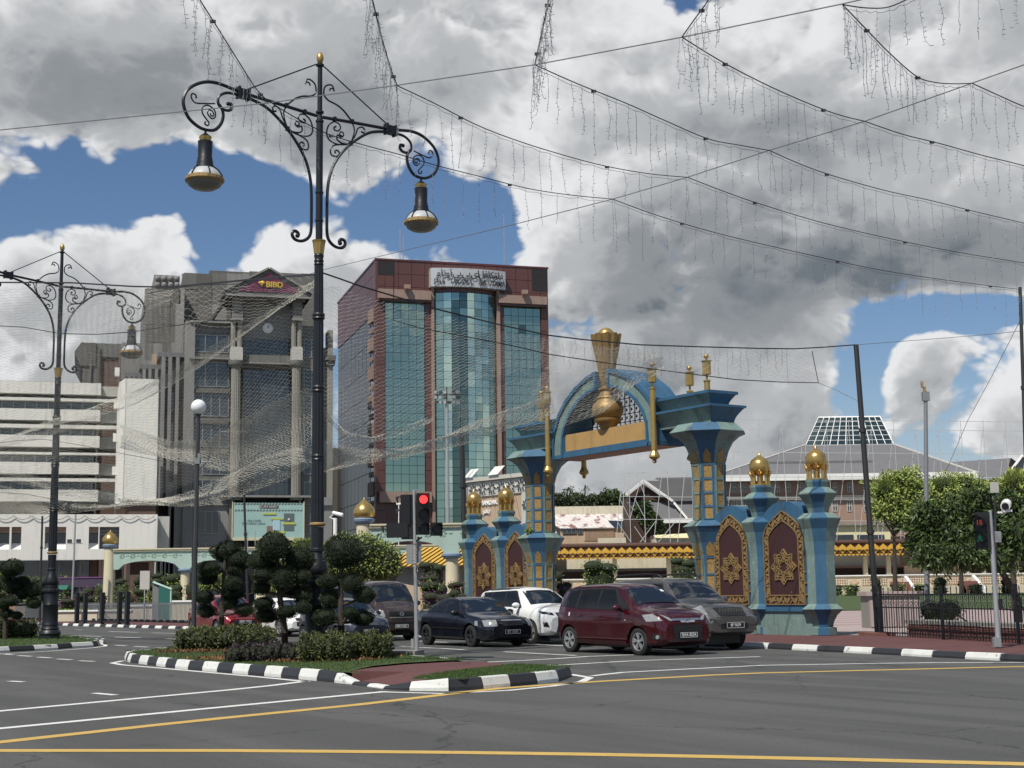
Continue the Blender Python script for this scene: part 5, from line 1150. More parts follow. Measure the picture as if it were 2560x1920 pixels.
for x,y,a,b,Y,mt,lab in (
 (1315,852,82,42,92,'hedge','flat topped green cloud shrub just right of the left gold domed column'),(1360,895,50,28,90,'hedge','small flat green pad below the flat topped cloud shrub'),(1285,918,46,24,89,'hedge','low green pad close to the foot of the cream domed column'),
 (1500,848,52,50,93,'hedge','rounded green shrub left of the white notice in the garden'),(1708,788,80,34,96,'hedge','upper green pad above a second one, left of the big lime dome'),(1705,850,84,44,94,'hedge','wider lower green pad, left of the big lime dome'),
 (1885,815,96,62,90,'lime','big lime green dome shrub left of the slim cream column'),(1668,900,62,44,90,'olive','olive shrub right of the white notice'),(1530,955,92,44,88,'olive','broad olive shrub in the middle of the garden bed'),
 (1335,975,80,68,86,'olive','tall olive egg shaped shrub right of the domed column'),(1090,965,62,78,93,'lime','bright lime shrub half hidden by the cream domed column'),(1112,1022,60,42,84,'hedge','dark green ball shrub in front of the domed column'),
 (878,1005,66,44,86,'hedge','dark green ball shrub left of the magenta bush'),(962,955,82,56,90,'violet','magenta bougainvillea bush left of the domed column'),(985,1035,66,34,85,'pinkleaf','pink flowering clump under the magenta bush'),
 (735,1062,100,30,85,'pinkleaf','low pink flowering clump right of the left lamp post'),(1432,1045,44,48,84,'redleaf','small reddish shrub in the garden bed'),(1662,1000,62,40,84,'lime','yellow green speckled shrub beside the thin black pole'),
 (1895,985,62,38,86,'hedge','green mound right of the green pylon sign'),(1935,922,72,50,88,'olive','loose olive shrub under the big lime dome'),(2072,945,56,82,86,'redleaf','tall orange red shrub right of the slim cream column'),
 (350,845,96,56,100,'lime','loose lime shrub behind the left cloud tree'),(655,850,120,66,98,'lime','spreading yellow green shrub right of the left lamp post'),(470,850,90,60,101,'olive','olive shrub behind the left lamp post'),(12,722,40,36,100,'lime','lime shrub cut by the left picture edge'),(30,980,40,30,90,'olive','small olive shrub near the left picture edge')):
    q=z1(x,y); bush(q[0],q[1],a/4.366,b/4.366,Y+8,mt,lab,GB)
z7=lambda x,y:(1000+x/3.456,1180+y/3.456)
for x,y,a,b,Y,mt,lab,sub in ((280,815,115,52,72,'hedge','clipped green hedge block behind the traffic light pole',3),(250,925,80,40,66,'pinkleaf','dusty pink shrub above the brown van bonnet',2),(300,1010,120,70,63,'olive','mixed olive shrub right of the traffic light pole',4),(330,1100,120,60,61,'violet','purple leaved shrub between traffic light and black saloon',3),
  (480,985,60,42,62,'redleaf','crimson leaved shrub left of the dark leaning pole',2),(500,1060,70,50,61,'pinkleaf','rose pink shrub behind the black saloon roof',2),(1420,985,60,50,61,'redleaf','crimson shrub at the inner foot of the left gate pillar',2),(1450,1045,80,48,60,'violet','purple shrub between white car and maroon car',3),(1375,900,36,44,64,'hedge','dark green bush beside the left gate pillar',1)):
    q=z7(x,y); bush(q[0],q[1],a/3.456,b/3.456,Y,mt,lab,'planting beside the gate',sub=sub)
for px,py,a,b,Y,mt,lab in ((1500,1415,46,24,176,'olive','leafy green tree behind the walkway columns left of centre'),(1708,1407,36,16,176,'olive','green tree tops behind the walkway beside the right gate pillar'),(2190,1456,14,14,172,'hedge','clipped green dome on the terrace by the leaning pole'),(2350,1455,20,14,172,'hedge','clipped green dome left of the terrace steps'),(2520,1455,22,13,172,'hedge','clipped green dome at the far right of the terrace'),(1700,1452,16,10,172,'hedge','clipped green dome on the terrace behind the silver car'),(2350,1515,48,34,52,'hedge','young leafy bush around the grey pole behind the iron fence')):
    bush(px,py,a,b,Y,mt,lab,None,sub=2 if a>30 else 1)
for k,(px,Y) in enumerate(((2090,170),(2130,170),(2245,169),(2300,169),(2440,169))): bush(px,1466,20,5,Y,'olive','low olive planting strip %s'%['right of the last gate pier','by the leaning black pole','between the pole and the terrace dome','left of the terrace steps','right of the terrace steps'][k],'terrace planting',sub=2)
# ---- trees
def tree(name,label,trunk,blobs,mt,leaf,n,group=None,droop=0,seed=1,core='hedge_in',coref=.7,shell=.5,rough=.2,aspect=.5,r0=.15,limbs=True,jit=.9):
    t=thing(name,label,'tree',trunk[0],0,group); L=Vector(trunk[0])
    mb=MB().tube([Vector(p)-L for p in trunk],r0,8,rs=[r0*(1-.45*i/max(1,len(trunk)-1)) for i in range(len(trunk))]); tp=Vector(trunk[-1])-L
    if limbs:
        for b in blobs: 
            c=Vector(b[0])-L; mid=tp.lerp(c,.5)+Vector((0,0,-.08*(c-tp).length)); mb.tube([tp,mid,c],r0*.4,5,rs=[r0*.5,r0*.35,r0*.15])
    part('trunk',mb,M['bark'],t,smooth=True)
    bl=[((b[0][0]-L.x,b[0][1]-L.y,b[0][2]-L.z),b[1],b[2],b[3]) for b in blobs]
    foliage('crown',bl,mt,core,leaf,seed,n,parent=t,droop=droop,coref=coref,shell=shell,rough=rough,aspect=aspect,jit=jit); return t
def pb(px,py,Y,r,rz=None,dy=0): k=Y/FPX; c=P(px,py,Y); return ((c.x,c.y+dy,c.z),r*k,r*k*.9,(rz or r*.8)*k)
def gb(px,py,Y,z=.12): p=P(px,py,Y); return (p.x,p.y,z)
tree('broadleaf_tree','dark drooping broadleaf tree behind the right pedestrian signal',[gb(2548,1590,52),tuple(P(2545,1500,52)),tuple(P(2505,1430,52)),tuple(P(2470,1390,52))],
  [pb(2335,1330,52,62,62),pb(2400,1290,52,62,52),pb(2340,1390,51,58,40),pb(2420,1380,51,60,50),pb(2480,1320,52,62,62),pb(2540,1270,52,58,52,.5),pb(2560,1340,51,62,62),pb(2610,1280,52,66,62),pb(2500,1400,51,52,30),pb(2640,1350,52,70,60),pb(2300,1355,52,40,44),pb(2370,1345,51.5,60,60),pb(2450,1255,52,50,44),pb(2320,1285,52,44,40)],'treeg',.21,19000,droop=.55,seed=5,aspect=.34,r0=.17,shell=.55,rough=.28,coref=.62)
tree('roundcrown_tree','sunlit bright green round tree behind the brown van',[gb(905,1560,60),tuple(P(910,1470,60)),tuple(P(905,1430,60))],[pb(850,1395,60,66,52),pb(905,1385,60,72,50),pb(960,1405,60,46,44),pb(820,1420,60,40,34),pb(930,1425,60,50,26)],'olive',.13,9000,seed=8,aspect=.42,r0=.11,coref=.86,shell=.25,rough=.10,droop=.2)
tree('roundcrown_tree','smaller bright green tree crown left of the centre lamp post',[gb(760,1560,62),tuple(P(760,1430,62))],[pb(765,1375,62,40,28),pb(745,1420,62,36,36),pb(700,1430,62,40,30),pb(780,1440,62,40,40)],'olive',.12,4500,seed=9,aspect=.42,r0=.09,coref=.84,shell=.25,rough=.12)
tree('garden_tree','loose green garden tree behind the left topiary on the island',[gb(540,1560,66),tuple(P(545,1480,66))],[pb(545,1455,66,26,20),pb(520,1462,66,22,16),pb(700,1465,66,30,24)],'olive',.12,2000,seed=10,r0=.07)
for k,(x,w,h,y) in enumerate(((1392,26,18,1252),(1440,30,17,1252),(1486,30,16,1255),(1528,42,22,1248),(1565,28,15,1258))):
    tree('distant_tree',['dark distant tree beside the left gate pillar','distant tree right of the tallest twig tree','distant tree at the middle of the arch opening','broad domed distant tree above the old cream parapet','low distant tree left of the scaffold top'][k],[gb(x,1300,300),tuple(P(x,1265,300))],[pb(x-w*.5,y+4,300,w*.6,h*.7),pb(x+w*.5,y+3,300,w*.6,h*.7),pb(x,y-2,300,w*.75,h)],'treeb' if k!=3 else 'treeg',.55,2200,'distant trees behind the old building',seed=20+k,r0=.3,coref=.75,shell=.4)
tree('distant_tree','thin twiggy tree rising above the distant tree line',[gb(1417,1300,300),tuple(P(1417,1240,300)),tuple(P(1421,1218,300))],[pb(1417,1230,300,14,9),pb(1428,1222,300,8,5),pb(1408,1238,300,10,6)],'treeb',.4,260,'distant trees behind the old building',seed=31,core=None,r0=.22)
tree('distant_tree','nearly bare pale tree above the distant tree line',[gb(1462,1300,300),tuple(P(1462,1240,300)),tuple(P(1463,1212,300))],[pb(1457,1232,300,9,9),pb(1468,1226,300,9,9)],'treeb',.3,60,'distant trees behind the old building',seed=32,core=None,r0=.2)
tree('dark_tree','dark tree between the old building and the gabled house',[gb(1615,1350,222),tuple(P(1615,1290,222))],[pb(1608,1275,222,20,20),pb(1625,1300,222,22,22),pb(1640,1305,222,16,14),pb(1650,1330,222,14,20)],'treeg',.5,2200,seed=33,r0=.3)
tree('yellow_green_tree','large yellow green tree in front of the hipped roof building',[gb(2235,1420,158),tuple(P(2235,1340,158))],[pb(2215,1225,158,46,38),pb(2260,1200,158,44,32),pb(2290,1235,158,46,44),pb(2235,1270,158,50,40),pb(2200,1275,158,26,28),pb(2270,1290,158,46,36)],'treey',.32,13000,seed=34,r0=.3,coref=.6,shell=.6,rough=.3)
tree('yellow_green_tree','paler yellow green tree in front of the gabled roof at the right',[gb(2400,1420,166),tuple(P(2400,1340,166))],[pb(2360,1215,166,48,32),pb(2410,1210,166,50,32),pb(2450,1235,166,46,36),pb(2380,1255,166,56,36),pb(2335,1260,166,40,46),pb(2440,1280,166,50,40),pb(2370,1310,166,60,44),pb(2450,1330,166,60,40)],'treey',.32,14000,seed=35,r0=.3,coref=.6,shell=.6,rough=.3)
tree('yellow_green_tree','bright green tree top right above the drooping tree',[gb(2530,1420,80),tuple(P(2530,1330,80))],[pb(2535,1215,80,44,36),pb(2480,1235,80,34,24),pb(2575,1230,80,44,40)],'treey',.22,3500,seed=36,r0=.2,coref=.75,shell=.4)
# ---- topiary trees: every clipped ball its own part
BALLS=[]
for sd in (1,2,3):
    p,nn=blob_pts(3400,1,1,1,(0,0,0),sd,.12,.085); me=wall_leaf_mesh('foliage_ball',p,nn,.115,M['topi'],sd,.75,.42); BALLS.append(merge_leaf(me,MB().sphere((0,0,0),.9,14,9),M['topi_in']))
def topiary(label,base,balls,Y,stem):
    t=thing('topiary_tree',label,'topiary tree',base,0,'cloud pruned topiary trees'); L=Vector(base); k=Y/FPX; rg=random.Random(int(Y*10)); mb=MB()
    path=[P(px,py,Y)-L for px,py in stem]; path=[Vector((0,0,-.02))]+path; mb.tube(path,.09,7,rs=[.085-.05*i/len(path) for i in range(len(path))])
    for i,(px,py,rx,rz) in enumerate(balls):
        dy=rg.uniform(-.35,.35)*(1 if i%2 else -1); c=P(px,py,Y)-L+Vector((0,dy,0)); 
        link('foliage_ball',BALLS[i%3],t,loc=c,rot=(0,0,rg.uniform(0,6)),scale=(rx*k*1.06,rx*k*1.06,rz*k*1.09))
        j=min(range(len(path)),key=lambda q:(path[q]-c).length+max(0,path[q].z-c.z)*2); mb.tube([path[j],path[j].lerp(c,.5)+Vector((0,0,-.04)),c],.03,5,rs=[.04,.033,.02])
    part('trunk',mb,M['bark'],t); return t
z6=lambda x,y:(400+x/3.16,1240+y/3.16)
def zb(l): return [(*z6(x,y),a/3.16,b/3.16) for x,y,a,b in l]
topiary('topiary tree with round pads at the left end of the central island',tuple(G(553,1609,.14)),zb([(515,440,118,76),(612,508,94,72),(405,575,84,58),(368,645,74,50),(590,580,62,52),(585,690,62,50),(575,770,85,42),(350,800,70,50),(540,840,62,52),(355,910,68,48),(660,900,72,48)]),40.5,[z6(488,940),z6(500,760),z6(505,600),z6(520,480)])
topiary('tallest topiary tree in the middle of the central island',tuple(G(712,1640,.14)),zb([(915,400,125,95),(800,510,92,74),(1090,500,116,88),(820,630,76,48),(800,725,70,50),(985,645,97,86),(1010,725,80,58),(1135,645,60,55),(820,850,78,48),(830,940,95,56),(1135,790,72,72),(1010,915,75,46),(1140,880,62,48),(895,560,50,40)]),32.2,[z6(985,1060),z6(965,930),z6(945,780),z6(930,600),z6(920,470)])
topiary('topiary tree with a wide top pad right of the centre lamp post',tuple(G(853,1641,.14)),zb([(1455,440,152,112),(1515,685,84,72),(1615,780,80,62),(1330,672,86,56),(1340,815,76,76),(1300,960,92,60),(1590,965,88,56),(1505,925,60,44)]),32.0,[z6(1432,1000),z6(1430,860),z6(1425,700),z6(1435,540)])
topiary('topiary tree on the left island beside the left lamp post',tuple(P(14,1556,52).xy)+(.14,),[(*z1(x,y),a/4.366,b/4.366) for x,y,a,b in ((165,700,126,82),(60,800,72,60),(220,850,76,58),(130,900,112,72),(340,940,96,72),(235,985,62,50),(150,1060,82,48),(35,1085,62,56),(360,1085,72,50),(80,1195,72,44),(195,1215,60,40),(-80,900,80,70),(-60,1060,80,60))],52,[z1(60,1220),z1(90,1100),z1(130,950),z1(150,760)])
# ---- hedges and litter on the central island
def hedge(label,px0,px1,py,hz,Y,dp,mt,core,n,seed,lump=1.0,leaf=.075):
    bl=[]; rg=random.Random(seed); m_=max(3,int((px1-px0)/14))
    for i in range(m_):
        px=px0+(px1-px0)*(i+.5)/m_
        for dy in (-dp*.3,dp*.3):
            c=P(px+rg.uniform(-3,3),py,Y); h=hz*rg.uniform(.85,1.08); bl.append(((c.x,Y+dy+rg.uniform(-.1,.1),.14+h*.52),14*Y/FPX*rg.uniform(.9,1.25),dp*.36,h*.52))
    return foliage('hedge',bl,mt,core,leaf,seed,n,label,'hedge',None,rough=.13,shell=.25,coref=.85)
hedge('clipped green hedge at the left end of the central island',462,672,1590,.62,38.3,1.5,'hedge','hedge_in',12000,41)
hedge('low dark purple hedge in the middle of the central island',578,750,1620,.42,31.5,.9,'purpleleaf','hedge_in',11000,42,leaf=.045)
hedge('green hedge in front of the centre lamp post',766,880,1600,.60,31.2,1.1,'hedge','hedge_in',11000,43,leaf=.055)
hedge('green hedge with bare stems left of the traffic light',880,970,1592,.60,32.0,1.0,'hedge','hedge_in',9000,44,leaf=.055)
hedge('dark clipped hedge on the left island beside the lamp post',-80,76,1570,.62,53.5,1.6,'hedge','hedge_in',7000,45,leaf=.09)
def inpoly(pts,poly):
    x,y=pts[:,0],pts[:,1]; c=np.zeros(len(pts),bool); n=len(poly)
    for i in range(n):
        x0,y0=poly[i]; x1,y1=poly[(i+1)%n]
        if abs(y1-y0)<1e-9: continue
        c^=((y0>y)!=(y1>y))&(x<(x1-x0)*(y-y0)/(y1-y0)+x0)
    return c
def scatter(name,label,cat,poly,n,mt,size,z,seed,up=1.0,jit=.35,aspect=.16,spots=None):
    poly=[(p[0],p[1]) for p in poly]; a=np.array(poly); rg=np.random.default_rng(seed); p=rg.random((n,2))*(a.max(0)-a.min(0))+a.min(0); p=p[inpoly(p,poly)]
    if spots is not None:
        k=np.zeros(len(p),bool)
        for cx,cy,ra,rb in spots: k|=((p[:,0]-cx)/ra)**2+((p[:,1]-cy)/rb)**2<rg.random(len(p))**.5*1.2
        p=p[k]
    q=np.c_[p,np.full(len(p),z)]; nn=np.tile([0,0,up],(len(q),1)); me=wall_leaf_mesh(name,q,nn,size,M[mt],seed,jit,aspect); o=link(name,me,kind='stuff'); tag(o,label,cat,None,'stuff'); return o
scatter('grass','short green grass over the central traffic island','grass',turfL,70000,'grass',.045,.182,51); scatter('grass','short green grass on the near nose of the central island','grass',turfR,26000,'grass',.042,.180,52)
scatter('grass','short green grass around the left lamp post','grass',lpoly,70000,'grass',.055,.148,53)
sp=[]
for px,py,ra,rb in ((510,1632,1.3,.9),(600,1650,1.2,.8),(680,1652,1.4,.6),(740,1655,1.0,.6),(800,1656,1.3,.7),(860,1650,1.2,.7),(900,1643,1.1,.7)):
    g=G(px,py,.15); sp.append((g.x,g.y,ra,rb))
scatter('leaf_litter','brown fallen leaves under the island hedges','leaf litter',turfL,60000,'litter',.075,.19,54,up=1.0,jit=1.2,aspect=.5,spots=sp)
mb=MB()
for cx,cy,ra,rb in sp: mb.add([(cx+ra*.9*math.cos(u)*(1+.15*math.sin(3*u)),cy+rb*.95*math.sin(u),.187+.003*random.random()) for u in [q*math.pi/7 for q in range(14)]],[tuple(range(14))])
SO=struct('soil_patch',mb,M['soil']); SO['kind']='stuff'; SO['label']='bare brown soil under the island hedges'; SO['category']='soil'
scatter('groundcover','yellow green groundcover in the raised beds behind the far fence','groundcover',[P(140,1500,91.5).xy,P(330,1500,91.5).xy,P(330,1500,96).xy,P(140,1500,98).xy],9000,'lime',.24,.62,55,jit=.7,aspect=.3)
scatter('groundcover','low violet groundcover right of the left lamp post','groundcover',[P(140,1500,97).xy,P(222,1500,97).xy,P(222,1500,100).xy,P(140,1500,101).xy],4000,'violet',.22,1.0,56,jit=.7,aspect=.4)
# ================================================================ lamp posts
def lamppost(label,base,rz):
    L=thing('street_lamp',label,'street lamp',base,rz,'double armed ornate lamp posts')
    F=Fac.__new__(Fac); F.O=Vector((base[0],base[1])); F.rz=rz; F.u=Vector((math.cos(rz),math.sin(rz))); F.n=Vector((-F.u.y,F.u.x)); F.z0=base[2]
    q=lambda x,y:F.s(440+x/2.86,80+y/2.86)     # reads the ironwork drawing as (distance from post, height)
    u0=F.s(799,300)[0]
    def curve(pts,sub=4):
        P_=[Vector((a-u0,0,b)) for a,b in (q(x,y) for x,y in pts)]; out=[]
        for i in range(len(P_)-1):
            p0=P_[max(i-1,0)];p1=P_[i];p2=P_[i+1];p3=P_[min(i+2,len(P_)-1)]
            for k in range(sub):
                t=k/sub; out.append(.5*((2*p1)+(p2-p0)*t+(2*p0-5*p1+4*p2-p3)*t*t+(3*p1-p0-3*p2+p3)*t*t*t))
        return out+[P_[-1]]
    zt=q(1030,145)[1]; zz=lambda y:q(1030,y)[1]
    post=part('post',MB().lathe([(.37,0),(.37,.12),(.34,.13)],24),M['iron'],L)
    part('post_base',MB().lathe([(.34,.12),(.39,.18),(.37,.26),(.30,.33),(.32,.36),(.29,.42),(.28,.48),(.30,.50),(.285,.55),(.27,.62),(.265,1.2),(.28,1.22),(.265,1.24),(.26,1.62),(.30,1.65),(.31,1.70),(.30,1.76),(.24,1.80),(.25,1.84),(.24,1.90)],28),M['iron'],post,smooth=True)
    mb=MB()
    for k in range(14): a=k*math.pi/7; mb.sphere((.305*math.cos(a),.305*math.sin(a),1.71),.035,6,4)
    part('base_beads',mb,M['iron'],post,kind='stuff')
    part('post_bulb',MB().lathe([(.20,1.90),(.25,1.97),(.255,2.05),(.22,2.18),(.17,2.30),(.145,2.42),(.165,2.44),(.165,2.50),(.148,2.52)],24),M['iron'],post,smooth=True)
    part('lower_shaft',MB().lathe([(.148,2.5),(.150,3.0)],16),M['iron'],post); part('gold_ring',MB().lathe([(.15,3.02),(.19,3.05),(.19,3.08),(.155,3.11)],20),M['rustgold'],post)
    z1_=zz(1640); zc=zz(1590); z3=3.12
    part('fluted_shaft',MB().lathe([(.155,z3),(.130,(z3+z1_)/2)],24,flute=.10).lathe([(.130,(z3+z1_)/2+.1),(.105,z1_)],24,flute=.10),M['iron'],post)
    for z in ((z3+z1_)/2,z3+(z1_-z3)*.78,4.6): part('shaft_ring',MB().lathe([(.13,z-.05),(.155,z-.03),(.14,z),(.155,z+.06),(.13,z+.10)],20),M['iron'],post)
    part('neck_rings',MB().lathe([(.10,z1_-.12),(.12,z1_-.08),(.10,z1_-.04),(.12,z1_),(.10,z1_+.05),(.12,zc-.04),(.10,zc)],20),M['iron'],post,smooth=True)
    zq=zz(1492); part('gold_calyx',MB().lathe([(.115,zc),(.12,zc+.05),(.15,zq-.06),(.17,zq),(.08,zq)],20,flute=.08),M['gold'],post)
    part('upper_post',MB().lathe([(.085,zc+.1),(.082,zz(640)),(.062,zz(600)),(.058,zz(250))],16),M['iron'],post)
    for y,r in ((640,.10),(575,.10),(238,.10),(1150,.10),(1350,.10)): part('post_collar',MB().lathe([(.06,zz(y)-.03),(r,zz(y)-.02),(r,zz(y)+.02),(.06,zz(y)+.03)],16),M['iron'],post)
    part('finial',MB().lathe([(.035,zz(228)),(.06,zz(222)),(.085,zz(200)),(.088,zz(185)),(.07,zz(165)),(.035,zz(150)),(.005,zz(143))],14),M['gold'],post,smooth=True)
    arm=[([(1050,610),(1270,648),(1500,690),(1580,700),(1690,712),(1770,750),(1840,820),(1872,890),(1874,950),(1848,1010),(1800,1040),(1755,1043),(1700,1020),(1662,960),(1650,900),(1660,860),(1680,840)],.040,.040),
      ([(1560,722),(1630,745),(1675,790),(1680,840),(1655,862),(1620,855),(1600,830),(1605,808),(1622,812)],.034,.05),
      ([(1500,712),(1400,716),(1330,745),(1250,800),(1180,870),(1120,965),(1088,1080),(1079,1200),(1078,1330),(1078,1420),(1086,1475),(1112,1515),(1150,1540),(1188,1542),(1208,1520),(1203,1492),(1180,1483),(1166,1497),(1172,1510)],.038,.045),
      ([(1050,240),(1520,670)],.017,.017),
      ([(1105,437),(1092,425),(1100,405),(1122,408),(1130,428),(1112,445)][:0] or [(1098,420),(1104,404),(1124,408),(1130,425),(1118,385),(1090,378),(1064,392),(1056,425),(1060,455),(1090,490),(1150,522),(1200,565),(1248,628)],.015,.018),
      ([(1130,640),(1092,665),(1076,720),(1092,768),(1140,798),(1200,806),(1238,795)],.015,.015),([(1130,640),(1162,655),(1176,685),(1160,706),(1136,702),(1128,684),(1142,676)],.014,.02),([(1185,742),(1170,735),(1174,716),(1192,718),(1197,740),(1178,752),(1155,735),(1150,765),(1175,790),(1215,803)],.014,.018),
      ([(1228,802),(1130,810),(1104,842),(1112,880),(1148,890),(1167,866),(1152,846),(1135,852),(1140,868)],.015,.02),([(1262,655),(1275,700),(1265,750),(1250,788)],.014,.014),([(1250,785),(1282,738),(1298,692),(1328,680),(1348,700),(1340,720),(1324,712)],.014,.02),
      ([(1700,850),(1760,880),(1810,900),(1832,880),(1828,852),(1808,850),(1806,870)],.013,.018),([(1725,925),(1718,940),(1705,925),(1715,905),(1735,910),(1740,935),(1718,955),(1697,935),(1700,895),(1735,880),(1768,905),(1770,945),(1745,975),(1732,990),(1738,1010),(1755,1008),(1752,990)],.013,.014)]
    lx,lz=q(1751,1045); lx-=u0
    for sx in (1,-1):
        ar=None
        for k,(pts,r,re) in enumerate(arm):
            c=curve(pts); c=[Vector((sx*p.x,0,p.z)) for p in c]; r,re=(r*1.35,re*1.35) if k>3 else (r,re)
            if sx==-1 and k in (0,3): pass
            mb=MB().tube(c,r,6,rs=[r+(re-r)*(i/len(c))**3 for i in range(len(c))])
            if k in (1,2): mb.sphere(tuple(c[-1]),r*1.5,8,6)
            o=part('arm' if k==0 else ('bracket' if k in (1,2) else ('tie_rod' if k==3 else 'scroll')),mb,M['iron'],ar if (ar and k>3) else L,smooth=True)
            if k==0: ar=o
        cx,cz=q(1532,702); cx=(cx-u0)*sx
        part('arm_clamp',MB().cbox((cx,0,cz),.30,.14,.22).cbox((cx-.13,0,cz+.01),.05,.17,.28).cbox((cx+.13,0,cz-.0),.05,.17,.28),M['iron'],ar)
        mb=MB()
        for a,b in ((1133,622),(1258,640),(1248,797)): x_,z_=q(a,b); mb.cbox(((x_-u0)*sx,0,z_),.07,.09,.10)
        part('scroll_clips',mb,M['iron'],ar,kind='stuff')
        # lantern head
        s_=.00344; H=lambda y:lz-(y-1045)*s_
        hd=part('lamp_head',MB().lathe([(.02,H(1045)),(.03,H(1065)),(.10,H(1082)),(.13,H(1088)),(.08,H(1090))],16,(sx*lx,0,0)),M['iron'],L)
        part('gold_crown',MB().lathe([(.12,H(1122)),(.135,H(1108)),(.15,H(1092)),(.10,H(1088))],16,(sx*lx,0,0),flute=.12),M['gold'],hd)
        part('lamp_body',MB().lathe([(.17,H(1124)),(.165,H(1135)),(.16,H(1232)),(.175,H(1240)),(.17,H(1252)),(.19,H(1262)),(.185,H(1275)),(.22,H(1300)),(.22,H(1306))],24,(sx*lx,0,0)),M['iron'],hd,smooth=True)
        part('frosted_shade',MB().lathe([(.20,H(1304)),(.30,H(1325)),(.37,H(1352)),(.385,H(1368))],24,(sx*lx,0,0)),M['shade'],hd,smooth=True)
        mb=MB()
        for k in range(6): a=k*math.pi/3+.3; mb.tube([(sx*lx+r*math.cos(a),r*math.sin(a),H(y)) for r,y in ((.21,1298),(.31,1320),(.39,1355),(.41,1372))],.016,4)
        part('shade_ribs',mb,M['iron'],hd)
        part('rim',MB().lathe([(.36,H(1360)),(.44,H(1372)),(.445,H(1392)),(.42,H(1402)),(.40,H(1404))],26,(sx*lx,0,0),flute=.02),M['rustgold'],hd); part('lens',MB().lathe([(.40,H(1402)),(.36,H(1425)),(.25,H(1445)),(.05,H(1455))],24,(sx*lx,0,0)),M['lens'],hd,smooth=True)
    return L
b1=P(799,900,33.2); LC=lamppost('large ornate black double lamp post on the central island',(b1.x-.03,b1.y,.14),R_(41))
g=G(124,1597,.15); LL=copy_tree(LC,(g.x,g.y,.15),R_(48),'ornate black double lamp post on the left traffic island')
# ================================================================ plain posts
def post(name,label,top,bot,Yb,r,mt,z=.12,Yt=None,cat='pole',group=None,n=8,extra=None,rt=None):
    b=P(bot[0],bot[1],Yb); b.z=z; t=P(top[0],top[1],Yt or Yb); o=thing(name,label,cat,tuple(b),0,group)
    part('shaft',MB().tube([(0,0,0),tuple(t-b)],r,n,rs=[r,rt or r*.85]),M[mt],o,smooth=True); part('base_plate',MB().cbox((0,0,.01),r*4,r*4,.03),M[mt],o); return o,t-b
D_=2560/2212
gl,t=post('globe_lamp','white globe lamp on a dark post in front of the grey bank',(496,1034),(483,1615),39.8,.068,'darkpole',.14,cat='globe lamp')
part('globe',MB().sphere(tuple(t+Vector((0,0,.19))),.212,24,16),M['globe'],gl,smooth=True); part('neck',MB().lathe([(.065,-.06),(.08,-.03),(.08,.0),(.05,.02)],12,tuple(t)),M['darkpole'],gl)
zc=P(494,1153,39.8).z-.14; cx=P(494,1153,39.8).x-gl.location.x
part('bracket_arm',MB().tube([(cx-.42,0,zc),(cx-.04,0,zc-.02),(cx+.40,0,zc-.03)],.018,6),M['greypole'],gl); part('bracket_clamp',MB().cbox((cx,0,zc),.15,.15,.16).cbox((cx+.04,-.03,zc+.12),.06,.05,.2),M['greypole'],gl)
PG='thin black cable poles'
for lab,top,bot,Y,Yt,r in (('thin black cable pole between the dome column and the slim column',(482,1222),(482,1549),83,83,.075),('thin black cable pole just left of the left lamp post',(106,1290),(99,1548),88,88,.075),
   ('thin black cable pole in front of the advert board',(610,1232),(622,1570),58,58,.055),('dark leaning cable pole in front of the teal tower',(1153,1070),(1170,1545),66,66,.14),('black leaning cable pole right of the gate',(2140,862),(2196,1592),44,44,.095),('slim black cable pole at the right picture edge',(2550,718),(2580,1600),47,47,.07)):
    o,t=post('cable_pole',lab,top,bot,Y,r,'cable',.12,Yt,group=PG)
    for f in (.35,.7): part('pole_clamp',MB().lathe([(r*1.25,-.06),(r*1.25,.06)],8,tuple(t*f)),M['cable'],o)
o,t=post('floodlight_mast','tall pale stadium floodlight mast in front of the maroon tower',(1117,1010),(1121,1470),150,.22,'steel',.12,cat='floodlight mast')
mb=MB()
hd=part('light_frame',MB().tube([(t.x-1.1,0,t.z+.2),(t.x+1.4,0,t.z+.2)],.06,4).tube([(t.x-1.1,0,t.z+1.0),(t.x+1.4,0,t.z+1.0)],.06,4).tube([(t.x,0,t.z),(t.x,0,t.z+1.9)],.08,4),M['darkpole'],o)
for i in range(6):
    for j in range(3): part('floodlight',MB().cbox((t.x-1.1+i*.46,-.25+.15*(i%2),t.z+.15+j*.55),.30,.25,.32,rz=(i-2.5)*.25),M['steel' if (i+j)%3 else 'darkpole'],hd)
o,t=post('street_pole','plain grey street pole with a small camera on top, before the drooping tree',(2314,990),(2318,1562),54,.115,'greypole',.12,rt=.075)
part('camera_head',MB().cbox((t.x-.03,0,t.z+.15),.09,.1,.42).cbox((t.x-.12,-.02,t.z+.45),.08,.08,.25).tube([(t.x,0,t.z-.1),(t.x+.1,0,t.z+.1),(t.x-.05,0,t.z+.3)],.02,4),M['rustgold'],o); part('top_box',MB().cbox((t.x,0,t.z-.02),.26,.2,.34),M['greypole'],o)
o,t=post('twin_floodlight_post','slim pale post carrying two dark floodlights in front of the low white building',(189,1286),(180,1500),95,.07,'steel',.12,cat='floodlight post')
zc=P(186,1359,95).z-.12; part('cross_arm',MB().tube([(-.45,0,zc),(.6,0,zc)],.03,4),M['steel'],o)
for dx in (-.25,.35): part('floodlight',MB().cbox((dx,-.1,zc+.16),.26,.2,.24),M['darkpole'],o)
o,t=post('sign_post','slim white sign post left of the traffic light',(997,1259),(996,1470),120,.045,'white',.12); part('sign_head',MB().cbox((t.x,0,t.z),.42,.1,.16),M['white'],o)
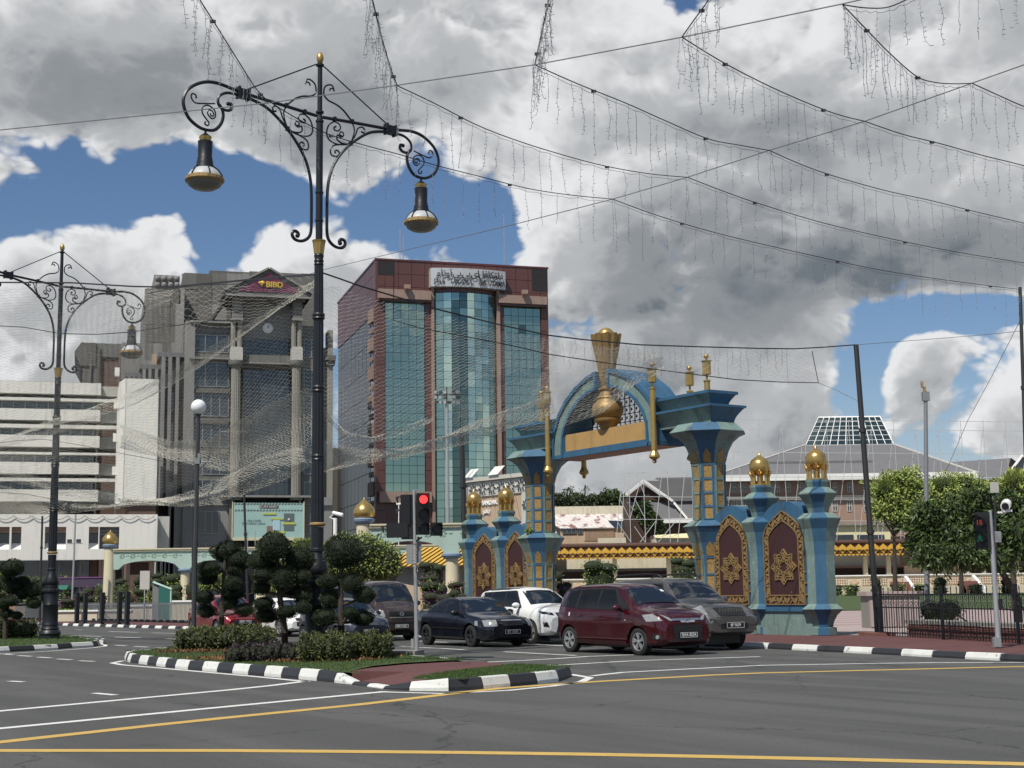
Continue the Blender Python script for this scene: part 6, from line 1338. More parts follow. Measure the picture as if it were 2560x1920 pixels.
o,t=post('flag_rod','thin grey rod left of the tall topiary, before the advert board',(619,1327),(619,1500),95,.03,'steel',.12); o,t=post('flag_rod','thin grey rod above the tallest topiary, before the advert board',(638,1327),(638,1500),95,.03,'steel',.12)
for lab,px,py,pb_ in (('white security camera on a pale post right of the centre lamp post',838,1281,1420),):
    o,t=post('security_camera',lab,(px,py+14),(px,1560),72,.12,'white',.12,cat='security camera'); c=Vector((t.x+.05,0,t.z+.18))
    part('camera_housing',MB().tube([c+Vector((-.16,0,.08)),c+Vector((.36,-.2,-.05))],.10,12),M['white'],o); part('camera_bracket',MB().tube([(t.x,0,t.z-.1),(t.x-.3,0,t.z+.05),(t.x-.1,0,t.z+.15)],.03,6),M['white'],o)
o,t=post('road_camera','white camera on a black post beside the right pedestrian signal',(2487,1232),(2492,1600),40,.045,'cable',.12,cat='security camera')
part('solar_box',MB().cbox((t.x,0,t.z+.15),.20,.12,.30,.3),M['paleframe'],o); k=40/3560; c=P(2514,1263,40)-Vector(o.location)
part('camera_housing',MB().tube([c+Vector((.10,.2,.06)),c+Vector((-.06,-.14,-.04))],.135,16),M['white'],o,smooth=True); part('camera_lens',MB().tube([c+Vector((-.055,-.13,-.038)),c+Vector((-.066,-.15,-.042))],.10,14),M['black'],o); part('camera_bracket',MB().cbox(c+Vector((.02,0,-.16)),.24,.2,.06).cbox(c+Vector((-.12,0,-.2)),.25,.06,.05),M['white'],o)
# ---- traffic signals
def visor(mb,c,r,dr,L_=.20):      # hood above a lens, opening along dr
    d=Vector(dr).normalized(); s_=d.cross(Vector((0,0,1))).normalized(); u=s_.cross(d); n=12; vs=[]
    for k in range(n+1):
        a=math.pi*(-.15+1.3*k/n); p=c+(s_*math.cos(a)+u*math.sin(a))*r; f=.35+.65*max(0,math.sin(a)); vs+=[tuple(p),tuple(p+d*L_*f)]
    mb.add(vs,[(2*k,2*k+1,2*k+3,2*k+2) for k in range(n)])
def disc(c,r,d,th=.02):
    d=Vector(d).normalized(); return MB().tube([c,c+d*th],r,18)
def sig_box(parent,c,w,h,dp,rz,name='signal_housing'): return part(name,MB().cbox(c,w,dp,h,rz),M['tlblack'],parent)
TLb=G(1042,1639,.15); TL=thing('traffic_light','traffic light with glowing red lens on the central island','traffic light',tuple(TLb),0)
tp=P(1035,1224,TLb.y)-TLb; part('pole',MB().tube([(0,0,0),tuple(tp)],.048,12,rs=[.052,.034]),M['steel'],TL,smooth=True)
k=TLb.y/FPX; rz=R_(14); fd=Vector((math.sin(rz),-math.cos(rz),0)); q=lambda px,py,dy=0:P(px,py,TLb.y+dy)-TLb
hb=sig_box(TL,q(1057,1285,.0),.30,.98,.16,rz)
sb=sig_box(TL,q(1091,1323,.0),.27,.31,.16,rz); 
for i,(px,py) in enumerate(((1057,1249),(1057,1285),(1057,1322),(1091,1323))):
    c=q(px,py,0)+fd*.085; par=hb if i<3 else sb; mb=MB(); visor(mb,c,.125,fd); part('visor',mb,M['tlblack'],par); part('lens',disc(c,.098,fd),M['red_on'] if i==0 else M['black'],par,label='lit red lens' if i==0 else None)
bd=Vector((-.75,.66,0)); hb2=sig_box(TL,q(1018,1275,.1),.26,.72,.18,R_(-30)); sb2=sig_box(TL,q(995,1326,.1),.52,.34,.18,R_(-10)); sb3=sig_box(TL,q(1022,1330,.1),.34,.34,.2,0)
for px,py,par in ((1008,1252,hb2),(1008,1284,hb2),(972,1325,sb2)):
    c=q(px,py,.15)+bd*.05; mb=MB(); visor(mb,c,.115,bd,.16); part('visor',mb,M['tlblack'],par)
part('mounting_bracket',MB().tube([q(1026,1344),q(1040,1352),q(1055,1343)],.02,6).cbox(q(1046,1347),.05,.05,.10),M['tlblack'],TL)
part('top_bracket',MB().box(tp.x,tp.x+.10,-.02,.02,tp.z-.02,tp.z).box(tp.x+.085,tp.x+.105,-.02,.02,tp.z-.08,tp.z),M['steel'],TL)
part('control_box',MB().cbox(q(1024,1386,.06),.15,.12,.46),M['boxgrey'],TL); part('control_box',MB().cbox(q(1048,1380,.10),.10,.10,.50),M['greypole'],TL); part('band_clamp',MB().lathe([(.06,-.01),(.06,.01)],12,tuple(q(1038,1358))).lathe([(.06,-.01),(.06,.01)],12,tuple(q(1039,1408))),M['steel'],TL)
nb=part('number_plate',MB().cbox(q(1043,1424,-.06),.065,.02,.13),M['black'],TL); c=q(1043,1421,-.075); text('plate_digits','1',.065,M['plate_t'],nb,tuple(c),(R_(90),0,0),ext=.002); c=q(1043,1427,-.075); text('plate_digits','4',.065,M['plate_t'],nb,tuple(c),(R_(90),0,0),ext=.002)
part('lower_box',MB().cbox(q(1031,1609,.02),.06,.08,.22),M['steel'],TL)
# pedestrian signal on the right
Rb=P(2497,1617,34); Rb.z=.13; RT=thing('pedestrian_signal','pedestrian signal on a grey pole showing a red 15 countdown on the right pavement','traffic light',tuple(Rb),0)
q=lambda px,py,dy=0:P(px,py,Rb.y+dy)-Rb; part('pole',MB().tube([(0,0,0),tuple(q(2475,1276))],.05,12,rs=[.07,.042]),M['steel'],RT,smooth=True)
fd=Vector((-.50,-.86,0)); rz=math.atan2(fd.x,-fd.y)
h1=sig_box(RT,q(2458,1326,.05),.34,.86,.18,rz)
for i,(px,py) in enumerate(((2450,1306),(2452,1344))):
    c=q(px,py,0)+fd*.06; mb=MB(); visor(mb,c,.16,fd,.30); part('visor',mb,M['tlblack'],h1); part('lens',disc(c,.13,fd,.015),M['black'],h1)
c=q(2450,1307,0)+fd*.09; text('countdown','15',.155,M['digit_on'],h1,tuple(c),(R_(90),0,rz),ext=.004,off=.006)
c=q(2452,1345,0)+fd*.09; su=Vector((math.cos(rz),math.sin(rz),0)); mb=MB().sphere(tuple(c+Vector((0,0,.07))),.02,8,5)
for a,b in (((0,.05),(0,-.01)),((0,-.01),(-.05,-.08)),((0,-.01),(.05,-.07)),((0,.04),(-.05,.0)),((0,.04),(.045,.01))): mb.tube([c+su*a[0]+Vector((0,0,a[1])),c+su*b[0]+Vector((0,0,b[1]))],.014,5)
part('green_figure',mb,M['green_on'],h1); mb=MB(); visor(mb,q(2440,1362,0),.10,fd,.16); part('lower_hood',mb,M['greypole'],h1)
part('junction_box',MB().cbox(q(2494,1342,.02),.14,.10,.26),M['boxgrey'],RT); pbx=part('push_button',MB().tube([q(2500,1497,-.02),q(2502,1520,-.02)],.055,8),M['black'],RT); part('base_box',MB().cbox(q(2492,1605,-.05),.17,.13,.22),M['boxgrey'],RT)
# ================================================================ iron fence on the right
A=Vector((10.95,43.9,0)); Bq=Vector((13.2,33.2,0)); fv=(Bq-A).normalized(); nrm=Vector((fv.y,-fv.x,0))
FN=thing('iron_fence','black iron fence with hearts and rings along the right pavement','fence',(A.x,A.y,.12),math.atan2(fv.y,fv.x)); Lf=(Bq-A).length+3
bar=MB().tube([(0,0,0),(0,0,1.36)],.013,4).lathe([(.022,1.36),(.004,1.46)],4); bme=bar.mesh('bar',M['iron'])
n=int(Lf/.155)
for k in range(n+1):
    x=k*.155
    if k%2==0: link('bar',bme,FN,loc=(x,0,.02))
    else: link('bar',bme,FN,loc=(x,0,.02),scale=(1,1,.60 if 1 else 1))
for z in (.10,.84,1.22): part('rail',MB().box(0,Lf,-.016,.016,z,z+.035),M['iron'],FN)
ring=MB().tube([(.065*math.cos(a),0,.065*math.sin(a)) for a in [q_*math.pi/6 for q_ in range(13)]],.009,4,cap=False).mesh('ring',M['iron']); heart=MB().tube([(x_*.072,0,z_*.075) for x_,z_ in ((0,-1.3),(-.7,-.5),(-1,.1),(-.85,.6),(-.45,.8),(0,.35),(.45,.8),(.85,.6),(1,.1),(.7,-.5),(0,-1.3))],.009,4,cap=False).mesh('heart',M['iron'])
k=0; x=.155
while x<Lf: link('ring',ring,FN,loc=(x,0,1.15)); link('heart',heart,FN,loc=(x,0,.98)); x+=.31
for x in (0,.42,4.1,7.9,11.6): part('fence_post',MB().box(x-.035,x+.035,-.035,.035,0,1.5),M['iron'],FN)
for x in (4.1,7.9): part('stay',MB().tube([(x,.03,1.0),(x+.05,.75,.45)],.025,4),M['iron'],FN)
part('plinth',MB().box(-.6,.7,-.3,.3,-.01,.10),M['redpave2'],FN)
BP=thing('brick_planter','long low red brick planter behind the iron fence','planter',(A.x,A.y,.12),math.atan2(fv.y,fv.x))
part('core',MB().box(1.0,Lf+4,.55,1.2,0,.30),M['soil'],BP); part('coping',MB().box(.95,Lf+4,.48,1.25,.38,.48),M['concrete'],BP)
bk=[]; rg=random.Random(4)
for r_ in range(4):
    x=1.0+(r_%2)*.13
    while x<Lf+3.8: bk.append((x+.12,.54,.05+r_*.092,.225,.06+rg.uniform(0,.02),.075,rg.uniform(-.03,.03))); x+=.25
pieces('brick',BP,'redpave2',bk,300)
part('concrete_bin',MB().box(3.6,4.6,1.9,2.7,0,1.0).box(3.55,4.65,1.85,2.75,1.0,1.12),M['pinkpave'],FN) if 0 else None
CB=P(2225,1500,52); cb=thing('planter_box','grey concrete planter box behind the iron fence','planter',(CB.x,CB.y,.12),.1); part('box',MB().box(-.95,.95,-.4,.4,0,1.15),M['concrete'],cb); 
for j in range(9): part('slat',MB().box(-.9+j*.2,-.75+j*.2,-.45,-.4,.05,1.0),M['pinkpave'],cb)
part('coping',MB().box(-1.05,1.05,-.5,.5,1.15,1.3),M['pinkpave'],cb)
# far fence on the left, with its black gate
pa=[(-16.0,72.3),(-24.0,82.8),(-33,94.8),(-38,101.2)]
for i in range(3):
    a=Vector((*pa[i],0))+Vector((2.2,1.9,0)); b=Vector((*pa[i+1],0))+Vector((2.2,1.9,0)); v=(b-a).normalized(); L_=(b-a).length
    f=thing('railing',['pale railing of thin bars along the far pavement, from the red car leftwards','pale railing of thin bars behind the black gate frames','pale railing of thin bars left of the left lamp post'][i],'railing',(a.x,a.y,.12),math.atan2(v.y,v.x),'railings along the far pavement')
    bm2=MB().box(-.016,.016,-.016,.016,.05,1.15).mesh('bar',M['greypole']); x=0
    while x<L_: link('bar',bm2,f,loc=(x,0,0)); x+=.17
    for z in (.12,1.02): part('rail',MB().box(0,L_,-.02,.02,z,z+.04),M['greypole'],f)
    x=0
    while x<L_: part('footing',MB().box(x,x+.12,-.25,.25,0,.16),M['cable'],f); x+=.95
GG=P(255,1548,80); gg=thing('garden_gate','black open garden gate frames in the far railing','gate',(GG.x,GG.y,.12),R_(-53)+math.pi)
for x in (-3.6,-2.5,0.0,2.6,3.9): part('gate_post',MB().box(x-.13,x+.13,-.1,.1,0,1.75),M['iron'],gg)
part('gate_rail',MB().box(-3.6,3.9,-.04,.04,.08,.2),M['iron'],gg)
# raised beds, pylon, notice, awning in the garden
for i,(x0,x1,z,Y,hh) in enumerate(((142,330,.1,91,.60),(330,400,.1,90.5,.88),(400,500,.1,90,1.12))):
    a=P(x0,1500,Y); b=P(x1,1500,Y-.5); v=Vector((b.x-a.x,b.y-a.y,0)); L_=v.length
    w_=thing('planter_wall',['low cream planter wall with yellow groundcover','taller pale planter wall left of the green pylon','pale planter wall right of the green pylon'][i],'planter',(a.x,a.y,.12),math.atan2(v.y,v.x)); part('wall',MB().box(0,L_,0,5,0,hh),M['stepcream'],w_); part('coping',MB().box(-.05,L_+.05,-.1,.25,hh,hh+.1),M['white'],w_)
PY=P(411,1547,87); py=thing('sign_pylon','leaning green glass sign pylon with pale angled top in the garden','sign pylon',(PY.x,PY.y,.12),R_(10))
part('slab',MB().prism([(-.35,0),(.32,0),(.32,1.85),(-.35,2.1)],-.3,.5,'y'),M['greensign'],py); part('stone_side',MB().prism([(-.72,0),(-.36,0),(-.36,2.05),(-.72,2.3)],-.2,.5,'y'),M['greywall'],py); part('slanted_top',MB().add([(-.75,-.3,2.32),(.36,-.35,1.88),(.40,.5,1.95),(-.7,.5,2.4)],[(0,1,2,3)]),M['greensl'],py)
part('edge_strip',MB().box(.32,.38,-.3,.5,0,1.9),M['greensl'],py)
NB=P(362,1452,90); nb=thing('notice_board','blank pale notice board among the garden shrubs','notice board',(NB.x,NB.y,.12),0); part('board',MB().box(-.3,.3,-.03,.03,NB.z-.65,NB.z+.5),M['paleframe'],nb); part('leg',MB().box(-.03,.03,-.02,.02,0,NB.z-.65),M['steel'],nb)
AW=P(158,1474,96); aw=thing('awning','small green awning right of the left lamp post','awning',tuple(AW),0); part('cloth',MB().prism([(-.7,0),(.45,0),(.6,.28),(-.7,.28)],-.8,.5,'y'),M['umb'],aw); part('support',MB().box(-.03,.03,-.02,.02,-AW.z+.1,0),M['steel'],aw)
VP=P(200,1460,104); vp=thing('violet_fence_panel','long violet panel fence behind the garden','fence',(VP.x,VP.y,.12),0); part('panel',MB().box(-1.5,1.7,0,.1,VP.z-.35,VP.z+.3),M['violetwall'],vp); part('cap',MB().box(-1.5,1.7,-.05,.15,VP.z+.3,VP.z+.38),M['violet'],vp)
SL=G(975,1640,.15); sl_=thing('concrete_slab','flat concrete slab beside the traffic light pole','slab',(SL.x+.15,SL.y+.1,.14),R_(-10)); part('slab',MB().box(-.55,.55,-.45,.45,0,.13),M['concrete'],sl_)
WP=P(500,1556,40)
# small weeds on the gate
for lab,px,py,Y,a,b in (('green fern growing on the arch beside the right gate pillar',1698,1052,50.0,9,22),('small weed growing on the left gate pillar ledge',1322,1328,57.2,9,5)):
    c=P(px,py,Y); k=Y/FPX; foliage('weed',[((c.x,c.y,c.z),a*k,.1,b*k)],'olive',None,.10,int(px),160,lab,'weed',None,shell=.9,jit=1.2,droop=.3)
# ================================================================ vehicles
def lerp_tab(t,x):
    if x<=t[0][0]: return t[0][1]
    for (a,u),(b,v) in zip(t,t[1:]):
        if x<=b:
            f=(x-a)/(b-a); return u+(v-u)*f
    return t[-1][1]
def smooth_tab(t,w=.07):
    return lambda x: sum(lerp_tab(t,x+d*w) for d in (-1,-.5,0,.5,1))/5
def boolean(o,cut):
    md=o.modifiers.new('b','BOOLEAN'); md.operation='DIFFERENCE'; md.solver='EXACT'; md.object=cut
    dg=bpy.context.evaluated_depsgraph_get(); me=bpy.data.meshes.new_from_object(o.evaluated_get(dg)); o.modifiers.remove(md); old=o.data; o.data=me; me.name=old.name
class Car:
    def __init__(c,name,label,loc,S,paint,scale=1.,rz=R_(-57.2),cat='car'):
        c.S=S; c.root=thing(name,label,cat,(loc[0],loc[1],0),rz); c.root.scale=(scale,)*3; c.paint=paint
        xr,xf=S['x']; top=smooth_tab(S['top']); belt=smooth_tab(S['belt']); bot=smooth_tab(S['bot']); wid=smooth_tab(S['wid'],.04); th=S.get('tumble',.34)
        xs=[xr+(xf-xr)*(.5-.5*math.cos(math.pi*i/58))*.35+(xf-xr)*(i/58)*.65 for i in range(59)]
        mb=MB(); n=0; rows=[]
        for x in xs:
            zt,zb,w=top(x),bot(x),wid(x); zl=min(belt(x),zt-.02); h=zt-zl; k=min(1,max(0,(h-.14)/.22)); H=zl-zb
            a0=(.90*w,zl+.5*h); a1=(.945*w-th*.55*h,zl+.55*h); b0=(.78*w,zl+.78*h); b1=(.945*w-th*.93*h-.01,zl+.90*h); d0=(.45*w,zl+.95*h); d1=(.58*w,zt-.022)
            mx=lambda p,q:(p[0]+(q[0]-p[0])*k,p[1]+(q[1]-p[1])*k)
            half=[(0,zb),(w*.78,zb),(w*.93,zb+.03),(w*.985,zb+.10*H+.02),(w*.995,zb+.30*H),(w*.985,zb+.46*H),(w*1.0,zb+.62*H),(w*.995,zb+.80*H),(w*.965,zl-.03),(w*.945,zl),mx(a0,a1),mx(b0,b1),mx(d0,d1),(0,zt)]
            rows.append([(x,y,z) for y,z in half]+[(x,-y,z) for y,z in half[-2:0:-1]])
        n=len(rows[0]); mb.add(sum(rows,[]),[(i*n+j,i*n+(j+1)%n,(i+1)*n+(j+1)%n,(i+1)*n+j) for i in range(len(rows)-1) for j in range(n)]+[tuple(range(n))[::-1],tuple((len(rows)-1)*n+j for j in range(n))])
        # normals outward
        me=mb.mesh('body',M[paint] if paint in M else MATS[paint]); bm=bmesh.new(); bm.from_mesh(me); bmesh.ops.recalc_face_normals(bm,faces=bm.faces); bm.to_mesh(me); bm.free()
        c.bvh=BVHTree.FromPolygons([v.co.copy() for v in me.vertices],[tuple(p.vertices) for p in me.polygons])
        c.body=link('body',me,c.root); r=S['wr']+.055
        cm=MB(); cut=None
        for wx in S['wx']:
            for sy in (-1,1): cm.tube([(wx,sy*(S['hw']-.30),S['wr']+.01),(wx,sy*(S['hw']+.3),S['wr']+.01)],r,24)
        cut=link('tmp_cut',cm.mesh('tmp_cut',M['black'])); bm=bmesh.new(); bm.from_mesh(cut.data); bmesh.ops.recalc_face_normals(bm,faces=bm.faces); bm.to_mesh(cut.data); bm.free()
        mw=c.root.scale.copy(); c.root.scale=(1,1,1); sl_,sr_=c.root.location.copy(),c.root.rotation_euler.copy(); c.root.location=(0,0,0); c.root.rotation_euler=(0,0,0); bpy.context.view_layer.update()
        try: boolean(c.body,cut)
        finally: bpy.data.objects.remove(cut)
        c.root.location=sl_; c.root.rotation_euler=sr_; c.root.scale=mw
        c.body.data.polygons.foreach_set('use_smooth',[True]*len(c.body.data.polygons)); c.body.data.set_sharp_from_angle(angle=R_(32))
        for sy in (-1,1):
            for wx in S['wx']: c.wheel(wx,sy)
        part('underbody',MB().box(S['wx'][0]-.5,S['wx'][1]+.5,-S['hw']+.33,S['hw']-.33,.16,.5),M['black'],c.root)
    def wheel(c,wx,sy):
        S=c.S; r=S['wr']; w=.20; y=sy*(S['hw']-.02); T=Matrix.Translation((wx,y,r))@Matrix.Rotation(-sy*math.pi/2,4,'X')
        prof=[(r*.64,-w),(r*.9,-w-.005),(r,-w*.85),(r,-w*.12),(r*.95,-.015),(r*.86,.0),(r*.70,-.004),(r*.66,-.02)]
        o=part('wheel',MB().lathe(prof,32,cap=False).xf(T),M['tyre'],c.root,smooth=True)
        rr=r*.67; part('brake_disc',MB().lathe([(rr*.98,-.10),(rr*.98,-.09)],20).xf(T),M['black'],o)
        mb=MB().lathe([(rr,-.09),(rr,-.012),(rr*.93,-.008),(rr*.90,-.04),(rr*.90,-.09)],28,cap=False).lathe([(rr*.20,-.05),(rr*.20,-.02),(rr*.15,-.012)],14); ns=S.get('spokes',5)
        for k in range(ns):
            a=k*2*math.pi/ns+.2; tw=S.get('twist',.25)
            for d in ((-.16,.16) if S.get('pair',True) else (0,)):
                p=[(math.cos(a+d*.3)*rr*.15,math.sin(a+d*.3)*rr*.15),(math.cos(a+d+tw)*rr*.94,math.sin(a+d+tw)*rr*.94)]; dx,dy=p[1][0]-p[0][0],p[1][1]-p[0][1]; L_=math.hypot(dx,dy); nx,ny=-dy/L_,dx/L_; wa,wb=rr*.075,rr*.10
                mb.prism([(p[0][0]+nx*wa,p[0][1]+ny*wa),(p[0][0]-nx*wa,p[0][1]-ny*wa),(p[1][0]-nx*wb,p[1][1]-ny*wb),(p[1][0]+nx*wb,p[1][1]+ny*wb)],-.045,-.018)
        part('rim',mb.xf(T),M[S.get('rim','rim')],o)
    def hit(c,p,d,far=3.):
        d=Vector(d).normalized(); p=Vector(p); h=c.bvh.ray_cast(p-d*far,d); 
        if h[0] is None: return p,-d
        n=h[1]; n=n if n.dot(d)<0 else -n; return h[0],n
    def patch(c,name,cor,d,mt,off=.006,nu=6,nv=5,parent=None,label=None,thick=0):
        # cor: four corners (bilinear); projected on the body along d
        A,B_,C_,D=[Vector(q) for q in cor]; mb=MB(); pts=[]
        for j in range(nv+1):
            for i in range(nu+1):
                u,v=i/nu,j/nv; q=A.lerp(B_,u).lerp(D.lerp(C_,u),v); h,n=c.hit(q,d); pts.append(h+n*off)
        fs=[(j*(nu+1)+i,j*(nu+1)+i+1,(j+1)*(nu+1)+i+1,(j+1)*(nu+1)+i) for j in range(nv) for i in range(nu)]
        mb.add([tuple(p) for p in pts],fs); return part(name,mb,M[mt] if mt in M else MATS[mt],parent or c.root,label,smooth=True)
    def side(c,name,q,mt,sy=0,**k):      # q: corners as (x,z), both sides
        out=[]
        for s in ((-1,1) if sy==0 else (sy,)): out.append(c.patch(name,[(x,s*.5,z) for x,z in q],(0,-s,0),mt,**k))
        return out
    def front(c,name,q,mt,d=(-1,0,0),**k): return c.patch(name,[(1.5,y,z) for y,z in q],d,mt,**k)
    def both(c,name,q,mt,d=(-1,-.0,0),**k):
        for s in (-1,1): c.patch(name,[(1.5,s*y,z) for y,z in q],(d[0],d[1]*s,d[2]),mt,**k)
    def box_on(c,name,y,z,w,h,mt,dp=.03,parent=None,off=.0):
        p,n=c.hit((1.5,y,z),(-1,0,0)); a=math.atan2(n.y,n.x); b=part(name,MB().box(-dp,dp,-w/2,w/2,-h/2,h/2),M[mt],parent or c.root); b.location=p+Vector((off,0,0)); b.rotation_euler=(0,0,a); return b,p,a
    def plate(c,s,y,z,w=.50,h=.115):
        b,p,a=c.box_on('number_plate',y,z,w,h,'plate',.012,off=.03)
        part('plate_edge',MB().box(.012,.014,-w/2,w/2,h/2-.01,h/2).box(.012,.014,-w/2,w/2,-h/2,-h/2+.01).box(.012,.014,-w/2,-w/2+.01,-h/2,h/2).box(.012,.014,w/2-.01,w/2,-h/2,h/2),M['plate_t'],b)
        text('plate_text',s,.105,M['plate_t'],b,(.015,0,0),(R_(90),0,R_(90)),ext=.002,off=.001,sx=.95)
    def mirror(c,x,y,z,mt,s=1.):
        for sg in (-1,1):
            o=part('wing_mirror',MB().sphere((0,0,0),.12*s,12,8,.72).xf(Matrix.Diagonal((.62,1.05,.95,1))),M[mt] if mt in M else MATS[mt],c.root,smooth=True); o.location=(x,sg*y,z); part('mirror_arm',MB().tube([(0,0,-.03),(-.04,-sg*.16,-.06)],.022,6),M['black'],o)
    def lineside(c,pts,w=.010,mt='black',sy=0):
        for s in (-1,1):
            mb=MB()
            for (x0,z0),(x1,z1) in zip(pts,pts[1:]):
                m_=4
                for i in range(m_):
                    P_=[]
                    for t in (i/m_,(i+1)/m_):
                        x,z=x0+(x1-x0)*t,z0+(z1-z0)*t; L_=math.hypot(x1-x0,z1-z0) or 1; nx,nz=-(z1-z0)/L_*w/2,(x1-x0)/L_*w/2
                        for g_ in (-1,1): h,n=c.hit((x+nx*g_,s*.5,z+nz*g_),(0,-s,0)); P_.append(tuple(h+n*.003))
                    mb.add(P_,[(0,1,3,2)])
            part('door_seam',mb,M[mt],c.root)
def paint(name,col,rough=.22,metal=.25,coat=.8): return mat(name,col,rough,metal,.06,1,coat=coat,spec=.5)
paint('maroon car paint',(.060,.005,.009),.22,.45); paint('black car paint',(.008,.009,.015),.18,.2,.6); paint('white car paint',(.72,.73,.72),.25,0,.5); paint('champagne car paint',(.115,.113,.104),.28,.5); paint('brown van paint',(.050,.036,.033),.25,.3); paint('slate blue car paint',(.035,.042,.060),.25,.4); paint('red car paint',(.20,.012,.018),.25,.3)
DN=(0,0,-1)
# ---- maroon people carrier
S=dict(x=(-1.93,2.13),top=[(-1.93,1.02),(-1.86,1.38),(-1.62,1.60),(-1.2,1.67),(-.2,1.69),(.35,1.66),(.62,1.57),(1.20,1.17),(1.32,1.13),(1.75,1.05),(1.98,.96),(2.09,.86),(2.13,.70)],belt=[(-1.93,.98),(-1.7,1.05),(0,1.02),(1.2,1.0),(1.7,.92),(2.0,.84),(2.13,.64)],bot=[(-1.93,.42),(-1.8,.28),(-1.4,.22),(1.7,.20),(2.0,.22),(2.13,.34)],wid=[(-1.93,.66),(-1.85,.77),(-1.5,.83),(1.3,.83),(1.75,.82),(1.98,.77),(2.09,.68),(2.13,.60)],wr=.315,wx=(-1.33,1.33),hw=.83,spokes=5)
c=Car('people_carrier','maroon people carrier, nearest to the camera, with its front beside the silver off-roader',(2.93,37.3),S,'maroon car paint',1.055); c.root.scale=(1.11,1.07,1.055)
c.patch('windscreen',[(1.16,-.66,1.5),(1.16,.66,1.5),(.60,.56,1.5),(.60,-.56,1.5)],DN,'carglass',nu=8,nv=6)
c.side('window_surround',[(-1.70,1.12),(.84,1.03),(.36,1.57),(-1.46,1.56)],'black',off=.003,nu=14,nv=6); c.side('side_window',[(-.22,1.06),(.62,1.05),(.30,1.52),(-.16,1.54)],'carglass2'); c.side('side_window',[(-1.04,1.08),(-.28,1.06),(-.24,1.54),(-.98,1.54)],'carglass2'); c.side('quarter_window',[(-1.66,1.14),(-1.12,1.09),(-1.05,1.53),(-1.40,1.50)],'carglass2'); c.side('quarter_window',[(.72,1.06),(.98,1.06),(.98,1.09),(.60,1.36)],'black')
c.side('weather_shield',[(-1.62,1.50),(.32,1.535),(.30,1.575),(-1.56,1.545)],'black',nu=14,nv=1)
c.patch('rear_window',[(-1.5,-.6,1.35),(-1.5,.6,1.35),(-1.5,.56,1.56),(-1.5,-.56,1.56)],(1,0,0),'carglass')
c.both('headlight',[(.40,.80),(.74,.78),(.80,.93),(.60,.96)],'lampglass',(-1,-.45,0),nu=6,nv=4); c.both('headlight',[(.30,.79),(.44,.80),(.62,.95),(.42,.87)],'lampglass',(-1,-.1,0),nu=3,nv=3)
c.front('chrome_bar',[(-.42,.79),(.42,.79),(.42,.84),(-.42,.84)],'chrome',nu=12,nv=1,off=.02); c.front('chrome_bar',[(-.20,.76),(.20,.76),(.22,.80),(-.22,.80)],'chrome',nu=6,nv=1,off=.02)
gr=c.front('grille',[(-.38,.38),(.38,.38),(.44,.70),(-.44,.70)],'black',nu=8,nv=4,off=.008); c.front('grille',[(-.50,.34),(.50,.34),(.38,.42),(-.38,.42)],'black',nu=8,nv=2,off=.007)
for k in range(4): c.front('grille_bar',[(-.42,.46+.06*k),(.42,.46+.06*k),(.42,.468+.06*k),(-.42,.468+.06*k)],'rimdk',nu=8,nv=1,off=.014,parent=gr)
c.both('fog_surround',[(.50,.36),(.70,.38),(.68,.52),(.56,.50)],'black',(-1,-.3,0),nu=3,nv=3)
for s in (-1,1):
    p,n=c.hit((1.5,s*.61,.43),(-1,-.3*s,0)); part('fog_lamp',MB().tube([p-n*.02,p+n*.02],.045,12),M['lampglass'],c.root)
def ovalemblem(c,y,z,r=.075,par=None):
    p,n=c.hit((1.5,y,z),(-1,0,0)); mb=MB(); o=.035
    for rx,rz_,cz in ((r,r*.68,0),(r*.38,r*.62,0),(r*.62,r*.26,r*.36)): mb.tube([p+Vector((o,rx*math.cos(a),cz+rz_*math.sin(a))) for a in [k*math.pi/8 for k in range(17)]],.010,4,cap=False)
    part('emblem',mb,M['chrome'],par or c.root)
ovalemblem(c,0,.80); c.plate('BAA 8254',0,.47)
c.mirror(.74,.92,1.10,'maroon car paint'); c.lineside([(-.25,.36),(-.25,1.02)]); c.lineside([(.78,.40),(.72,.70),(.70,1.0)]); c.lineside([(-1.06,1.0),(-1.04,.75),(-1.0,.62)])
c.side('door_handle',[(-.18,.88),(.0,.885),(.0,.915),(-.18,.91)],'maroon car paint',off=.03,nu=2,nv=1); c.side('door_handle',[(-.95,.89),(-.77,.895),(-.77,.925),(-.95,.92)],'maroon car paint',off=.03,nu=2,nv=1); c.side('side_skirt',[(-.98,.26),(.95,.24),(.95,.33),(-.98,.35)],'maroon car paint',off=.035,nu=8,nv=1); c.side('fuel_sticker',[(-1.30,.90),(-1.26,.90),(-1.26,.99),(-1.30,.99)],'white',nu=1,nv=1)
c.side('tail_light',[(-1.90,.95),(-1.80,.95),(-1.78,1.20),(-1.87,1.20)],'red car paint',nu=2,nv=2); c.side('side_repeater',[(.88,.80),(.94,.80),(.94,.83),(.88,.83)],'lampglass',nu=1,nv=1)
c.patch('wiper',[(1.14,-.4,1.5),(1.14,.5,1.5),(1.11,.5,1.5),(1.11,-.4,1.5)],DN,'black',nu=6,nv=1,off=.02); c.patch('windscreen_sticker',[(.74,.40,1.5),(.74,.50,1.5),(.68,.48,1.5),(.68,.40,1.5)],DN,'white',nu=1,nv=1,off=.01)
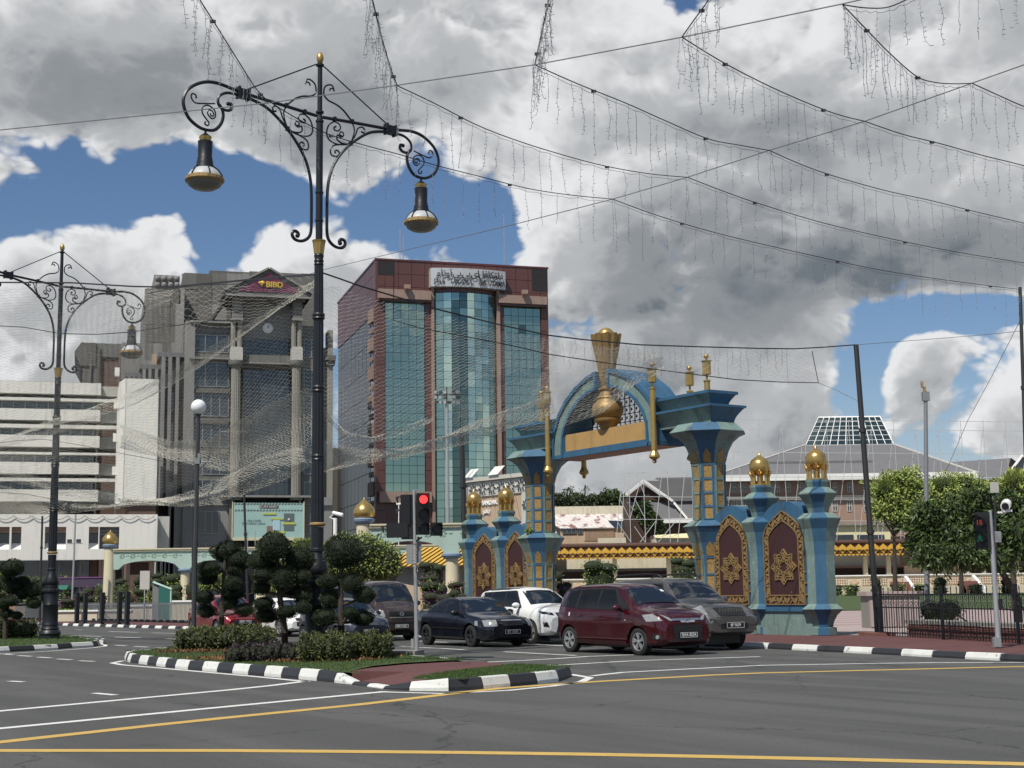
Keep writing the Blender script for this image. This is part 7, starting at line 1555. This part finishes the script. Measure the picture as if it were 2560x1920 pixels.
# ---- black saloon
S=dict(x=(-2.05,2.18),top=[(-2.05,.86),(-1.95,.99),(-1.35,1.01),(-.75,1.33),(-.35,1.385),(.1,1.39),(.38,1.33),(.98,.96),(1.08,.93),(1.8,.84),(2.10,.76),(2.18,.60)],belt=[(-2.05,.80),(-1.8,.90),(0,.89),(1,.85),(1.7,.74),(2.18,.56)],bot=[(-2.05,.42),(-1.9,.24),(-1.5,.20),(1.8,.17),(2.08,.18),(2.18,.28)],wid=[(-2.05,.62),(-1.95,.76),(-1.5,.83),(1.2,.84),(1.8,.82),(2.06,.75),(2.15,.66),(2.18,.58)],wr=.30,wx=(-1.25,1.25),hw=.845,spokes=5,rim='rimdk',pair=False,tumble=.42)
c=Car('saloon_car','black saloon car with clear rectangular headlights behind the maroon people carrier',(-1.33,44.05),S,'black car paint',1.06)
c.patch('windscreen',[(.96,-.66,1.4),(.96,.66,1.4),(.36,.55,1.4),(.36,-.55,1.4)],DN,'carglass',nu=8,nv=6); c.side('window_surround',[(-1.26,.935),(.78,.885),(.32,1.31),(-.80,1.31)],'black',off=.003,nu=12,nv=6); c.side('side_window',[(-.20,.92),(.70,.90),(.30,1.27),(-.16,1.31)],'carglass2'); c.side('side_window',[(-.86,.94),(-.26,.92),(-.22,1.31),(-.60,1.28)],'carglass2'); c.side('quarter_window',[(-1.20,.95),(-.92,.94),(-.68,1.25),(-.80,1.20)],'carglass2')
c.side('weather_shield',[(-.70,1.28),(.30,1.29),(.26,1.325),(-.62,1.32)],'black',nu=8,nv=1); c.patch('rear_window',[(-1.34,-.6,1.4),(-1.34,.6,1.4),(-.78,.52,1.4),(-.78,-.52,1.4)],DN,'carglass',nu=6,nv=4)
c.both('headlight',[(.33,.575),(.66,.565),(.68,.735),(.33,.74)],'lampglass',(-1,-.25,0),nu=5,nv=3,off=.012); c.both('indicator',[(.67,.585),(.80,.60),(.80,.71),(.69,.72)],'lampglass',(-1,-.75,0),nu=3,nv=3,off=.012)
c.front('grille',[(-.30,.61),(.30,.61),(.32,.71),(-.32,.71)],'black',nu=6,nv=2,off=.012); c.front('chrome_bar',[(-.33,.71),(.33,.71),(.33,.735),(-.33,.735)],'chrome',nu=6,nv=1,off=.018); c.front('chrome_bar',[(-.32,.595),(.32,.595),(.32,.61),(-.32,.61)],'chrome',nu=6,nv=1,off=.018)
p,n=c.hit((1.5,0,.66),(-1,0,0)); mb=MB()
for a in (90,210,330):
    u=Vector((0,math.cos(R_(a)),math.sin(R_(a)))); w_=Vector((0,-u.z,u.y)); o_=p+Vector((.03,0,0)); mb.add([o_,o_+u*.022+w_*.012,o_+u*.042,o_+u*.022-w_*.012],[(0,1,2,3)])
part('emblem',mb,M['chrome'],c.root); c.plate('BT 3531',-.02,.42); c.mirror(.60,.92,.94,'black'); c.front('air_intake',[(-.55,.24),(.55,.24),(.50,.33),(-.50,.33)],'black',nu=8,nv=2)
c.lineside([(-.24,.28),(-.22,.90)]); c.lineside([(.78,.36),(.72,.62),(.66,.86)]); c.lineside([(-.92,.90),(-.95,.70),(-1.0,.60)]); c.side('side_moulding',[(-.9,.50),(.9,.48),(.9,.52),(-.9,.54)],'black',nu=8,nv=1,off=.02); c.patch('boot_spoiler',[(-1.98,-.62,1.4),(-1.98,.62,1.4),(-1.80,.62,1.4),(-1.80,-.62,1.4)],DN,'black car paint',nu=6,nv=1,off=.06)
for yy in (.35,-.35):
    p,n=c.hit((.1,yy,1.3),DN); None
# ---- white SUV
S=dict(x=(-2.0,2.18),top=[(-2.0,1.05),(-1.92,1.35),(-1.65,1.58),(-1.1,1.665),(-.2,1.70),(.32,1.67),(.55,1.60),(1.18,1.18),(1.32,1.13),(1.85,1.07),(2.06,.98),(2.14,.88),(2.18,.74)],belt=[(-2.0,1.0),(-1.6,1.14),(0,1.06),(1.1,1.02),(1.7,.96),(2.05,.88),(2.18,.68)],bot=[(-2.0,.46),(-1.85,.32),(-1.4,.28),(1.7,.25),(2.05,.26),(2.18,.38)],wid=[(-2.0,.66),(-1.9,.77),(-1.5,.84),(1.3,.845),(1.8,.83),(2.05,.78),(2.14,.70),(2.18,.62)],wr=.345,wx=(-1.34,1.34),hw=.845,spokes=5)
c=Car('suv','white sport utility car with dark windows behind the black saloon',(.42,45.75),S,'white car paint',1.03)
c.patch('windscreen',[(1.17,-.68,1.6),(1.17,.68,1.6),(.55,.57,1.6),(.55,-.57,1.6)],DN,'carglass',nu=8,nv=6); c.side('window_surround',[(-1.72,1.2),(.84,1.06),(.36,1.57),(-1.48,1.54)],'black',off=.003,nu=14,nv=6); c.side('side_window',[(-.20,1.10),(.72,1.08),(.32,1.52),(-.16,1.55)],'carglass2'); c.side('side_window',[(-1.02,1.13),(-.27,1.10),(-.24,1.55),(-.92,1.54)],'carglass2'); c.side('quarter_window',[(-1.66,1.22),(-1.08,1.14),(-1.0,1.53),(-1.42,1.48)],'carglass2'); c.side('weather_shield',[(-1.5,1.49),(.32,1.54),(.28,1.585),(-1.42,1.54)],'black',nu=10,nv=1)
c.side('roof_rail',[(-1.5,1.59),(.3,1.63),(.3,1.655),(-1.5,1.62)],'black',nu=10,nv=1,off=.02)
c.both('headlight',[(.38,.84),(.70,.89),(.74,.97),(.42,.91)],'carglass',(-1,-.2,0),nu=6,nv=2,off=.012); c.both('headlight_lens',[(.50,.88),(.58,.89),(.58,.93),(.50,.92)],'lampglass',(-1,-.2,0),nu=2,nv=2,off=.02)
gr=c.front('grille',[(-.34,.62),(.34,.62),(.44,.92),(-.44,.92)],'black',nu=8,nv=3,off=.01)
for k in range(4): c.front('grille_bar',[(-.40,.68+.06*k),(.40,.68+.06*k),(.40,.69+.06*k),(-.40,.69+.06*k)],'rim',nu=8,nv=1,off=.02,parent=gr)
c.front('lower_intake',[(-.46,.36),(.46,.36),(.40,.56),(-.40,.56)],'black',nu=8,nv=3,off=.01); c.front('skid_plate',[(-.5,.28),(.5,.28),(.44,.36),(-.44,.36)],'rim',nu=8,nv=2,off=.02); c.both('fog_surround',[(.54,.50),(.68,.52),(.68,.66),(.60,.64)],'black',(-1,-.2,0),nu=3,nv=3,off=.01)
p,n=c.hit((1.5,-.62,.62),(-1,.3,0)); part('fog_lamp',MB().tube([p-n*.02,p+n*.025],.04,10),M['lampglass'],c.root); c.mirror(.74,.94,1.14,'white car paint',1.05); c.lineside([(-.24,.40),(-.22,1.06)]); c.lineside([(.80,.42),(.74,.8),(.70,1.04)]); c.lineside([(-1.04,1.1),(-1.02,.8),(-.95,.66)])
c.side('sill_trim',[(-.95,.30),(.95,.28),(.95,.38),(-.95,.40)],'black',nu=8,nv=1,off=.02); c.side('door_handle',[(-.16,.92),(.02,.925),(.02,.95),(-.16,.945)],'white car paint',off=.03,nu=2,nv=1)
# ---- silver off-roader
S=dict(x=(-2.2,2.36),top=[(-2.2,1.1),(-2.12,1.50),(-1.9,1.72),(-1.2,1.80),(-.2,1.82),(.42,1.78),(.60,1.70),(1.08,1.28),(1.2,1.23),(2.0,1.12),(2.2,.96),(2.36,.82)],belt=[(-2.2,1.05),(0,1.14),(1.1,1.12),(1.8,1.02),(2.36,.74)],bot=[(-2.2,.56),(-2.0,.42),(1.9,.38),(2.2,.38),(2.36,.46)],wid=[(-2.2,.76),(-2.1,.88),(-1.6,.93),(1.5,.935),(2.1,.90),(2.25,.84),(2.36,.70)],wr=.39,wx=(-1.42,1.38),hw=.93,spokes=6,pair=False)
c=Car('off_roader','silver off-roader with roof rails beside the right gate pillar',(4.36,39.75),S,'champagne car paint',1.06,cat='off-roader')
c.patch('windscreen',[(1.07,-.74,1.7),(1.07,.74,1.7),(.60,.64,1.7),(.60,-.64,1.7)],DN,'carglass',nu=8,nv=6); c.side('window_surround',[(-2.0,1.22),(.84,1.15),(.46,1.66),(-1.85,1.66)],'black',off=.003,nu=14,nv=6); c.side('side_window',[(-.20,1.18),(.72,1.17),(.42,1.62),(-.16,1.66)],'carglass2'); c.side('side_window',[(-1.1,1.20),(-.28,1.18),(-.24,1.66),(-1.06,1.66)],'carglass2'); c.side('quarter_window',[(-1.95,1.25),(-1.2,1.20),(-1.15,1.65),(-1.8,1.60)],'carglass2')
for s in (-1,1): part('roof_rail',MB().tube([(-1.7,s*.62,1.79),(-1.5,s*.64,1.88),(-.2,s*.64,1.91),(.2,s*.63,1.88),(.36,s*.61,1.80)],.022,6),M['black'],c.root)
c.both('headlight',[(.52,.86),(.80,.84),(.86,1.0),(.56,1.10)],'lampglass',(-1,-.3,0),nu=5,nv=4,off=.012); gr=c.front('grille',[(-.42,.84),(.42,.84),(.46,1.04),(-.46,1.04)],'black',nu=8,nv=3,off=.014)
for k in range(9): p,n=c.hit((1.5,-.36+.09*k,.94),(-1,0,0)); part('grille_bar',MB().cbox(p+Vector((.03,0,0)),.03,.03,.18),M['champ'] if 'champ' in M else MATS['champagne car paint'],gr)
ovalemblem(c,0,.97,.085); c.plate('BF 9639',-.0,.62,.56,.14); c.front('bumper_slot',[(-.45,.54),(.45,.54),(.42,.66),(-.42,.66)],'black',nu=6,nv=2,off=.008); c.both('fog_surround',[(.58,.58),(.80,.58),(.80,.70),(.62,.70)],'black',(-1,-.3,0),nu=3,nv=2,off=.01); c.mirror(.80,1.02,1.24,'champagne car paint',1.15)
c.front('bumper_lip',[(-.75,.76),(.75,.76),(.75,.80),(-.75,.80)],'champagne car paint',nu=10,nv=1,off=.05); c.patch('bonnet_scoop',[(1.75,-.3,1.6),(1.75,.3,1.6),(1.45,.25,1.6),(1.45,-.25,1.6)],DN,'champagne car paint',nu=3,nv=2,off=.03); c.side('side_moulding',[(-1,.60),(1,.60),(1,.66),(-1,.66)],'black',nu=8,nv=1,off=.02)
# ---- brown van
S=dict(x=(-2.2,1.95),top=[(-2.2,1.2),(-2.15,1.80),(-2.0,1.95),(-1,1.99),(.7,1.98),(1.02,1.92),(1.50,1.28),(1.70,1.16),(1.86,1.04),(1.95,.88)],belt=[(-2.2,1.1),(0,1.12),(1.2,1.10),(1.7,1.02),(1.95,.74)],bot=[(-2.2,.40),(-2,.28),(1.7,.26),(1.95,.36)],wid=[(-2.2,.76),(-2.1,.83),(1.2,.845),(1.6,.84),(1.82,.80),(1.95,.70)],wr=.33,wx=(-1.3,1.1),hw=.845,tumble=.16,spokes=6)
c=Car('van','dark brown van with its nose left of the traffic light pole',(-4.95,50.6),S,'brown van paint',1.03,cat='van')
c.patch('windscreen',[(1.49,-.70,1.7),(1.49,.70,1.7),(1.06,.66,1.7),(1.06,-.66,1.7)],DN,'carglass',nu=8,nv=6); c.side('side_window',[(.30,1.20),(1.22,1.18),(.92,1.72),(.34,1.76)],'carglass2'); c.side('side_window',[(-.9,1.22),(.20,1.20),(.22,1.76),(-.9,1.76)],'carglass2'); c.side('side_window',[(-2.0,1.24),(-1.0,1.22),(-1.0,1.76),(-1.95,1.74)],'carglass2')
c.both('headlight',[(.46,.78),(.74,.76),(.80,.98),(.52,1.0)],'lampglass',(-1,-.3,0),nu=5,nv=4,off=.012); gr=c.front('grille',[(-.42,.78),(.42,.78),(.44,.96),(-.44,.96)],'black',nu=6,nv=3,off=.012)
for k in range(4): c.front('grille_bar',[(-.40,.80+.045*k),(.40,.80+.045*k),(.40,.808+.045*k),(-.40,.808+.045*k)],'rimdk',nu=6,nv=1,off=.02,parent=gr)
c.front('chrome_bar',[(-.44,.75),(.44,.75),(.44,.775),(-.44,.775)],'chrome',nu=6,nv=1,off=.02); p,n=c.hit((1.5,0,.87),(-1,0,0)); mb=MB().tube([p+Vector((.035,.065*math.cos(a),.065*math.sin(a))) for a in [k*math.pi/8 for k in range(17)]],.013,5,cap=False).cbox(p+Vector((.035,0,0)),.02,.16,.028); part('emblem',mb,M['chrome'],gr)
c.plate('BBH 6361',0,.48); c.front('bumper_slot',[(-.62,.55),(.62,.55),(.60,.62),(-.60,.62)],'black',nu=6,nv=1,off=.008); c.mirror(1.2,1.0,1.22,'black',1.1); c.lineside([(.25,.35),(.25,1.2)])
# ---- slate hatchback
S=dict(x=(-1.75,1.95),top=[(-1.75,.9),(-1.65,1.25),(-1.3,1.42),(-.5,1.49),(.0,1.49),(.35,1.42),(1.0,1.02),(1.15,.97),(1.6,.88),(1.85,.76),(1.95,.62)],belt=[(-1.75,.86),(-1.4,1.0),(0,.93),(1,.88),(1.6,.76),(1.95,.56)],bot=[(-1.75,.4),(-1.6,.26),(1.6,.20),(1.85,.20),(1.95,.30)],wid=[(-1.75,.62),(-1.65,.76),(-1.2,.83),(1.2,.84),(1.6,.80),(1.85,.70),(1.95,.55)],wr=.30,wx=(-1.22,1.24),hw=.84,spokes=7,pair=False)
c=Car('hatchback','dark slate hatchback half hidden by the topiary right of the centre lamp post',(-5.45,45.5),S,'slate blue car paint',1.0)
def glz(c,xb,xt,zt,wins):
    c.patch('windscreen',[(xb,-.66,1.6),(xb,.66,1.6),(xt,.56,1.6),(xt,-.56,1.6)],DN,'carglass',nu=8,nv=6)
    for w_ in wins: c.side('side_window',w_,'carglass2')
glz(c,.98,.36,0,[[(-.2,.97),(.66,.94),(.28,1.34),(-.16,1.38)],[(-.95,.98),(-.26,.97),(-.22,1.38),(-.82,1.36)]]); c.both('headlight',[(.44,.66),(.72,.66),(.80,.82),(.56,.80)],'lampglass',(-1,-.5,0),nu=5,nv=3,off=.012); c.front('grille',[(-.40,.32),(.40,.32),(.36,.56),(-.36,.56)],'black',nu=6,nv=3,off=.01); c.plate('BBK 6775',0,.47); ovalemblem(c,0,.72,.06); c.mirror(.62,.92,1.0,'slate blue car paint'); c.lineside([(-.24,.30),(-.22,.94)]); c.lineside([(.78,.36),(.68,.9)])
# ---- red crossover and white car
S=dict(x=(-1.95,2.1),top=[(-1.95,1.0),(-1.85,1.35),(-1.5,1.55),(-.6,1.64),(.0,1.64),(.4,1.56),(1.05,1.12),(1.2,1.07),(1.75,.98),(2.0,.84),(2.1,.7)],belt=[(-1.95,.96),(-1.5,1.1),(0,1.02),(1.1,.98),(1.7,.86),(2.1,.64)],bot=[(-1.95,.44),(-1.8,.30),(1.7,.24),(2.0,.24),(2.1,.34)],wid=[(-1.95,.66),(-1.85,.80),(-1.3,.87),(1.3,.87),(1.75,.83),(2.0,.74),(2.1,.6)],wr=.34,wx=(-1.33,1.33),hw=.87,spokes=5)
c=Car('crossover','bright red crossover half hidden by the left topiary of the central island',(-11.3,56.0),S,'red car paint',1.0)
glz(c,1.04,.42,0,[[(-.2,1.06),(.70,1.04),(.32,1.46),(-.16,1.50)],[(-1.0,1.08),(-.26,1.06),(-.22,1.50),(-.86,1.48)]]); c.both('headlight',[(.46,.78),(.78,.80),(.84,.92),(.56,.90)],'lampglass',(-1,-.5,0),nu=5,nv=3,off=.012); c.front('grille',[(-.48,.36),(.48,.36),(.46,.80),(-.46,.80)],'black',nu=6,nv=3,off=.01); c.plate('BBD 3102',0,.62); c.mirror(.66,.96,1.08,'red car paint'); c.lineside([(-.24,.36),(-.22,1.0)]); c.side('tail_light',[(-1.9,.98),(-1.7,1.0),(-1.65,1.14),(-1.85,1.12)],'red_on' if 0 else 'red car paint',nu=2,nv=2)
S2=dict(S); S2['top']=[(a,b-.12) for a,b in S['top']]; S2['belt']=[(a,b-.08) for a,b in S['belt']]
c=Car('white_car','white car seen between the island topiaries, ahead of the red crossover',(-9.1,57.0),S2,'white car paint',.98)
glz(c,1.02,.42,0,[[(-.2,.99),(.66,.97),(.30,1.34),(-.16,1.38)],[(-1.0,1.0),(-.26,.99),(-.22,1.38),(-.86,1.36)]]); c.both('headlight',[(.48,.62),(.80,.60),(.82,.88),(.66,.80)],'lampglass',(-1,-.5,0),nu=5,nv=3,off=.012); c.front('grille',[(-.42,.42),(.42,.42),(.44,.72),(-.44,.72)],'black',nu=6,nv=3,off=.01); c.plate('BAX 4025',0,.55); c.mirror(.66,.96,1.0,'white car paint')
# ================================================================ overhead cables, icicle lights, nets
def sag(a,b,s,n=14):
    a=Vector(a); b=Vector(b); return [a.lerp(b,i/n)-Vector((0,0,4*s*(i/n)*(1-i/n))) for i in range(n+1)]
def cable(label,pts,r,mt='cable',name='overhead_cable',cat='cable'):
    o=link(name,MB().tube(pts,r,4,cap=False).mesh(name,M[mt])); return tag(o,label,cat,'overhead cables')
W1=[(-200,342),(0,325),(665,258),(993,213),(1337,162),(1705,93),(2105,10),(2300,-35)]
W2=[(700,706),(822,671),(1285,561),(1531,498),(1719,443),(1923,376),(2162,303),(2430,208),(2560,162),(2700,112)]
cable('long thin support wire rising across the top of the sky',[G(*p,11.5) for p in W1],.012,'netdk')
cable('long thin support wire rising behind the gate towards the upper right',[P(p[0],p[1],60-(p[0]-700)*.016) for p in W2[:2]]+[G(*p,11.5) for p in W2[2:]],.012,'netdk')
rg=random.Random(12); SM=[]
for v in range(10):
    r_=random.Random(v); n=11; L_=r_.choice([.85,1.0,1.15]); x=0;y=0; pts=[(0,0,0)]; mb=MB()
    for i in range(1,n+1): x+=r_.uniform(-.022,.022)*(1+(i/n)**3*1.6); y+=r_.uniform(-.015,.015); pts.append((x,y,-L_*i/n))
    mb.tube(pts,.0048,3,cap=False)
    for i in range(2,n+1):
        if r_.random()<.85: p=Vector(pts[i]); sg=r_.choice((-1,1)); mb.tube([p,p+Vector((sg*r_.uniform(.035,.06),r_.uniform(-.02,.02),r_.uniform(-.02,.02)))],.0055,3,cap=False)
    SM.append(mb.mesh('icicle_strand',M['strandw']))
def icicles(label,px,zf,step,density=1.,sc=1.0,slack=True):
    pts=[G(a,b,zf(i/(len(px)-1))) if callable(zf) else G(a,b,zf) for i,(a,b) in enumerate(px)]
    # smooth the polyline a little
    fine=[]
    for i in range(len(pts)-1):
        p0=pts[max(i-1,0)];p1=pts[i];p2=pts[i+1];p3=pts[min(i+2,len(pts)-1)]
        for k in range(5): t=k/5; fine.append(.5*((2*p1)+(p2-p0)*t+(2*p0-5*p1+4*p2-p3)*t*t+(3*p1-p0-3*p2+p3)*t*t*t))
    fine.append(pts[-1]); o=thing('icicle_light_string',label,'icicle lights',tuple(fine[0]),0,'icicle light strings over the junction'); O_=fine[0]
    part('cable',MB().tube([p-O_ for p in fine],.0115,4,cap=False),M['cable'],o)
    if slack: part('light_wire',MB().tube([p-O_-Vector((0,0,.04+.05*abs(math.sin(i*1.3)))) for i,p in enumerate(fine)],.005,3,cap=False),M['netdk'],o)
    q=resample([tuple(p) for p in fine],step); 
    for i,p in enumerate(q):
        if rg.random()>density: continue
        link('icicle_strand',SM[rg.randrange(10)],o,loc=p-O_+Vector((rg.uniform(-.05,.05),rg.uniform(-.05,.05),-.02)),rot=(0,0,rg.uniform(0,6.28)),scale=(sc,sc,sc*rg.uniform(.85,1.15)))
        if i%11==5: link('connector',CONN,o,loc=p-O_)
CONN=MB().cbox((0,0,-.02),.10,.04,.05).mesh('connector',M['cable'])
def resample3(p,s): return resample(p,s)
S_=lambda l:[(a*D_,b*D_) for a,b in l]
icicles('icicle light string from the top left, passing behind the centre lamp post',S_([(405,-45),(432,0),(475,68),(520,140),(552,190),(575,215)]),11.5,.33)
icicles('icicle light string sagging under the right lamp arm across the blue sky',S_([(575,215),(640,255),(710,290),(785,313),(860,333),(945,358),(1040,382),(1140,407),(1230,421),(1323,430)]),11.4,.50)
icicles('lowest icicle light string, running down to the right edge pole',S_([(1323,430),(1410,462),(1510,493),(1615,520),(1760,553),(1900,583),(2050,606),(2200,625)]),10.9,.62)
icicles('icicle light string hanging from the top edge right of the centre lamp post',S_([(793,-45),(805,0),(826,85),(845,150),(858,185)]),11.5,.28)
icicles('icicle light string from the upper wire down over the big cloud edge',S_([(858,185),(940,224),(1030,270),(1115,303),(1200,330),(1300,357),(1400,375),(1485,383)]),11.5,.46)
icicles('icicle light string, second lowest on the right half',S_([(1485,383),(1560,412),(1640,440),(1780,482),(1930,517),(2070,545),(2212,568),(2330,588)]),11.2,.60)
icicles('icicle light string bunched at the top centre',S_([(1193,-45),(1185,0),(1170,70),(1155,140)]),11.5,.20)
icicles('icicle light string between the two wires above the gate',S_([(1155,140),(1250,182),(1350,222),(1440,262),(1530,300),(1600,314),(1662,325)]),11.5,.38)
icicles('icicle light string, third from the bottom on the right half',S_([(1662,325),(1730,355),(1800,380),(1910,411),(2010,433),(2110,458),(2212,482),(2330,510)]),11.4,.52)
icicles('icicle light string at the top edge above the small blue gap',S_([(1552,-45),(1530,0),(1500,42),(1473,80)]),11.5,.24)
icicles('icicle light string descending right from the small blue gap',S_([(1473,80),(1530,116),(1590,150),(1670,190),(1750,225),(1812,248),(1868,262)]),11.5,.33)
icicles('icicle light string, fourth from the bottom at the right edge',S_([(1868,262),(1950,290),(2030,310),(2120,335),(2212,358),(2330,392)]),11.5,.47)
icicles('icicle light string looping down near the upper right corner',S_([(1820,10),(1870,62),(1925,118),(1980,165),(2020,178),(2060,181),(2100,180)]),11.5,.27)
icicles('short icicle light string at the right edge below the corner loop',S_([(2100,180),(2155,205),(2212,230),(2300,262)]),11.5,.45)
icicles('icicle light string along the top edge near the right corner',S_([(1820,10),(1870,17),(1920,15),(1980,-10),(2050,-30),(2150,-35),(2260,-30)]),11.5,.30)
# black service cables
def pc(l,Y): return [P(a,b,Y if not hasattr(Y,'__len__') else Y[0]+(Y[1]-Y[0])*i/(len(l)-1)) for i,(a,b) in enumerate(l)]
cable('thick black cable from the left edge to the centre lamp post',pc([(-60,702),(0,706),(180,707),(330,716),(420,718),(520,709),(640,698),(700,692),(740,690),(792,686)],(48,33.2)),.030)
cable('thin black cable under the thick one, left of the centre lamp post',pc([(370,733),(430,722),(500,712),(600,710),(700,694)],(42,35)),.014)
cable('black cable sagging across the left lamp post',pc([(-60,808),(0,815),(60,818),(150,834),(240,836),(330,830),(430,815),(520,803),(600,800)],(49,42)),.016)
cable('thick black cable from the centre lamp post past the teal tower to the crest',pc([(806,682),(850,697),(900,715),(1000,745),(1100,775),(1250,812),(1370,838),(1450,848),(1600,862),(1750,867),(1900,871),(1985,872),(2060,868),(2139,862)],(33.2,44)),.022)
cable('second black cable crossing the teal tower towards the gate lanterns',pc([(985,690),(983,800),(1050,820),(1200,848),(1290,866),(1375,886),(1500,905),(1650,925),(1840,949),(1950,955),(2046,957),(2030,878)],(38,45)),.015)
cable('thin cable from the leaning pole towards the right edge',pc([(2140,862),(2300,850),(2450,838),(2550,828)],(44,47)),.010,'netdk')
cable('guy wire slanting down from the right edge pole',pc([(2551,800),(2480,940),(2420,1050),(2362,1185)],(47,60)),.010,'netdk')
cable('thin wire from the net corner to the leaning pole',pc([(2046,957),(2090,975),(2145,1003)],(45,44)),.008,'netdk')
cable('thin stay wire hanging in front of the plaque wall',pc([(1262,1130),(1280,1200),(1302,1300)],60),.012,'netdk')
cable('black cable low across the white offices, left edge',pc([(-40,1228),(0,1231),(70,1236),(150,1252),(230,1258),(330,1262),(460,1250)],(60,50)),.018)
cable('black cable crossing the white stair tower',pc([(0,1107),(50,1101),(110,1098),(210,1114),(290,1131),(400,1152),(480,1168)],(58,48)),.012)
# hanging light nets
def net(label,top,bot,Y,mesh_px=13,r=.0055,seed=1,bulge=1.2,cols=None,gather=0.):
    T_=[Vector((a,b,0)) for a,b in top]; B_=[Vector((a,b,0)) for a,b in bot]
    L1=sum((b-a).length for a,b in zip(T_,T_[1:])); n=max(8,int(L1/mesh_px)); tp=resample([tuple(v) for v in T_],L1/n); L2=sum((b-a).length for a,b in zip(B_,B_[1:])); bp=resample([tuple(v) for v in B_],L2/n)
    n=min(len(tp),len(bp))-1; h=sum((tp[i]-bp[i]).length for i in range(n))/n; m_=max(4,int(h/(mesh_px*.42))); rg=np.random.default_rng(seed)
    g=np.zeros((m_+1,n+1,3)); ph=rg.random(4)*6
    for j in range(m_+1):
        v=j/m_; vv=v**(1-gather*.35) if gather>=0 else v
        for i in range(n+1):
            u=i/n; a=tp[i].lerp(bp[i],vv); w=4*math.sin(6*u+5*v+ph[0])+3*math.sin(14*u-9*v+ph[1]); a=Vector((a.x+w+rg.normal(0,.8),a.y+w*.5+rg.normal(0,.8),0)); Yy=Y[0]+(Y[1]-Y[0])*u+bulge*math.sin(math.pi*v)*math.sin(3*u+ph[2]); g[j,i]=P(a.x,a.y,Yy)
    mb=MB(); strands=[]
    for k in range(-m_,n+1):
        for s in (1,-1):
            pts=[]
            for j in range(m_+1):
                i=k+j if s==1 else n-k-j
                if 0<=i<=n: pts.append(Vector(g[j,i]))
                elif pts: break
            if len(pts)>1: strands.append(pts)
    for pts in strands:
        q=[]; 
        for a,b in zip(pts,pts[1:]): q+= [a,a.lerp(b,.5)-Vector((0,0,(a-b).length*.10))]
        q.append(pts[-1]); mb.tube(q,r*(.74 if mesh_px<10 else .58),3,cap=False)
    o=link('light_net',mb.mesh('light_net',M['net'])); tag(o,label,'light net','light nets hung between the lamp posts')
    return o
net('large light net above the white offices behind the left lamp post',[(-40,722),(60,716),(180,712),(330,722),(430,722)],[(-40,1120),(120,1062),(240,1028),(340,985),(430,940)],(49,41),14,.0052,1,1.5)
net('sparse light net crossing the bank pediment and clock',[(430,722),(560,712),(700,700),(790,690)],[(440,935),(560,860),(700,765),(790,700)],(41,36),20,.0040,13,1.0)
net('gathered rope of light net sweeping up from the left edge to the centre post',[(-40,1112),(110,1055),(230,1020),(340,975),(440,925),(560,850),(690,760),(785,705)],[(-40,1130),(120,1085),(240,1050),(340,1010),(440,955),(560,880),(690,785),(790,712)],(48,36),7,.007,2,.4)
net('light net sheet draped in front of the white stair tower',[(-40,1120),(120,1070),(260,1040),(380,985),(500,900),(640,815),(790,745)],[(-40,1250),(80,1262),(200,1275),(300,1262),(430,1225),(560,1170),(680,1120),(800,1060)],(50,40),18,.0055,3,1.5)
net('light net sagging over the bank columns',[(300,1060),(420,1100),(520,1095),(640,1030),(720,985),(800,970)],[(300,1120),(430,1150),(560,1175),(680,1145),(760,1130),(800,1125)],(44,34),9,.0062,4,1.)
net('lower light net hammock in front of the advert board',[(300,1250),(420,1245),(540,1200),(650,1140),(740,1122),(800,1120)],[(300,1255),(380,1262),(440,1268),(520,1262),(620,1232),(720,1190),(800,1150)],(46,34),7,.0075,5,.6)
net('low light net hammock at the left edge',[(-40,1200),(60,1230),(140,1252),(260,1262),(360,1250),(450,1235)],[(-40,1275),(60,1290),(160,1288),(260,1272),(360,1262),(450,1262)],(56,48),7,.008,6,.6)
net('light net band crossing low behind the left lamp post',[(-40,1155),(60,1180),(160,1215),(300,1235)],[(-40,1185),(60,1212),(160,1240),(300,1252)],(56,50),9,.0065,7,.5)
net('big light net between centre lamp post and the teal tower',[(808,700),(900,735),(1000,765),(1150,800),(1300,835),(1395,845)],[(808,1115),(900,1130),(1000,1128),(1130,1095),(1260,1050),(1395,985)],(34,44),18,.0046,8,1.5)
net('thick lower edge of the big light net before the teal tower',[(806,1100),(900,1125),(1000,1118),(1120,1080),(1250,1032),(1380,985)],[(806,1185),(900,1160),(1000,1148),(1120,1118),(1250,1078),(1385,1035)],(33.5,45),7,.0065,9,.5)
net('small light net swag high before the tower, joined to the centre post',[(808,1020),(860,1075),(930,1092),(1010,1070),(1080,1040)],[(808,1045),(860,1090),(930,1103),(1010,1082),(1080,1050)],(33.5,38),8,.0055,10,.3)
net('light net over the arch of the gate',[(1385,850),(1460,862),(1560,872),(1650,878)],[(1300,1075),(1400,1068),(1500,1030),(1600,960),(1665,925)],(43,46),11,.0052,11,1.0)
net('sparse light net right of the crest under the black cable',[(1600,862),(1750,867),(1900,871),(2025,873)],[(1640,925),(1750,935),(1900,950),(2040,955)],(42,45),22,.0035,12,.5)
icg=thing('icicle_light_string','short icicles under the black cable right of the crest','icicle lights',tuple(P(1400,850,43)),0,'icicle light strings over the junction'); O_=P(1400,850,43)
for k in range(34):
    px=1410+k*17+rg.uniform(-5,5); py=848+min(22,(px-1400)*.06); p=P(px,py,40+(px-1400)*.006); link('icicle_strand',SM[rg.randrange(10)],icg,loc=p-O_,rot=(0,0,rg.uniform(0,6)),scale=(1,1,rg.uniform(.5,1.1)))
